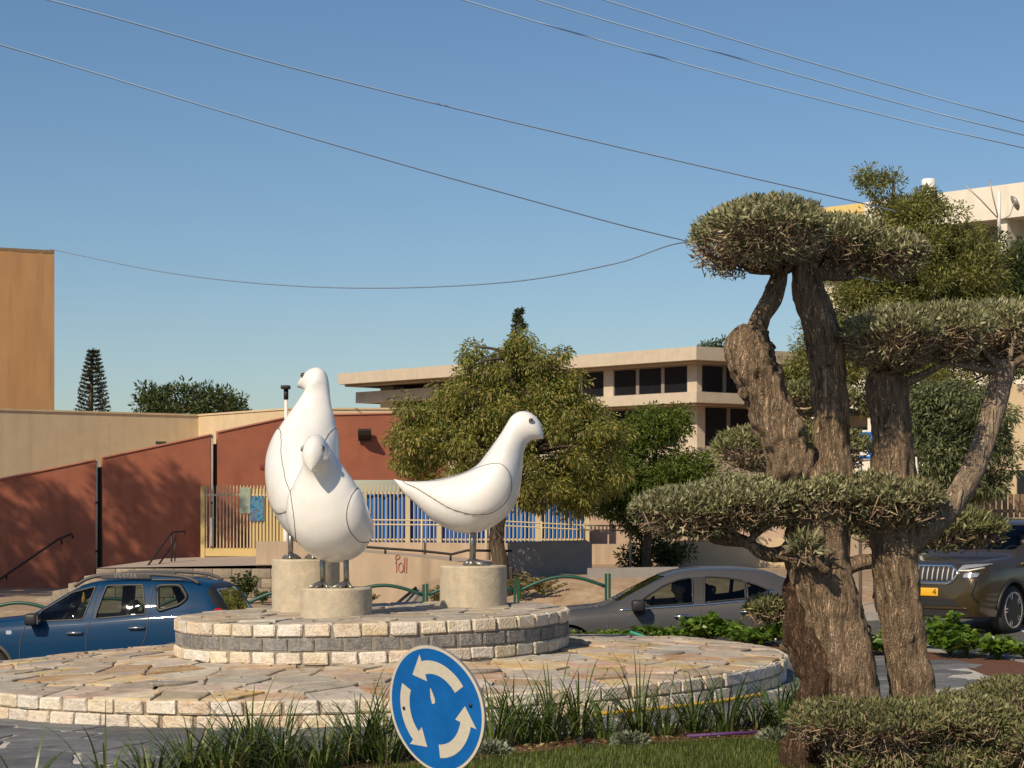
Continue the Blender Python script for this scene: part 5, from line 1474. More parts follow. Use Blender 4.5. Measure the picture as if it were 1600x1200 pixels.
# distant trees
base = Vector((P(300, 0, 82).x, 82, .4))
leafy_tree('round_distant_tree', 'round green tree top showing over the cream building', base,
           [base, P(300, 700, 82), P(300, 640, 82)],
           ell_clumps([EL(300, 645, 82, 42, 82, 2.0), EL(250, 640, 40, 28, 82, 1.2), EL(345, 640, 38, 28, 82, 1.2), EL(232, 620, 12, 16, 82, .5)], 210, .3, .5, 12),
           9000, .2, .07, M['leaf_dark'], up=.2, trunk_r=.25)
base = Vector((P(1125, 0, 95).x, 95, .5))
leafy_tree('distant_dark_tree', 'small dark tree top peeping over the beige school roof', base, [base, P(1125, 650, 95), P(1125, 560, 95)],
           ell_clumps([EL(1128, 556, 40, 24, 95, 1.2)], 60, .3, .45, 13), 2400, .2, .07, M['leaf_dark'], trunk_r=.2)
# Norfolk pine
NY = 100.0
nb = P(142, 0, NY); t = thing('norfolk_pine', 'narrow conical pine over the cream building at the left', 'tree', (nb.x, NY, .5))
ztop = P(0, 543, NY).z - .5; zlow = P(0, 660, NY).z - .5
MB().tube([(0, 0, 0), (0, 0, ztop * .7), (.12, 0, ztop)], [.22, .12, .03], 8).build('trunk', M['bark'], t)
pos = []; dr = []
z = zlow - 1
while z < ztop - .15:
    f = (ztop - z) / (ztop - zlow); rad = .12 + .78 * min(1, f) ** .8
    for k in range(7):
        a = 2 * math.pi * (k + rnd.random() * .5) / 7
        m = 70; u = nrng.random(m) ** .7
        p = np.stack([np.cos(a) * rad * u + .12 * (z / ztop), np.sin(a) * rad * u, z + .26 * u * u * rad], 1) + nrng.normal(size=(m, 3)) * .03
        pos.append(p); dr.append(np.stack([np.full(m, math.cos(a)), np.full(m, math.sin(a)), np.full(m, .6)], 1) + rand_unit(m) * .6)
    z += .2
leaf_cloud('crown', np.concatenate(pos), np.concatenate(dr), .12, .05, M['leaf_pine'], t, kind='stuff')
# spire conifer behind the central tree
SY = 88.0
nb = P(811, 0, SY); t = thing('spire_conifer', 'thin spire of a conifer above the drooping tree', 'tree', (nb.x, SY, .5))
ztop = P(0, 482, SY).z - .5; zlow = P(0, 560, SY).z - .5
MB().tube([(0, 0, 0), (0, 0, ztop)], [.2, .03], 8).build('trunk', M['bark'], t)
pos = []; dr = []
z = zlow - 3
while z < ztop:
    f = max(0, (ztop - z) / (ztop - zlow)); rad = .1 + .42 * f
    for k in range(6):
        a = 2 * math.pi * rnd.random(); m = 30; u = nrng.random(m)
        p = np.stack([np.cos(a) * rad * u, np.sin(a) * rad * u, z + .1 * u - .1], 1) + nrng.normal(size=(m, 3)) * .05
        pos.append(p); dr.append(np.stack([np.full(m, math.cos(a)), np.full(m, math.sin(a)), np.full(m, .3)], 1) + rand_unit(m) * .7)
    z += .22
leaf_cloud('crown', np.concatenate(pos), np.concatenate(dr), .16, .06, M['leaf_dark'], t, kind='stuff')
# street tree just outside the left of the view: its shade falls on the terracotta wall
base = Vector((-17.2, 40.6, -.6))
leafy_tree('street_tree', 'street tree just left of the view that shades the terracotta wall', base, [base, base + Vector((.2, 0, 2.4)), base + Vector((0, .2, 5.4)), base + Vector((.2, .1, 9.2))],
           ell_clumps([(Vector((-17.0, 40.8, 9.3)), (1.6, 1.4, 1.5)), (Vector((-14.4, 41.6, 11.0)), (1.4, .5, .35)), (Vector((-13.3, 41.8, 10.1)), (1.2, .5, .35)), (Vector((-15.2, 41.4, 10.2)), (1.0, .5, .4)), (Vector((-16.2, 40.4, 7.6)), (1.9, 1.2, .8)), (Vector((-16.0, 39.5, 6.3)), (2.4, 1.3, .6))], 210, .26, .42, 15), 28000, .16, .05, M['leaf_dark'], trunk_r=.2)

# ------------------------------------------------------------------ cars
def loft_car(L, top, wid, belt, zb, roofw, nst=72):
    """closed body shell in car space: x forward, y left, z up. tables are over u = distance from the nose"""
    us = sorted(set([0.0, .02, .05, .1, .16] + [L * i / nst for i in range(nst + 1)] + [L - .16, L - .1, L - .05, L - .02]))
    def sm(tab, u):   # smooth the table a little
        return sum(lerp_table(tab, u + d) * w for d, w in ((-.08, .2), (0, .6), (.08, .2))) if .1 < u < L - .1 else lerp_table(tab, u)
    rows = []
    for u in us:
        zt, w, b, z0, rw = sm(top, u), sm(wid, u), sm(belt, u), lerp_table(zb, u), sm(roofw, u)
        s = min(b, zt - .05)                      # shoulder
        g = max(0.0, zt - s)                      # greenhouse height
        rw = rw if g > .15 else None
        sec = [(0, z0), (w * .7, z0), (w * .93, z0 + .03), (w * .972, z0 + .12), (w * .985, z0 + .3 * (s - z0)), (w, z0 + .55 * (s - z0)), (w * .998, z0 + .75 * (s - z0)), (w * .985, z0 + .88 * (s - z0)), (w * .955, s - .012), (w * .93, s + .012 * min(1, g * 4))]
        k = smooth01(.08, .35, g)
        wr = (w * .93) * (1 - k) * .93 + k * (roofw and lerp_table(roofw, u))
        zsid = s + g * (1 - .17 * k - .25 * (1 - k))
        for f in (.25, .5, .75, 1.0):
            y = w * .93 + (wr - w * .93) * (f ** 1.25); sec.append((y, s + .012 + (zsid - s - .012) * f))
        sec += [(wr * .93, zsid + (zt - zsid) * .45), (wr * .8, zsid + (zt - zsid) * .72), (wr * .5, zsid + (zt - zsid) * .93), (0, zt)]
        rows.append([(L / 2 - u, y, z) for y, z in sec])
    m = len(rows[0]); full = []
    for r in rows: full.append(r + [(x, -y, z) for x, y, z in r[-2:0:-1]])
    n = len(full[0]); vs = [p for r in full for p in r]
    fs = [(i * n + k, (i + 1) * n + k, (i + 1) * n + (k + 1) % n, i * n + (k + 1) % n) for i in range(len(full) - 1) for k in range(n)]
    fs += [tuple(range(n)), tuple((len(full) - 1) * n + k for k in range(n - 1, -1, -1))]
    return vs, fs

def mk_tmp(name, vs, fs, mt):
    me = bpy.data.meshes.new(name); me.from_pydata([tuple(v) for v in vs], [], fs); me.materials.append(mt)
    bm = bmesh.new(); bm.from_mesh(me); bmesh.ops.recalc_face_normals(bm, faces=bm.faces); bm.to_mesh(me); bm.free()
    o = bpy.data.objects.new(name, me); COL.objects.link(o); return o

def cut(base, cutters):
    for c in cutters:
        md = base.modifiers.new('b', 'BOOLEAN'); md.operation = 'DIFFERENCE'; md.object = c; md.solver = 'EXACT'
        try: md.material_mode = 'TRANSFER'
        except Exception: pass
    dg = bpy.context.evaluated_depsgraph_get(); dg.update()
    me = bpy.data.meshes.new_from_object(base.evaluated_get(dg))
    for c in cutters: bpy.data.objects.remove(c)
    bpy.data.objects.remove(base)
    return me

def round_poly(poly, r=.04, n=4):
    out = []; m = len(poly)
    for i in range(m):
        p = Vector(poly[i]); a = Vector(poly[i - 1]); b = Vector(poly[(i + 1) % m])
        d1_ = (a - p); d2_ = (b - p); q = min(r, d1_.length * .4, d2_.length * .4)
        s = p + d1_.normalized() * q; e = p + d2_.normalized() * q
        for k in range(n + 1):
            t = k / n; out.append(tuple((1 - t) ** 2 * s + 2 * t * (1 - t) * p + t * t * e))
    return out

def fill_grid(poly, step):
    """triangulated patch of a 2D polygon with interior points"""
    bm = bmesh.new()
    vv = []
    for i in range(len(poly)):
        a = Vector(poly[i]); b = Vector(poly[(i + 1) % len(poly)]); m = max(1, int((b - a).length / step))
        for k in range(m): vv.append(bm.verts.new((*(a.lerp(b, k / m)), 0)))
    f = bm.faces.new(vv)
    bmesh.ops.triangulate(bm, faces=[f], quad_method='BEAUTY', ngon_method='BEAUTY')
    xs_ = [p[0] for p in poly]; ys_ = [p[1] for p in poly]
    x = min(xs_) + step
    while x < max(xs_):
        geom = list(bm.verts) + list(bm.edges) + list(bm.faces)
        bmesh.ops.bisect_plane(bm, geom=geom, plane_co=(x, 0, 0), plane_no=(1, 0, 0)); x += step
    y = min(ys_) + step
    while y < max(ys_):
        geom = list(bm.verts) + list(bm.edges) + list(bm.faces)
        bmesh.ops.bisect_plane(bm, geom=geom, plane_co=(0, y, 0), plane_no=(0, 1, 0)); y += step
    bm.verts.index_update()
    v = [(p.co.x, p.co.y) for p in bm.verts]; fs = [tuple(q.index for q in f.verts) for f in bm.faces]
    bm.free(); return v, fs

def letter_mesh(name, body, size, mt, parent, loc, rot, space=1.0):
    fc = bpy.data.curves.new(name, 'FONT'); fc.body = body; fc.size = size; fc.extrude = .002; fc.align_x = 'CENTER'; fc.align_y = 'CENTER'; fc.space_character = space
    o = bpy.data.objects.new(name, fc); COL.objects.link(o)
    dg = bpy.context.evaluated_depsgraph_get(); dg.update()
    me = bpy.data.meshes.new_from_object(o.evaluated_get(dg)); bpy.data.objects.remove(o)
    me.materials.clear(); me.materials.append(mt)
    l = link(name, me, parent, loc); l.rotation_euler = rot
    return l

class Car:
    def __init__(self, name, label, loc, rz, L, top, wid, belt, zb, roofw, paint, wheels, wr=.335):
        self.L = L; self.t = thing(name, label, 'car', loc, rz); self.paint = paint
        self.vs, self.fs = loft_car(L, top, wid, belt, zb, roofw)
        self.bv = BVHTree.FromPolygons([tuple(v) for v in self.vs], self.fs)
        self.cutters = []; self.wheels = wheels; self.wr = wr; self.top = top; self.wid = wid; self.belt = belt; self.zb = zb; self.roofw = roofw
    def X(self, u): return self.L / 2 - u
    def cavity(self, u0, u1, z0):
        tp = [(u, z - .055) for u, z in self.top]; wd = [(u, w - .075) for u, w in self.wid]; rf = [(u, w - .06) for u, w in self.roofw]
        vs, fs = loft_car(self.L, tp, wd, [(u, z) for u, z in self.belt], [(0, z0), (self.L, z0)], rf, 40)
        vs = [(max(self.X(u1), min(self.X(u0), x)), y, z) for x, y, z in vs]
        # keep sections distinct after clamping
        o = mk_tmp('cav', vs, fs, M['interior'])
        bm = bmesh.new(); bm.from_mesh(o.data); bmesh.ops.remove_doubles(bm, verts=bm.verts, dist=.0005); bmesh.ops.dissolve_degenerate(bm, edges=bm.edges, dist=.0005); bmesh.ops.recalc_face_normals(bm, faces=bm.faces); bm.to_mesh(o.data); bm.free()
        self.cutters.append(o)
    def side_hole(self, poly):
        p = [(self.X(u), z) for u, z in poly]; n = len(p)
        vs = [(x, -1.3, z) for x, z in p] + [(x, 1.3, z) for x, z in p]
        fs = [tuple(range(n)), tuple(range(2 * n - 1, n - 1, -1))] + [(i, n + i, n + (i + 1) % n, (i + 1) % n) for i in range(n)]
        self.cutters.append(mk_tmp('hole', vs, fs, M['black_plastic']))
    def end_hole(self, poly, x0, x1):
        n = len(poly); vs = [(x0, y, z) for y, z in poly] + [(x1, y, z) for y, z in poly]
        fs = [tuple(range(n)), tuple(range(2 * n - 1, n - 1, -1))] + [(i, n + i, n + (i + 1) % n, (i + 1) % n) for i in range(n)]
        self.cutters.append(mk_tmp('hole', vs, fs, M['black_plastic']))
    def arches(self, r):
        for u in self.wheels:
            for sg in (1, -1):
                n = 36; vs = []
                for y in (.52, 1.2):
                    for k in range(n): vs.append((self.X(u) + r * math.cos(2 * math.pi * k / n), sg * y, self.wr + r * math.sin(2 * math.pi * k / n)))
                fs = [tuple(range(n)), tuple(range(2 * n - 1, n - 1, -1))] + [(i, n + i, n + (i + 1) % n, (i + 1) % n) for i in range(n)]
                self.cutters.append(mk_tmp('arch', vs, fs, M['black_plastic']))
    def body(self):
        b = mk_tmp('body_tmp', self.vs, self.fs, self.paint)
        for m in (M['interior'], M['black_plastic']): b.data.materials.append(m)
        me = cut(b, self.cutters)
        me.name = 'body'; me.polygons.foreach_set("use_smooth", [True] * len(me.polygons))
        try: me.set_sharp_from_angle(angle=math.radians(55))
        except Exception: pass
        return link('body', me, self.t)
    def repaint(self, me, test, idx):
        for p in me.polygons:
            if p.material_index == 0 and test(self.L / 2 - p.center.x, abs(p.center.y), p.center.z): p.material_index = idx
    def hit_side(self, u, z, sg=1, off=0.0):
        h = self.bv.ray_cast(Vector((self.X(u), sg * 2.0, z)), Vector((0, -sg, 0)))
        if h[0] is None: return None
        return h[0] + h[1].normalized() * (off if h[1].y * sg > 0 else -off)
    def hit_end(self, y, z, front=True, off=0.0):
        s = 1 if front else -1
        h = self.bv.ray_cast(Vector((s * 4.0, y, z)), Vector((-s, 0, 0)))
        if h[0] is None: return None
        return h[0] + h[1].normalized() * (off if h[1].x * s > 0 else -off)
    def patch(self, name, poly, mt, off, sides=(1, -1), step=.1, parent=None, end=None):
        out = []
        v, fs = fill_grid(poly, step)
        if end is not None:
            pts = [self.hit_end(a, b, end, off) for a, b in v]
            if any(p is None for p in pts): 
                good = [p for p in pts if p is not None]
                if not good: return out
                pts = [p if p is not None else min(good, key=lambda q: 0) for p in pts]
            mb = MB(); mb.add(pts, fs, 0, True); out.append(mb.build(name, mt, parent or self.t)); return out
        for sg in sides:
            pts = [self.hit_side(a, b, sg, off) for a, b in v]
            if any(p is None for p in pts): continue
            mb = MB(); mb.add(pts, fs, 0, True); out.append(mb.build(name, mt, parent or self.t))
        return out
    def line(self, name, poly, mt, r, sides=(1, -1), closed=False, end=None, step=.05):
        pp = list(poly) + ([poly[0]] if closed else []); dense = []
        for a, b in zip(pp, pp[1:]):
            m = max(1, int(math.hypot(a[0] - b[0], a[1] - b[1]) / step))
            dense += [(a[0] + (b[0] - a[0]) * k / m, a[1] + (b[1] - a[1]) * k / m) for k in range(m)]
        dense.append(pp[-1])
        for sg in ((1,) if end is not None else sides):
            pts = [(self.hit_end(a, b, end, .001) if end is not None else self.hit_side(a, b, sg, .001)) for a, b in dense]
            pts = [p for p in pts if p is not None]
            if len(pts) < 2: continue
            mb = MB(); mb.tube(pts, r, 6); mb.build(name, mt, self.t)
    def wheel(self, u, sg, spokes, hub=.24, mt=None):
        w = empty('wheel', (self.X(u), sg * (lerp_table(self.wid, u) - .115), self.wr)); w.parent = self.t
        Mx = Matrix.Rotation(-sg * math.pi / 2, 4, 'X')
        R = self.wr; W = .11
        MB().lathe([(hub, -W), (R - .05, -W), (R - .012, -W + .03), (R, -W + .06), (R, W - .06), (R - .012, W - .03), (R - .05, W), (hub, W)], 44, M=Mx).build('tyre', M['tyre'], w)
        mb = MB(); mb.lathe([(hub + .012, -W + .01), (hub + .012, W + .004), (hub - .012, W + .006), (hub - .02, W - .03), (hub - .03, -.02), (.02, -.03)], 44, M=Mx, smooth=True); mb.build('rim', mt or M['rim'], w)
        mb = MB()
        for k in range(spokes):
            a = 2 * math.pi * k / spokes
            for da in (-.12, .12):
                p0 = Vector((math.cos(a) * .05, math.sin(a) * .05, W - .025)); p1 = Vector((math.cos(a + da) * (hub - .005), math.sin(a + da) * (hub - .005), W - .008))
                mb.tube([Mx @ p0, Mx @ p0.lerp(p1, .5), Mx @ p1], [.022, .017, .02], 6)
        mb.lathe([(.06, W - .06), (.06, W - .015), (.04, W - .005)], 16, M=Mx); mb.build('spokes', M['rim'], w)
        MB().lathe([(hub - .035, -.03), (hub - .035, -.01)], 24, M=Mx).build('brake_disc', M['dark_metal'], w)
    def handle(self, u, z, mt, sides=(1, -1)):
        for sg in sides:
            a, b = self.hit_side(u - .1, z, sg, .03), self.hit_side(u + .1, z + .008, sg, .03)
            a0, b0 = self.hit_side(u - .11, z, sg, -.01), self.hit_side(u + .11, z + .008, sg, -.01)
            mb = MB(); mb.tube([a0, a, b, b0], [.016, .017, .02, .018], 8); mb.build('door_handle', mt, self.t)
            self.patch('handle_recess', round_poly([(u - .1, z - .035), (u + .09, z - .03), (u + .09, z + .035), (u - .1, z + .03)], .03), M['black_plastic'], .002, (sg,), .1)
    def mirror(self, u, z, mt, sides=(1, -1), w=.2):
        for sg in sides:
            c = self.hit_side(u, z, sg, 0)
            c = Vector((c.x, sg * (lerp_table(self.wid, u) + .0), z))
            m = empty('wing_mirror', c); m.parent = self.t
            MB().bbox((-.1, -.02 if sg > 0 else -w, -.07), (.08, w if sg > 0 else .02, .09), .035).build('mirror_cap', mt, m)
            MB().box((-.106, .02 if sg > 0 else -w + .02, -.05), (-.1, w - .02 if sg > 0 else -.02, .07)).build('mirror_glass', M['chrome'], m)
            MB().tube([(0, -sg * .1, -.06), (0, sg * .03, -.05)], .03, 8).build('mirror_foot', M['black_plastic'], m)
    def seats(self, us, mt, ys=(.36, -.36), zf=.3, hb=1.0):
        for u in us:
            for y in ys:
                s = empty('seat', (self.X(u), y, zf)); s.parent = self.t
                MB().bbox((-.28, -.25, 0), (.27, .25, .22), .06).build('cushion', mt, s)
                Mx = Matrix.Translation((-.27, 0, .18)) @ Matrix.Rotation(-.28, 4, 'Y')
                MB().bbox((-.08, -.24, 0), (.08, .24, hb - .5), .06, M=Mx).build('backrest', mt, s)
                MB().bbox((-.05, -.13, hb - .46), (.06, .13, hb - .22), .05, M=Mx).build('headrest', mt, s)
    def steering(self, u, y, z, tilt=.45):
        mb = MB(); pts = [Vector((math.sin(tilt) * -.0 + .19 * math.sin(a) * math.sin(tilt) * -1, .19 * math.cos(a), .19 * math.sin(a) * math.cos(tilt))) for a in [2 * math.pi * k / 28 for k in range(29)]]
        mb.tube([Vector((self.X(u), y, z)) + p for p in pts], .017, 8, cap=False)
        mb.tube([(self.X(u), y - .18, z), (self.X(u), y + .18, z)], .02, 6)
        mb.bbox((self.X(u) - .02, y - .06, z - .06), (self.X(u) + .05, y + .06, z + .05), .02)
        mb.build('steering_wheel', M['black_plastic'], self.t)
    def dash(self, u0, u1, z, w=.68):
        MB().bbox((self.X(u1), -w, z - .35), (self.X(u0), w, z), .06).build('dashboard', M['black_plastic'], self.t)

# --- blue estate-bodied off-roader on the left
bz = RD(-6.0) + .0
cyaw = math.radians(180 - 7)
px0, px1 = -13, 280
bc = P(160, 0, 28.4)
top = [(0, .74), (.04, .86), (.12, .93), (.4, 1.0), (.8, 1.045), (1.2, 1.075), (1.36, 1.1), (1.5, 1.19), (1.8, 1.4), (2.03, 1.53), (2.25, 1.58), (2.7, 1.62), (3.2, 1.615), (3.6, 1.59), (3.88, 1.545), (3.96, 1.48), (4.12, 1.22), (4.2, 1.08), (4.3, .98), (4.34, .8)]
wid = [(0, .66), (.06, .74), (.2, .83), (.45, .89), (.8, .905), (1.5, .9), (3.0, .9), (3.6, .905), (4.0, .87), (4.2, .81), (4.3, .76), (4.34, .72)]
belt = [(0, .7), (.5, .93), (1.3, 1.0), (1.5, 1.01), (2.2, 1.055), (3.0, 1.13), (3.6, 1.17), (4.0, 1.14), (4.34, .8)]
zbt = [(0, .3), (.15, .26), (.6, .24), (3.6, .24), (4.2, .3), (4.34, .36)]
rfw = [(0, .6), (1.4, .66), (2.0, .63), (2.6, .65), (3.4, .65), (3.9, .62), (4.34, .6)]
B = Car('blue_off_roader', 'dark blue off roader with roof rails driving left behind the platform', (bc.x, bc.y, RD(bc.x) + .055), cyaw, 4.34, top, wid, belt, zbt, rfw, M['paint_blue'], (.82, 3.49), .345)
B.cavity(1.42, 4.05, .55)
W1 = round_poly([(1.50, 1.03), (1.56, 1.17), (1.96, 1.42), (2.29, 1.505), (2.18, 1.065)], .035)
W2 = round_poly([(2.34, 1.075), (2.44, 1.515), (2.95, 1.53), (3.05, 1.14)], .035)
W3 = round_poly([(3.16, 1.52), (3.47, 1.525), (3.60, 1.36), (3.51, 1.27), (3.22, 1.18)], .05)
for w in (W1, W2, W3): B.side_hole(w)
WS = round_poly([(-.64, 1.14), (.64, 1.14), (.56, 1.5), (-.56, 1.5)], .06); RW = round_poly([(-.6, 1.16), (.6, 1.16), (.53, 1.48), (-.53, 1.48)], .08)
B.end_hole(WS, B.X(2.2), B.X(1.0)); B.end_hole(RW, B.X(4.6), B.X(3.7)); B.arches(.39)
bb = B.body(); B.repaint(bb.data, lambda u, y, z: u > 3.84 + (1.52 - z) * .45 and z > 1.0, [m.name for m in bb.data.materials].index('black plastic'))
for w in (W1, W2, W3): B.patch('side_window', w, M['car_glass'], -.012)
B.patch('windscreen', WS, M['car_glass'], -.01, end=True); B.patch('rear_window', RW, glass_mat('dark tailgate glass', (.05, .055, .06)), -.008, end=False)
for w in (W1, W2): B.line('window_trim', w, M['grey_plastic'], .011, closed=True)
B.line('window_trim', W3, M['black_plastic'], .026, closed=True)
for s in ([(1.4, 1.03), (1.33, .8), (1.3, .45), (1.32, .33)], [(2.34, 1.52), (2.29, 1.08), (2.24, .8), (2.24, .34)], [(3.09, 1.52), (3.1, 1.12), (3.07, .85), (2.95, .6), (2.9, .34)]): B.line('door_seam', s, M['groove'], .006)
B.handle(2.08, .88, M['chrome']); B.handle(2.94, .955, M['chrome'])
B.mirror(1.52, 1.06, M['black_plastic'])
for sg in (1, -1):
    B.patch('side_lamp', round_poly([(1.12, .86), (1.2, .86), (1.2, .91), (1.12, .91)], .02), M['lamp_clear'], .006, (sg,))
    B.patch('tail_lamp', round_poly([(4.0, 1.05), (4.1, 1.05), (4.06, 1.22), (3.97, 1.22)], .03), M['lamp_red'], .008, (sg,), step=.05)
    B.patch('headlamp', round_poly([(.12, .76), (.45, .8), (.42, .92), (.14, .88)], .04), M['lamp_clear'], .006, (sg,), step=.05)
    B.line('arch_lip', [(.82 + .41 * math.cos(a), .345 + .41 * math.sin(a)) for a in [math.pi * k / 20 for k in range(1, 20)]], M['grey_plastic'], .028, (sg,))
    B.line('arch_lip', [(3.49 + .41 * math.cos(a), .345 + .41 * math.sin(a)) for a in [math.pi * k / 20 for k in range(1, 20)]], M['grey_plastic'], .02, (sg,))
    B.line('sill_trim', [(1.3, .33), (3.0, .33)], M['black_plastic'], .035, (sg,))
    # roof rail with lettering
    r = empty('roof_rail', (0, 0, 0)); r.parent = B.t
    yr = sg * .6
    pts = [(B.X(1.98), yr, 1.5), (B.X(2.15), yr, 1.6), (B.X(2.4), yr, 1.655), (B.X(2.9), yr, 1.67), (B.X(3.3), yr, 1.655), (B.X(3.55), yr, 1.625), (B.X(3.72), yr, 1.55)]
    MB().tube([Vector(q) for q in catmull(pts, 4)], .024, 8).build('rail_bar', M['grey_plastic'], r)
    MB().bbox((B.X(3.05), yr - .02, 1.6), (B.X(2.35), yr + .02, 1.685), .015).build('rail_panel', M['grey_plastic'], r)
    MB().bbox((B.X(3.5), yr - .015, 1.585), (B.X(3.06), yr + .015, 1.61), .008).build('rail_foot', M['grey_plastic'], r)
    letter_mesh('lettering', 'DUSTER', .07, M['grey_metal'], r, (B.X(2.7), yr + sg * .024, 1.645), (math.pi / 2, 0, math.pi if sg > 0 else 0), 1.35)
for u in B.wheels:
    for sg in (1, -1): B.wheel(u, sg, 5, .215)
B.seats((2.25,), M['interior'], hb=1.08); B.seats((3.05,), M['interior'], ys=(.4, -.4), hb=1.0); B.steering(1.78, .36, 1.0); B.dash(1.36, 1.72, 1.04)
mb = MB(); mb.lathe([(.01, 0), (.035, .02), (.03, .08), (.015, .12), (.012, .16)], 10, M=Matrix.Translation((B.X(1.92), .05, 1.24)))
mb.tube([(B.X(1.92), .05, 1.4), (B.X(1.92), .05, 1.48)], .004, 4); mb.build('air_freshener', M['plate'], B.t)
MB().bbox((B.X(1.94), -.11, 1.42), (B.X(1.9), .13, 1.49), .02).build('inside_mirror', M['black_plastic'], B.t)

# --- grey saloon in the middle
gc = P(880 + 154, 0, 28.3)
top = [(0, .52), (.03, .62), (.1, .69), (.5, .8), (1.0, .87), (1.4, .905), (1.5, .925), (1.62, .985), (1.97, 1.2), (2.21, 1.325), (2.46, 1.4), (2.8, 1.44), (3.25, 1.44), (3.6, 1.41), (3.85, 1.345), (4.05, 1.25), (4.25, 1.13), (4.4, 1.055), (4.58, 1.01), (4.63, .95), (4.66, .75)]
wid = [(0, .56), (.05, .66), (.2, .78), (.5, .86), (.95, .895), (1.6, .895), (3.0, .895), (3.65, .9), (4.1, .87), (4.45, .78), (4.62, .7), (4.66, .64)]
belt = [(0, .5), (.3, .7), (1.0, .82), (1.59, .865), (2.6, .93), (3.4, 1.0), (3.7, 1.03), (4.1, 1.02), (4.66, .9)]
zbt = [(0, .26), (.2, .2), (.7, .18), (3.9, .19), (4.5, .27), (4.66, .36)]
rfw = [(0, .55), (1.5, .62), (2.2, .58), (2.8, .59), (3.5, .57), (4.0, .56), (4.66, .55)]
S = Car('grey_saloon', 'dark grey saloon car driving left behind the platform and the leafy plants', (gc.x + .05, gc.y, RD(gc.x)), math.radians(180 + 1.5), 4.66, top, wid, belt, zbt, rfw, M['paint_grey'], (.94, 3.665), .325)
S.cavity(1.5, 4.1, .42)
W1 = round_poly([(1.80, .905), (2.02, 1.06), (2.25, 1.2), (2.45, 1.275), (2.63, 1.305), (2.62, .965)], .03)
W2 = round_poly([(2.77, .975), (2.80, 1.315), (3.1, 1.3), (3.33, 1.26), (3.33, 1.03)], .03)
W3 = round_poly([(3.36, 1.035), (3.36, 1.25), (3.52, 1.2), (3.66, 1.14), (3.5, 1.065)], .025)
for w in (W1, W2, W3): S.side_hole(w)
WS = round_poly([(-.6, .98), (.6, .98), (.52, 1.32), (-.52, 1.32)], .06); RW = round_poly([(-.56, 1.14), (.56, 1.14), (.5, 1.34), (-.5, 1.34)], .06)
S.end_hole(WS, S.X(2.4), S.X(1.2)); S.end_hole(RW, S.X(4.5), S.X(3.6)); S.arches(.365)
S.body()
for w in (W1, W2, W3): S.patch('side_window', w, M['car_glass'], -.012)
S.patch('windscreen', WS, M['car_glass'], -.008, end=True); S.patch('rear_window', RW, M['car_glass'], -.008, end=False)
S.patch('pillar_trim', [(2.635, .965), (2.645, 1.31), (2.785, 1.315), (2.755, .97)], M['black_plastic'], .003)
for w in (W1, W2, W3): S.line('window_trim', w, M['black_plastic'], .013, closed=True)
S.line('belt_moulding', [(1.62, .872), (2.63, .938), (3.38, 1.0), (3.54, 1.04), (3.7, 1.145)], M['chrome'], .018)
for s in ([(1.5, .87), (1.46, .6), (1.5, .28)], [(2.71, .95), (2.7, .6), (2.68, .26)], [(3.5, 1.0), (3.42, .75), (3.25, .45), (3.2, .27)]): S.line('door_seam', s, M['groove'], .006)
S.handle(2.47, .79, M['chrome']); S.handle(3.36, .85, M['chrome'])
S.mirror(1.86, .93, M['black_plastic'])
for sg in (1, -1):
    S.patch('tail_lamp', round_poly([(4.3, .85), (4.6, .84), (4.58, .95), (4.32, .97)], .03), M['lamp_red'], .006, (sg,), step=.05)
    S.patch('headlamp', round_poly([(.08, .58), (.45, .66), (.42, .74), (.12, .66)], .03), M['lamp_clear'], .006, (sg,), step=.05)
for u in S.wheels:
    for sg in (1, -1): S.wheel(u, sg, 7, .225)
S.seats((2.45,), M['interior'], hb=1.04, zf=.22); S.seats((3.3,), M['interior'], ys=(.38, -.38), hb=.95, zf=.24); S.steering(2.05, .36, .86); S.dash(1.5, 1.95, .9)

# --- bronze family off-roader on the right
kh = math.radians(42)
hd = Vector((-math.sin(kh), -math.cos(kh), 0)); krz = math.atan2(hd.y, hd.x)
kf = P(1441, 0, 29.0)
top = [(0, .8), (.03, .93), (.08, 1.0), (.2, 1.045), (.6, 1.09), (1.1, 1.125), (1.25, 1.15), (1.45, 1.27), (1.8, 1.48), (2.05, 1.585), (2.4, 1.64), (3.0, 1.66), (3.8, 1.64), (4.2, 1.6), (4.42, 1.5), (4.58, 1.2), (4.68, 1.05), (4.76, .8)]
wid = [(0, .78), (.04, .835), (.1, .875), (.25, .915), (.6, .935), (1.5, .93), (3.8, .935), (4.4, .9), (4.65, .84), (4.76, .78)]
belt = [(0, .8), (.25, .97), (.8, 1.02), (1.4, 1.05), (2.5, 1.08), (4.0, 1.13), (4.76, .85)]
zbt = [(0, .27), (.3, .24), (4.2, .26), (4.76, .4)]
rfw = [(0, .6), (1.4, .68), (2.1, .64), (3.0, .66), (4.2, .62), (4.76, .6)]
K = Car('bronze_off_roader', 'bronze family off roader facing us at the right, partly behind the olive trunk', (kf.x - hd.x * 2.38, kf.y - hd.y * 2.38, RD(kf.x + 1) + .0), krz, 4.76, top, wid, belt, zbt, rfw, M['paint_gold'], (.93, 3.72), .355)
K.cavity(1.3, 4.5, .5)
W1 = round_poly([(1.65, 1.1), (1.78, 1.3), (2.08, 1.5), (2.5, 1.535), (2.48, 1.11)], .04)
W2 = round_poly([(2.6, 1.115), (2.62, 1.54), (3.35, 1.53), (3.45, 1.16)], .04)
W3 = round_poly([(3.56, 1.17), (3.5, 1.52), (4.05, 1.48), (4.15, 1.22)], .05)
for w in (W1, W2, W3): K.side_hole(w)
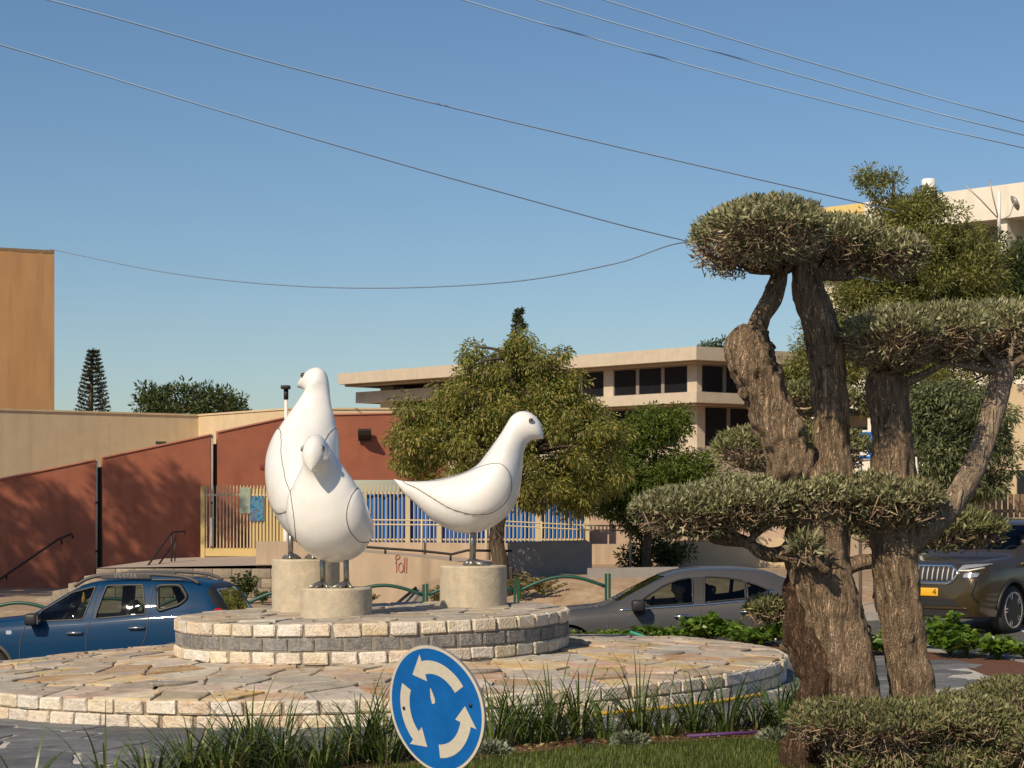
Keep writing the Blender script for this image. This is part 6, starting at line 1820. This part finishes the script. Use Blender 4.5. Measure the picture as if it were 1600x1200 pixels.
WS = round_poly([(-.73, 1.2), (.73, 1.2), (.62, 1.545), (-.62, 1.545)], .07); RW = round_poly([(-.6, 1.15), (.6, 1.15), (.55, 1.48), (-.55, 1.48)], .06)
K.end_hole(WS, K.X(2.35), K.X(1.05)); K.end_hole(RW, K.X(5), K.X(4.1)); K.arches(.41)
K.body()
for w in (W1, W2, W3): K.patch('side_window', w, M['car_glass'], -.012); K.line('window_trim', w, M['black_plastic'], .014, closed=True)
K.patch('windscreen', WS, M['car_glass'], -.008, end=True); K.patch('rear_window', RW, M['car_glass'], -.008, end=False)
for s in ([(1.5, 1.06), (1.46, .8), (1.5, .36)], [(2.55, 1.1), (2.53, .36)], [(3.5, 1.1), (3.35, .7), (3.2, .36)]): K.line('door_seam', s, M['groove'], .006)
K.handle(2.35, 1.0, M['paint_gold']); K.handle(3.3, 1.03, M['paint_gold'])
K.mirror(1.62, 1.12, M['paint_gold'], w=.24)
# front: grille, lamps, bumper
GR = round_poly([(-.5, .79), (-.56, .9), (-.46, .985), (.46, .985), (.56, .9), (.5, .79), (.4, .75), (-.4, .75)], .04)
K.patch('grille', GR, M['black_plastic'], .014, end=True, step=.03)
K.line('grille_surround', GR, M['chrome'], .024, closed=True, end=True)
for k in range(13):
    y = -.48 + .08 * k; K.line('grille_slat', [(y, .775), (y, .97)], M['grey_metal'], .018, end=True, step=.03)
for sg in (1, -1):
    f = lambda pts: round_poly([(sg * y, z) for y, z in pts][::sg], .02)
    K.patch('headlamp', f([(.55, .93), (.83, .98), (.86, 1.02), (.6, 1.0)]), M['lamp_clear'], .008, end=True, step=.05)
    K.line('lamp_strip', [(sg * .56, .925), (sg * .72, .93), (sg * .845, .965)], M['white'], .013, end=True)
    K.patch('fog_lamp', f([(.64, .83), (.83, .84), (.83, .9), (.66, .89)]), M['lamp_clear'], .007, end=True, step=.05)
    K.patch('lamp_bezel', f([(.6, .81), (.85, .82), (.85, .91), (.6, .905)]), M['black_plastic'], .004, end=True, step=.05)
    K.line('bumper_crease', [(sg * .82, .78), (sg * .78, .6), (sg * .84, .5)], M['black_plastic'], .018, end=True)
    K.line('arch_lip', [(.93 + .425 * math.cos(a), .355 + .425 * math.sin(a)) for a in [math.pi * k / 20 for k in range(0, 21)]], M['black_plastic'], .028, (sg,))
    K.line('arch_lip', [(3.72 + .425 * math.cos(a), .355 + .425 * math.sin(a)) for a in [math.pi * k / 20 for k in range(0, 21)]], M['black_plastic'], .028, (sg,))
    K.line('sill_trim', [(1.4, .33), (3.25, .33)], M['black_plastic'], .04, (sg,))
K.patch('lower_intake', round_poly([(-.62, .43), (.62, .43), (.5, .53), (-.5, .53)], .03), M['black_plastic'], .006, end=True, step=.08)
K.patch('bumper_skirt', round_poly([(-.74, .285), (.74, .285), (.76, .37), (-.76, .37)], .03), M['black_plastic'], .008, end=True, step=.08)
K.line('bumper_strip', [(-.72, .4), (.72, .4)], M['paint_gold'], .02, end=True)
pc = K.hit_end(0, .62, True, .0)
npl = empty('number_plate', (pc.x + .012, 0, .62)); npl.parent = K.t
MB().bbox((-.008, -.26, -.057), (.004, .26, .057), .004).build('plate_sheet', M['plate'], npl)
letter_mesh('plate_figure', '4', .12, M['black_plastic'], npl, (.0055, .205, 0), (math.pi / 2, 0, math.pi / 2))
for u in K.wheels:
    for sg in (1, -1): K.wheel(u, sg, 5, .25)
K.seats((2.35,), M['interior'], hb=1.06, zf=.38); K.seats((3.3,), M['interior'], hb=1.0, zf=.38); K.steering(1.9, .37, 1.07); K.dash(1.3, 1.8, 1.12, .7)
MB().bbox((K.X(1.9), .56, 1.28), (K.X(1.895), .64, 1.33), .002).build('screen_sticker', M['white'], K.t)

# ------------------------------------------------------------------ drivers
def skin_figure(name, verts, edges, mt, parent, sub=2, root=0):
    me = bpy.data.meshes.new(name); me.from_pydata([v[0] for v in verts], edges, [])
    o = bpy.data.objects.new(name, me); COL.objects.link(o)
    o.modifiers.new('s', 'SKIN')
    for i, v in enumerate(verts):
        r = v[1] if isinstance(v[1], tuple) else (v[1], v[1]); me.skin_vertices[0].data[i].radius = r
        me.skin_vertices[0].data[i].use_root = (i == root)
    sb_ = o.modifiers.new('d', 'SUBSURF'); sb_.levels = sub; sb_.render_levels = sub
    dg = bpy.context.evaluated_depsgraph_get(); dg.update()
    m2 = bpy.data.meshes.new_from_object(o.evaluated_get(dg)); bpy.data.objects.remove(o)
    m2.materials.clear(); m2.materials.append(mt); m2.polygons.foreach_set("use_smooth", [True] * len(m2.polygons))
    return link(name, m2, parent)

def driver(label, car, u, y, zs, wheel_u, wheel_z):
    """seated at the wheel: origin at the hips, x forward (car space)"""
    Mw = Matrix.Translation(car.t.location) @ Matrix.Rotation(car.t.rotation_euler.z, 4, 'Z')
    p = Mw @ Vector((car.X(u), y, zs))
    t = thing('person', label, 'person', p, car.t.rotation_euler.z)
    wx = car.X(wheel_u) - car.X(u); wz = wheel_z - zs
    V = [((0, 0, .06), (.15, .12)), ((-.06, 0, .28), (.14, .11)), ((-.1, 0, .48), (.15, .11)), ((-.09, 0, .56), (.07, .07)),
         ((0, .1, .06), (.09, .085)), ((.42, .13, .14), (.065, .065)), ((.62, .13, -.18), (.045, .045)),
         ((0, -.1, .06), (.09, .085)), ((.42, -.14, .14), (.065, .065)), ((.62, -.14, -.18), (.045, .045)),
         ((-.09, .17, .46), (.055, .055)), ((.02, .24, .25), (.045, .045)), ((wx * .62, .2, wz + .0), (.036, .036)),
         ((-.09, -.17, .46), (.055, .055)), ((.04, -.24, .25), (.045, .045)), ((wx * .62, -.2, wz + .02), (.036, .036))]
    E = [(0, 1), (1, 2), (2, 3), (0, 4), (4, 5), (5, 6), (0, 7), (7, 8), (8, 9), (2, 10), (10, 11), (11, 12), (2, 13), (13, 14), (14, 15)]
    skin_figure('clothing', V, E, M['cloth_dark'], t)
    # head, forearms and hands
    hz = .74
    mb = MB(); prof = [(.035, -.2), (.05, -.16), (.052, -.12), (.06, -.105), (.078, -.06), (.086, 0), (.088, .04), (.078, .085), (.05, .115), (.015, .125)]
    n = 24; vs = []
    for r, z in prof:
        for k in range(n):
            a = 2 * math.pi * k / n; x = r * 1.12 * math.cos(a); yy = r * .92 * math.sin(a)
            if abs(a) < .3 or abs(a - 2 * math.pi) < .3: x += .018 * math.exp(-((z + .02) / .025) ** 2)      # nose
            if z < -.05 and math.cos(a) > 0: x += .02 * math.cos(a) * smooth01(-.13, -.06, z)                   # jaw
            vs.append((x - .06, yy, z + hz))
    mb.add(vs, [(i * n + k, i * n + (k + 1) % n, (i + 1) * n + (k + 1) % n, (i + 1) * n + k) for i in range(len(prof) - 1) for k in range(n)] + [tuple(range(n - 1, -1, -1)), tuple((len(prof) - 1) * n + k for k in range(n))], 0, True)
    for sg in (1, -1): mb.lathe([(.012, -.01), (.026, 0), (.014, .012)], 10, M=Matrix.Translation((-.065, sg * .084, hz - .01)) @ Matrix.Rotation(math.pi / 2, 4, 'X'))
    hd_ = mb.build('head', M['skin'], t)
    mb = MB()
    for sg in (1, -1): mb.lathe([(.0, -.004), (.011, 0), (.004, .006)], 10, M=Matrix.Translation((.026, sg * .032, hz + .012)) @ Matrix.Rotation(math.pi / 2, 4, 'Y'))
    mb.build('eyes', M['eye'], hd_)
    MB().tube([(.03, -.025, hz - .062), (.035, 0, hz - .064), (.03, .025, hz - .062)], .005, 6).build('mouth', M['lamp_red'], hd_)
    mb = MB(); prof = [(.092, .0), (.098, .04), (.09, .09), (.06, .125), (.015, .138)]; vs = []
    for r, z in prof:
        for k in range(n):
            a = 2 * math.pi * k / n; lift = .055 * max(0, math.cos(a)) if z < .05 else 0
            vs.append((r * 1.14 * math.cos(a) - .065, r * .95 * math.sin(a), z + lift + hz - .01))
    mb.add(vs, [(i * n + k, i * n + (k + 1) % n, (i + 1) * n + (k + 1) % n, (i + 1) * n + k) for i in range(len(prof) - 1) for k in range(n)] + [tuple((len(prof) - 1) * n + k for k in range(n))], 0, True)
    mb.build('hair', M['hair'], t)
    for sg in (1, -1):
        a = Vector((wx * .6, sg * .2, wz + .01)); c = Vector((wx - .03, sg * .175, wz + .02))
        V = [(tuple(a), .034), (tuple(a.lerp(c, .65)), .026), (tuple(c), (.032, .022))]; E = [(0, 1), (1, 2)]
        for k in range(4):
            f0 = c + Vector((.025, sg * .012, .03 - .02 * k)); f1 = f0 + Vector((.028 + .004 * (k in (1, 2)), sg * .012, .004)); f2 = f1 + Vector((.008, -sg * .022, 0))
            i = len(V); V += [(tuple(f0), .0095), (tuple(f1), .009), (tuple(f2), .008)]; E += [(2, i), (i, i + 1), (i + 1, i + 2)]
        i = len(V); th0 = c + Vector((-.004, -sg * .025, .025)); th1 = th0 + Vector((.03, -sg * .005, .012)); V += [(tuple(th0), .011), (tuple(th1), .009)]; E += [(2, i), (i, i + 1)]
        skin_figure('forearm_and_hand', V, E, M['skin'], t, 2)
    return t
driver('driver in dark clothes with both hands on the wheel of the bronze car', K, 2.3, .36, .62, 1.9, 1.07)
driver('driver in dark clothes at the wheel of the grey saloon', S, 2.42, .36, .44, 2.05, .86)

# ------------------------------------------------------------------ roundabout sign
SY_ = 9.6
sc = P(680, 1108, SY_)
sg_t = thing('roundabout_sign', 'round blue roundabout sign with three curved white arrows on a short post', 'sign', sc)
sg_t.rotation_euler = (0, math.radians(-4), 0)
SR = .305
Ms = Matrix.Rotation(math.radians(-7), 4, 'Y') @ Matrix.Rotation(math.radians(-42), 4, 'Z') @ Matrix.Rotation(math.radians(90), 4, 'X')
def bulge(x, y): return .012 * math.sin(3.1 * x / SR + .6) * (abs(x) / SR) + (.014 if y > 0 else -.004) * abs(y / SR) ** 1.5 * .6
def flat(mb, poly, z, mi=0):
    """flat figure on the plate, following its slight dents"""
    v, fs = fill_grid(poly, .06); mb.add([Ms @ Vector((x, y, z + bulge(x, y))) for x, y in v], fs, mi, True)
circ = lambda r, n=72: [(r * math.cos(2 * math.pi * k / n), r * math.sin(2 * math.pi * k / n)) for k in range(n)]
mb = MB(); flat(mb, circ(SR), 0); mb.build('rim_face', M['sign_white'], sg_t)
mb = MB(); flat(mb, circ(SR), -.014); n = 72
o0 = len(mb.v)
for k in range(n):
    x, y = SR * math.cos(2 * math.pi * k / n), SR * math.sin(2 * math.pi * k / n)
    mb.v += [tuple(Ms @ Vector((x, y, bulge(x, y) - .0005))), tuple(Ms @ Vector((x, y, bulge(x, y) - .0145)))]
for k in range(n):
    a = o0 + 2 * k; b = o0 + 2 * ((k + 1) % n); mb.f.append((a, b, b + 1, a + 1)); mb.m.append(0); mb.sm.append(True)
mb.build('backing_plate', M['grey_metal'], sg_t)
mb = MB(); flat(mb, circ(SR * .952), .0012); mb.build('blue_field', M['sign_blue'], sg_t)
for a0 in (27, 147, 267):
    a0 -= 4
    pl = []
    r0, r1, hw = .555 * SR, .765 * SR, .215 * SR
    N_ = 12; A = [math.radians(a0 + 72 * k / N_) for k in range(N_ + 1)]
    rm = (r0 + r1) / 2; ae = A[-1]; at = math.radians(a0 + 97)
    pl += [(r1 * math.cos(a), r1 * math.sin(a)) for a in A]
    pl += [((rm + hw) * math.cos(ae), (rm + hw) * math.sin(ae)), (rm * math.cos(at), rm * math.sin(at)), ((rm - hw) * math.cos(ae), (rm - hw) * math.sin(ae))]
    pl += [(r0 * math.cos(a), r0 * math.sin(a)) for a in A[::-1]]
    mb = MB(); flat(mb, pl, .0024); mb.build('arrow', M['sign_white'], sg_t)
mb = MB(); flat(mb, [(-.01, .025), (.01, .028), (.015, .05), (.003, .1), (-.003, .1), (-.011, .06)], .0035); mb.build('peeled_chip', M['sign_white'], sg_t)
for (x, y) in ((-.21, .02), (.235, .0)): MB().lathe([(.009, 0), (.009, .004), (.004, .006)], 10, M=Ms @ Matrix.Translation((x, y, bulge(x, y) + .002))).build('bolt', M['dark_metal'], sg_t)
MB().tube([Ms @ Vector((0, 0, -.06)) + Vector((0, 0, .2)), Ms @ Vector((0, 0, -.06)) + Vector((0, 0, -sc.z - .2))], .03, 14).build('post', M['steel'], sg_t)

# crossing sign behind the olive
c = P(1345, 696, 36.0)
t = thing('crossing_sign', 'square blue crossing sign with a white triangle seen between the olive trunks', 'sign', (c.x, 36.0, 0))
MB().bbox((-.28, -.01, c.z - .27), (.24, .012, c.z + .27), .01).build('white_plate', M['white'], t)
MB().box((-.25, -.0135, c.z - .235), (.21, -.0105, c.z + .235)).build('blue_field', mat('bright sign blue', (.0, .16, .6), .4), t)
MB().add([(-.2, -.015, c.z - .19), (.16, -.015, c.z - .19), (-.02, -.015, c.z + .15)], [(0, 1, 2)]).build('triangle', M['white'], t)
MB().tube([(0, .045, RD(6)), (0, .045, c.z + .2)], .032, 10).build('post', M['steel'], t)
t = thing('marker_post', 'thin leaning white post right of the olive trunks', 'post', P(1441, 800, 34.5))
a = P(1441, 800, 34.5); MB().tube([(0, 0, -.9), P(1430, 714, 34.5) - a], .03, 10).build('shaft', M['white'], t)
MB().lathe([(.045, -.95), (.045, -.85)], 12).build('foot', M['dark_metal'], t)

# ------------------------------------------------------------------ planting
def strap_clump(x, y, h, nb, spread, label, group):
    n = nb
    a = nrng.uniform(0, 2 * math.pi, n)
    lean = np.stack([np.cos(a), np.sin(a), np.zeros(n), nrng.uniform(.05, .6, n) * spread, nrng.uniform(.6, 2.7, n) * spread], 1)
    rr = nrng.random(n) ** .5 * .13
    pos = np.stack([np.cos(a) * rr, np.sin(a) * rr, np.zeros(n)], 1)
    H = h * nrng.uniform(.7, 1.75, n)
    o = blades('strap_leaf_clump', pos, H, .017, lean, M['leaf_strap'], segs=9, loc=(x, y, G(x) + .015))
    tag(o, label, 'plant', group); return o
gl = 'strap leaved clumps in the front bed'
ORD = ['first', 'second', 'third', 'fourth', 'fifth', 'sixth', 'seventh', 'eighth', 'ninth', 'tenth', 'eleventh', 'twelfth', 'thirteenth', 'fourteenth']
for i, (px_, Y_, h, nb) in enumerate(((42, 13.7, .36, 10), (165, 13.8, .45, 14), (235, 13.9, .3, 40), (300, 14.1, .48, 80), (350, 14.0, .42, 90), (392, 14.4, .5, 100), (440, 14.3, .42, 90), (505, 14.2, .4, 90), (560, 14.6, .52, 100), (602, 14.5, .48, 90), (655, 14.9, .4, 70))):
    strap_clump((px_ - 800) * Y_ / FOC, Y_, h * .9, nb, 1.0, ORD[i] + ' dark strap leaved clump from the left edge in the front bed', gl)
for i, (px_, Y_, h) in enumerate(((770, 15.3, .5), (800, 15.8, .46), (825, 15.5, .5), (862, 15.6, .55), (905, 15.8, .56), (950, 15.7, .42), (1000, 15.9, .52), (1040, 15.8, .42), (1085, 16.0, .46), (1135, 15.9, .5), (1180, 16.2, .3), (1218, 16.2, .46), (1246, 16.1, .42))):
    strap_clump((px_ - 800) * Y_ / FOC, Y_, h * .88, 46 if h < .45 else 58, .95, ORD[i] + ' strap leaved clump to the right of the blue sign', gl)
# low silver plants
for (px_, Y_, lab) in ((985, 15.25, 'low silver leaved plant at the lawn edge right of the plastic cup'), (1215, 15.3, 'low silver leaved plant beside the olive stump'), (768, 14.9, 'low silver leaved plant right beside the blue sign')):
    x = (px_ - 800) * Y_ / FOC; m = 380; u = rand_unit(m); u[:, 2] = abs(u[:, 2]); p = u * np.array([.15, .12, .08]) * (nrng.random(m)[:, None] ** .4)
    tag(leaf_cloud('silver_plant', p, u + rand_unit(m) * .5, .045, .022, M['leaf_silver'], loc=(x, Y_, G(x) + .015)), lab, 'plant', 'silver plants at the lawn edge')

def leafy_plant(x, y, h, r, n, label, mt, group, L=.13, W=.058, zoff=0.0):
    t = thing('leafy_plant', label, 'plant', (x, y, zoff if zoff else G(x) + .01), group=group)
    pos = []; d = []
    mb = MB()
    for k in range(int(8 + r * 14)):
        a = rnd.uniform(0, 2 * math.pi); rr = r * rnd.random() ** .6
        e = Vector((math.cos(a) * rr, math.sin(a) * rr, h * rnd.uniform(.55, 1.0) * (1 - .35 * rr / r)))
        mb.tube([(0, 0, 0), e * .5 + Vector((0, 0, .05)), e], [.008, .006, .003], 4, cap=False)
        m = max(3, n // int(8 + r * 14))
        for q in range(m):
            u = rnd.uniform(.4, 1.0); b = rnd.uniform(0, 2 * math.pi)
            pos.append(tuple(e * u + Vector((0, 0, .03)))); d.append((math.cos(b), math.sin(b), rnd.uniform(-.1, .8)))
    mb.build('stems', M['leaf_bush'], t)
    leaf_cloud('foliage', pos, d, L, W, mt, t, droop=.3, kind='stuff')
gb = 'leafy green plants round the back of the island'
for k, (px_, Y_, h, r, lab) in enumerate(((905, 26.6, .3, .3, 'low leafy green plant just right of the upper tier'), (960, 26.7, .28, .3, 'low leafy green plant under the front wing of the grey car'), (1028, 26.7, .38, .3, 'leafy green plant below the front door of the grey car'),
        (1080, 26.5, .3, .35, 'low leafy green plant below the rear door of the grey car'), (1112, 26.2, .62, .36, 'tall upright leafy green plant before the rear door of the grey car'), (1150, 25.9, .45, .36, 'leafy green plant left of the rear wheel of the grey car'),
        (1190, 25.4, .42, .36, 'leafy green plant before the rear wheel of the grey car'), (1228, 24.9, .62, .4, 'bushy leafy green plant close to the left side of the olive trunk'), (1275, 24.3, .5, .35, 'leafy green plant hidden mostly behind the left olive trunk'),
        (1345, 23.6, .5, .34, 'leafy green plant seen between the two olive trunks'), (1385, 23.4, .5, .3, 'leafy green plant mostly behind the right olive trunk'), (1485, 23.0, .75, .36, 'tall leafy green plant just right of the right olive trunk'), (1510, 22.7, .5, .3, 'leafy green plant second to the right of the olive trunks'),
        (1558, 22.4, .42, .32, 'low leafy green plant below the bronze car wheel'), (1606, 22.2, .4, .3, 'low leafy green plant at the right edge of the picture'))):
    x = (px_ - 800) * Y_ / FOC
    leafy_plant(x, Y_, h * (.68 if k in (4, 7, 11) else .46 if k < 10 else .6), r, int(430 * (r / .35) ** 2 * (h / .45)), lab, M['leaf_bush'], gb)
# dry shrubs by the railing, green bush by the landing
for (px_, py_, Y_, h, r, lab, mt, L, W) in ((812, 0, 38.2, .55, .45, 'dry brown shrub by the railing post right of the plinth', 'leaf_dry', .08, .03), (850, 0, 38.0, .38, .45, 'low dry shrub in front of the grey wall', 'leaf_dry', .08, .03), (690, 0, 38.6, .5, .3, 'dry weeds behind the railing left of the right plinth', 'leaf_dry', .1, .025),
        (382, 0, 40.8, .75, .34, 'rounded green bush at the tail of the blue car', 'leaf_dark', .09, .04), (410, 0, 40.2, .35, .35, 'low green scrub between the bush and the tall plinth', 'leaf_greygreen', .08, .03), (560, 0, 39.3, .3, .5, 'thin dry weeds at the foot of the graffiti wall', 'leaf_dry', .09, .02)):
    x = (px_ - 800) * Y_ / FOC
    leafy_plant(x, Y_, h, r, 700, lab, M[mt], 'scrub beyond the pavement', L, W, zoff=terrain(x, Y_))

# lawn blades
n = 150000
gx_ = nrng.uniform(-3.6, 4.6, n); gy_ = nrng.uniform(12.0, 15.9, n)
by = np.interp(gx_, [b[0] for b in BED], [b[1] for b in BED]) - .38
k = (gy_ < by) & (gx_ > -1.2)
gx_, gy_ = gx_[k], gy_[k]
pos = np.stack([gx_, gy_, TILT * (gx_ - CX)], 1)
o = blades('lawn_grass', pos, .045, .007, .6, M['grass'], kind='stuff', segs=1)
o["label"] = 'short green lawn at the bottom right'; o["category"] = 'grass'
# dead leaves and chips lying about
n = 2600
lx_ = nrng.uniform(-4.2, 3.2, n); ly_ = np.interp(lx_, [b[0] for b in BED], [b[1] for b in BED]) + nrng.uniform(-.4, .6, n)
p = np.stack([lx_, ly_, TILT * (lx_ - CX) + .03], 1); d_ = rand_unit(n); d_[:, 2] *= .15
o = leaf_cloud('leaf_litter', p, d_, .04, .016, M['leaf_dry'], kind='stuff'); o["label"] = 'dead leaves and chips scattered over the front bed'; o["category"] = 'litter'
n = 260
a_ = nrng.uniform(0, 2 * math.pi, n); r_ = nrng.uniform(2.1, 4.15, n); p = [(CX + r * math.cos(a), CY + r * math.sin(a), plat(CX + r * math.cos(a), CY + r * math.sin(a)) + .012) for a, r in zip(a_, r_)]
d_ = rand_unit(n); d_[:, 2] *= .1
o = leaf_cloud('platform_litter', p, d_, .045, .018, M['leaf_dry'], kind='stuff'); o["label"] = 'a few dead leaves scattered on the flagstones'; o["category"] = 'litter'
# hoses, pipe, cup, heap
pts = [(CX + 4.5 * math.cos(a), CY + 4.5 * math.sin(a)) for a in [math.radians(-62 + 4 * k) for k in range(8)]]
mb = MB(); mb.tube([Vector(q) for q in catmull([(x, y, G(x) + .045) for x, y in pts], 4)], .017, 8); tag(mb.build('yellow_hose', M['hose_yellow']), 'yellow hose lying along the foot of the platform at the right', 'hose')
mb = MB(); a, b = (1072 - 800) * 15.6 / FOC, (1205 - 800) * 15.7 / FOC
mb.tube([(a, 15.55, G(a) + .035), ((a + b) / 2, 15.6, G(a) + .05), (b, 15.72, G(b) + .035)], .014, 8); tag(mb.build('purple_pipe', M['pipe_purple']), 'purple irrigation pipe on the mulch left of the olive', 'pipe', 'purple irrigation pipes')
mb = MB(); a, b = (1110 - 800) * 16.1 / FOC, (1215 - 800) * 16.1 / FOC
mb.tube([(a, 16.1, G(a) + .035), (b, 16.15, G(b) + .05)], .013, 8); tag(mb.build('purple_pipe', M['pipe_purple']), 'second purple pipe just behind the first on the mulch', 'pipe', 'purple irrigation pipes')
x = (915 - 800) * 15.2 / FOC
t = thing('plastic_cup', 'clear plastic cup lying on the mulch at the lawn edge', 'cup', (x, 15.2, G(x) + .06)); t.rotation_euler = (math.radians(75), 0, math.radians(20))
MB().lathe([(.04, -.1), (.055, .05), (.058, .055), (.052, .052), (.038, -.09)], 24).build('cup_wall', glass_mat('cloudy plastic', (.7, .7, .68), .3), t)
mb = MB(); mb.tube([P(985, 985, 26.0) + Vector((0, 0, -.02)), P(1010, 990, 25.9) + Vector((0, 0, -.05)), P(1040, 996, 25.8) + Vector((0, 0, -.1))], .02, 8); tag(mb.build('teal_hose', M['hose_teal']), 'short piece of teal hose behind the platform by the grey car', 'hose')
# heap of discarded sheet and hoop beyond the railing
x = P(640, 0, 38.0).x; z = terrain(x, 38.0)
t = thing('discarded_sheet', 'crumpled grey sheet leaning up beyond the railing between the plinths', 'sheet', (x, 38.0, z))
mb = MB(); mb.add([(-.55, .0, .02), (.1, .1, .52), (.28, .15, .5), (.34, -.1, .02), (-.1, -.25, .03), (.16, .05, .46)], [(0, 4, 5, 1), (4, 3, 2, 5), (1, 5, 2)]); mb.build('sheet_face', mat('dull grey sheet', (.2, .17, .15), .7, var=.2, scale=4), t)
MB().tube([(-.5, -.3, .04), (.12, .05, .55)], .03, 8).build('rolled_edge', M['dark_metal'], t)
t = thing('bent_hoop', 'rusty bent hoop lying in front of the grey sheet', 'hoop', (x - .02, 37.6, terrain(x, 37.6)))
MB().tube([(.33 * math.cos(a), 0, .24 * math.sin(a)) for a in [math.pi * k / 14 for k in range(15)]], .016, 6).build('hoop', mat('rust', (.25, .11, .06), .8), t)
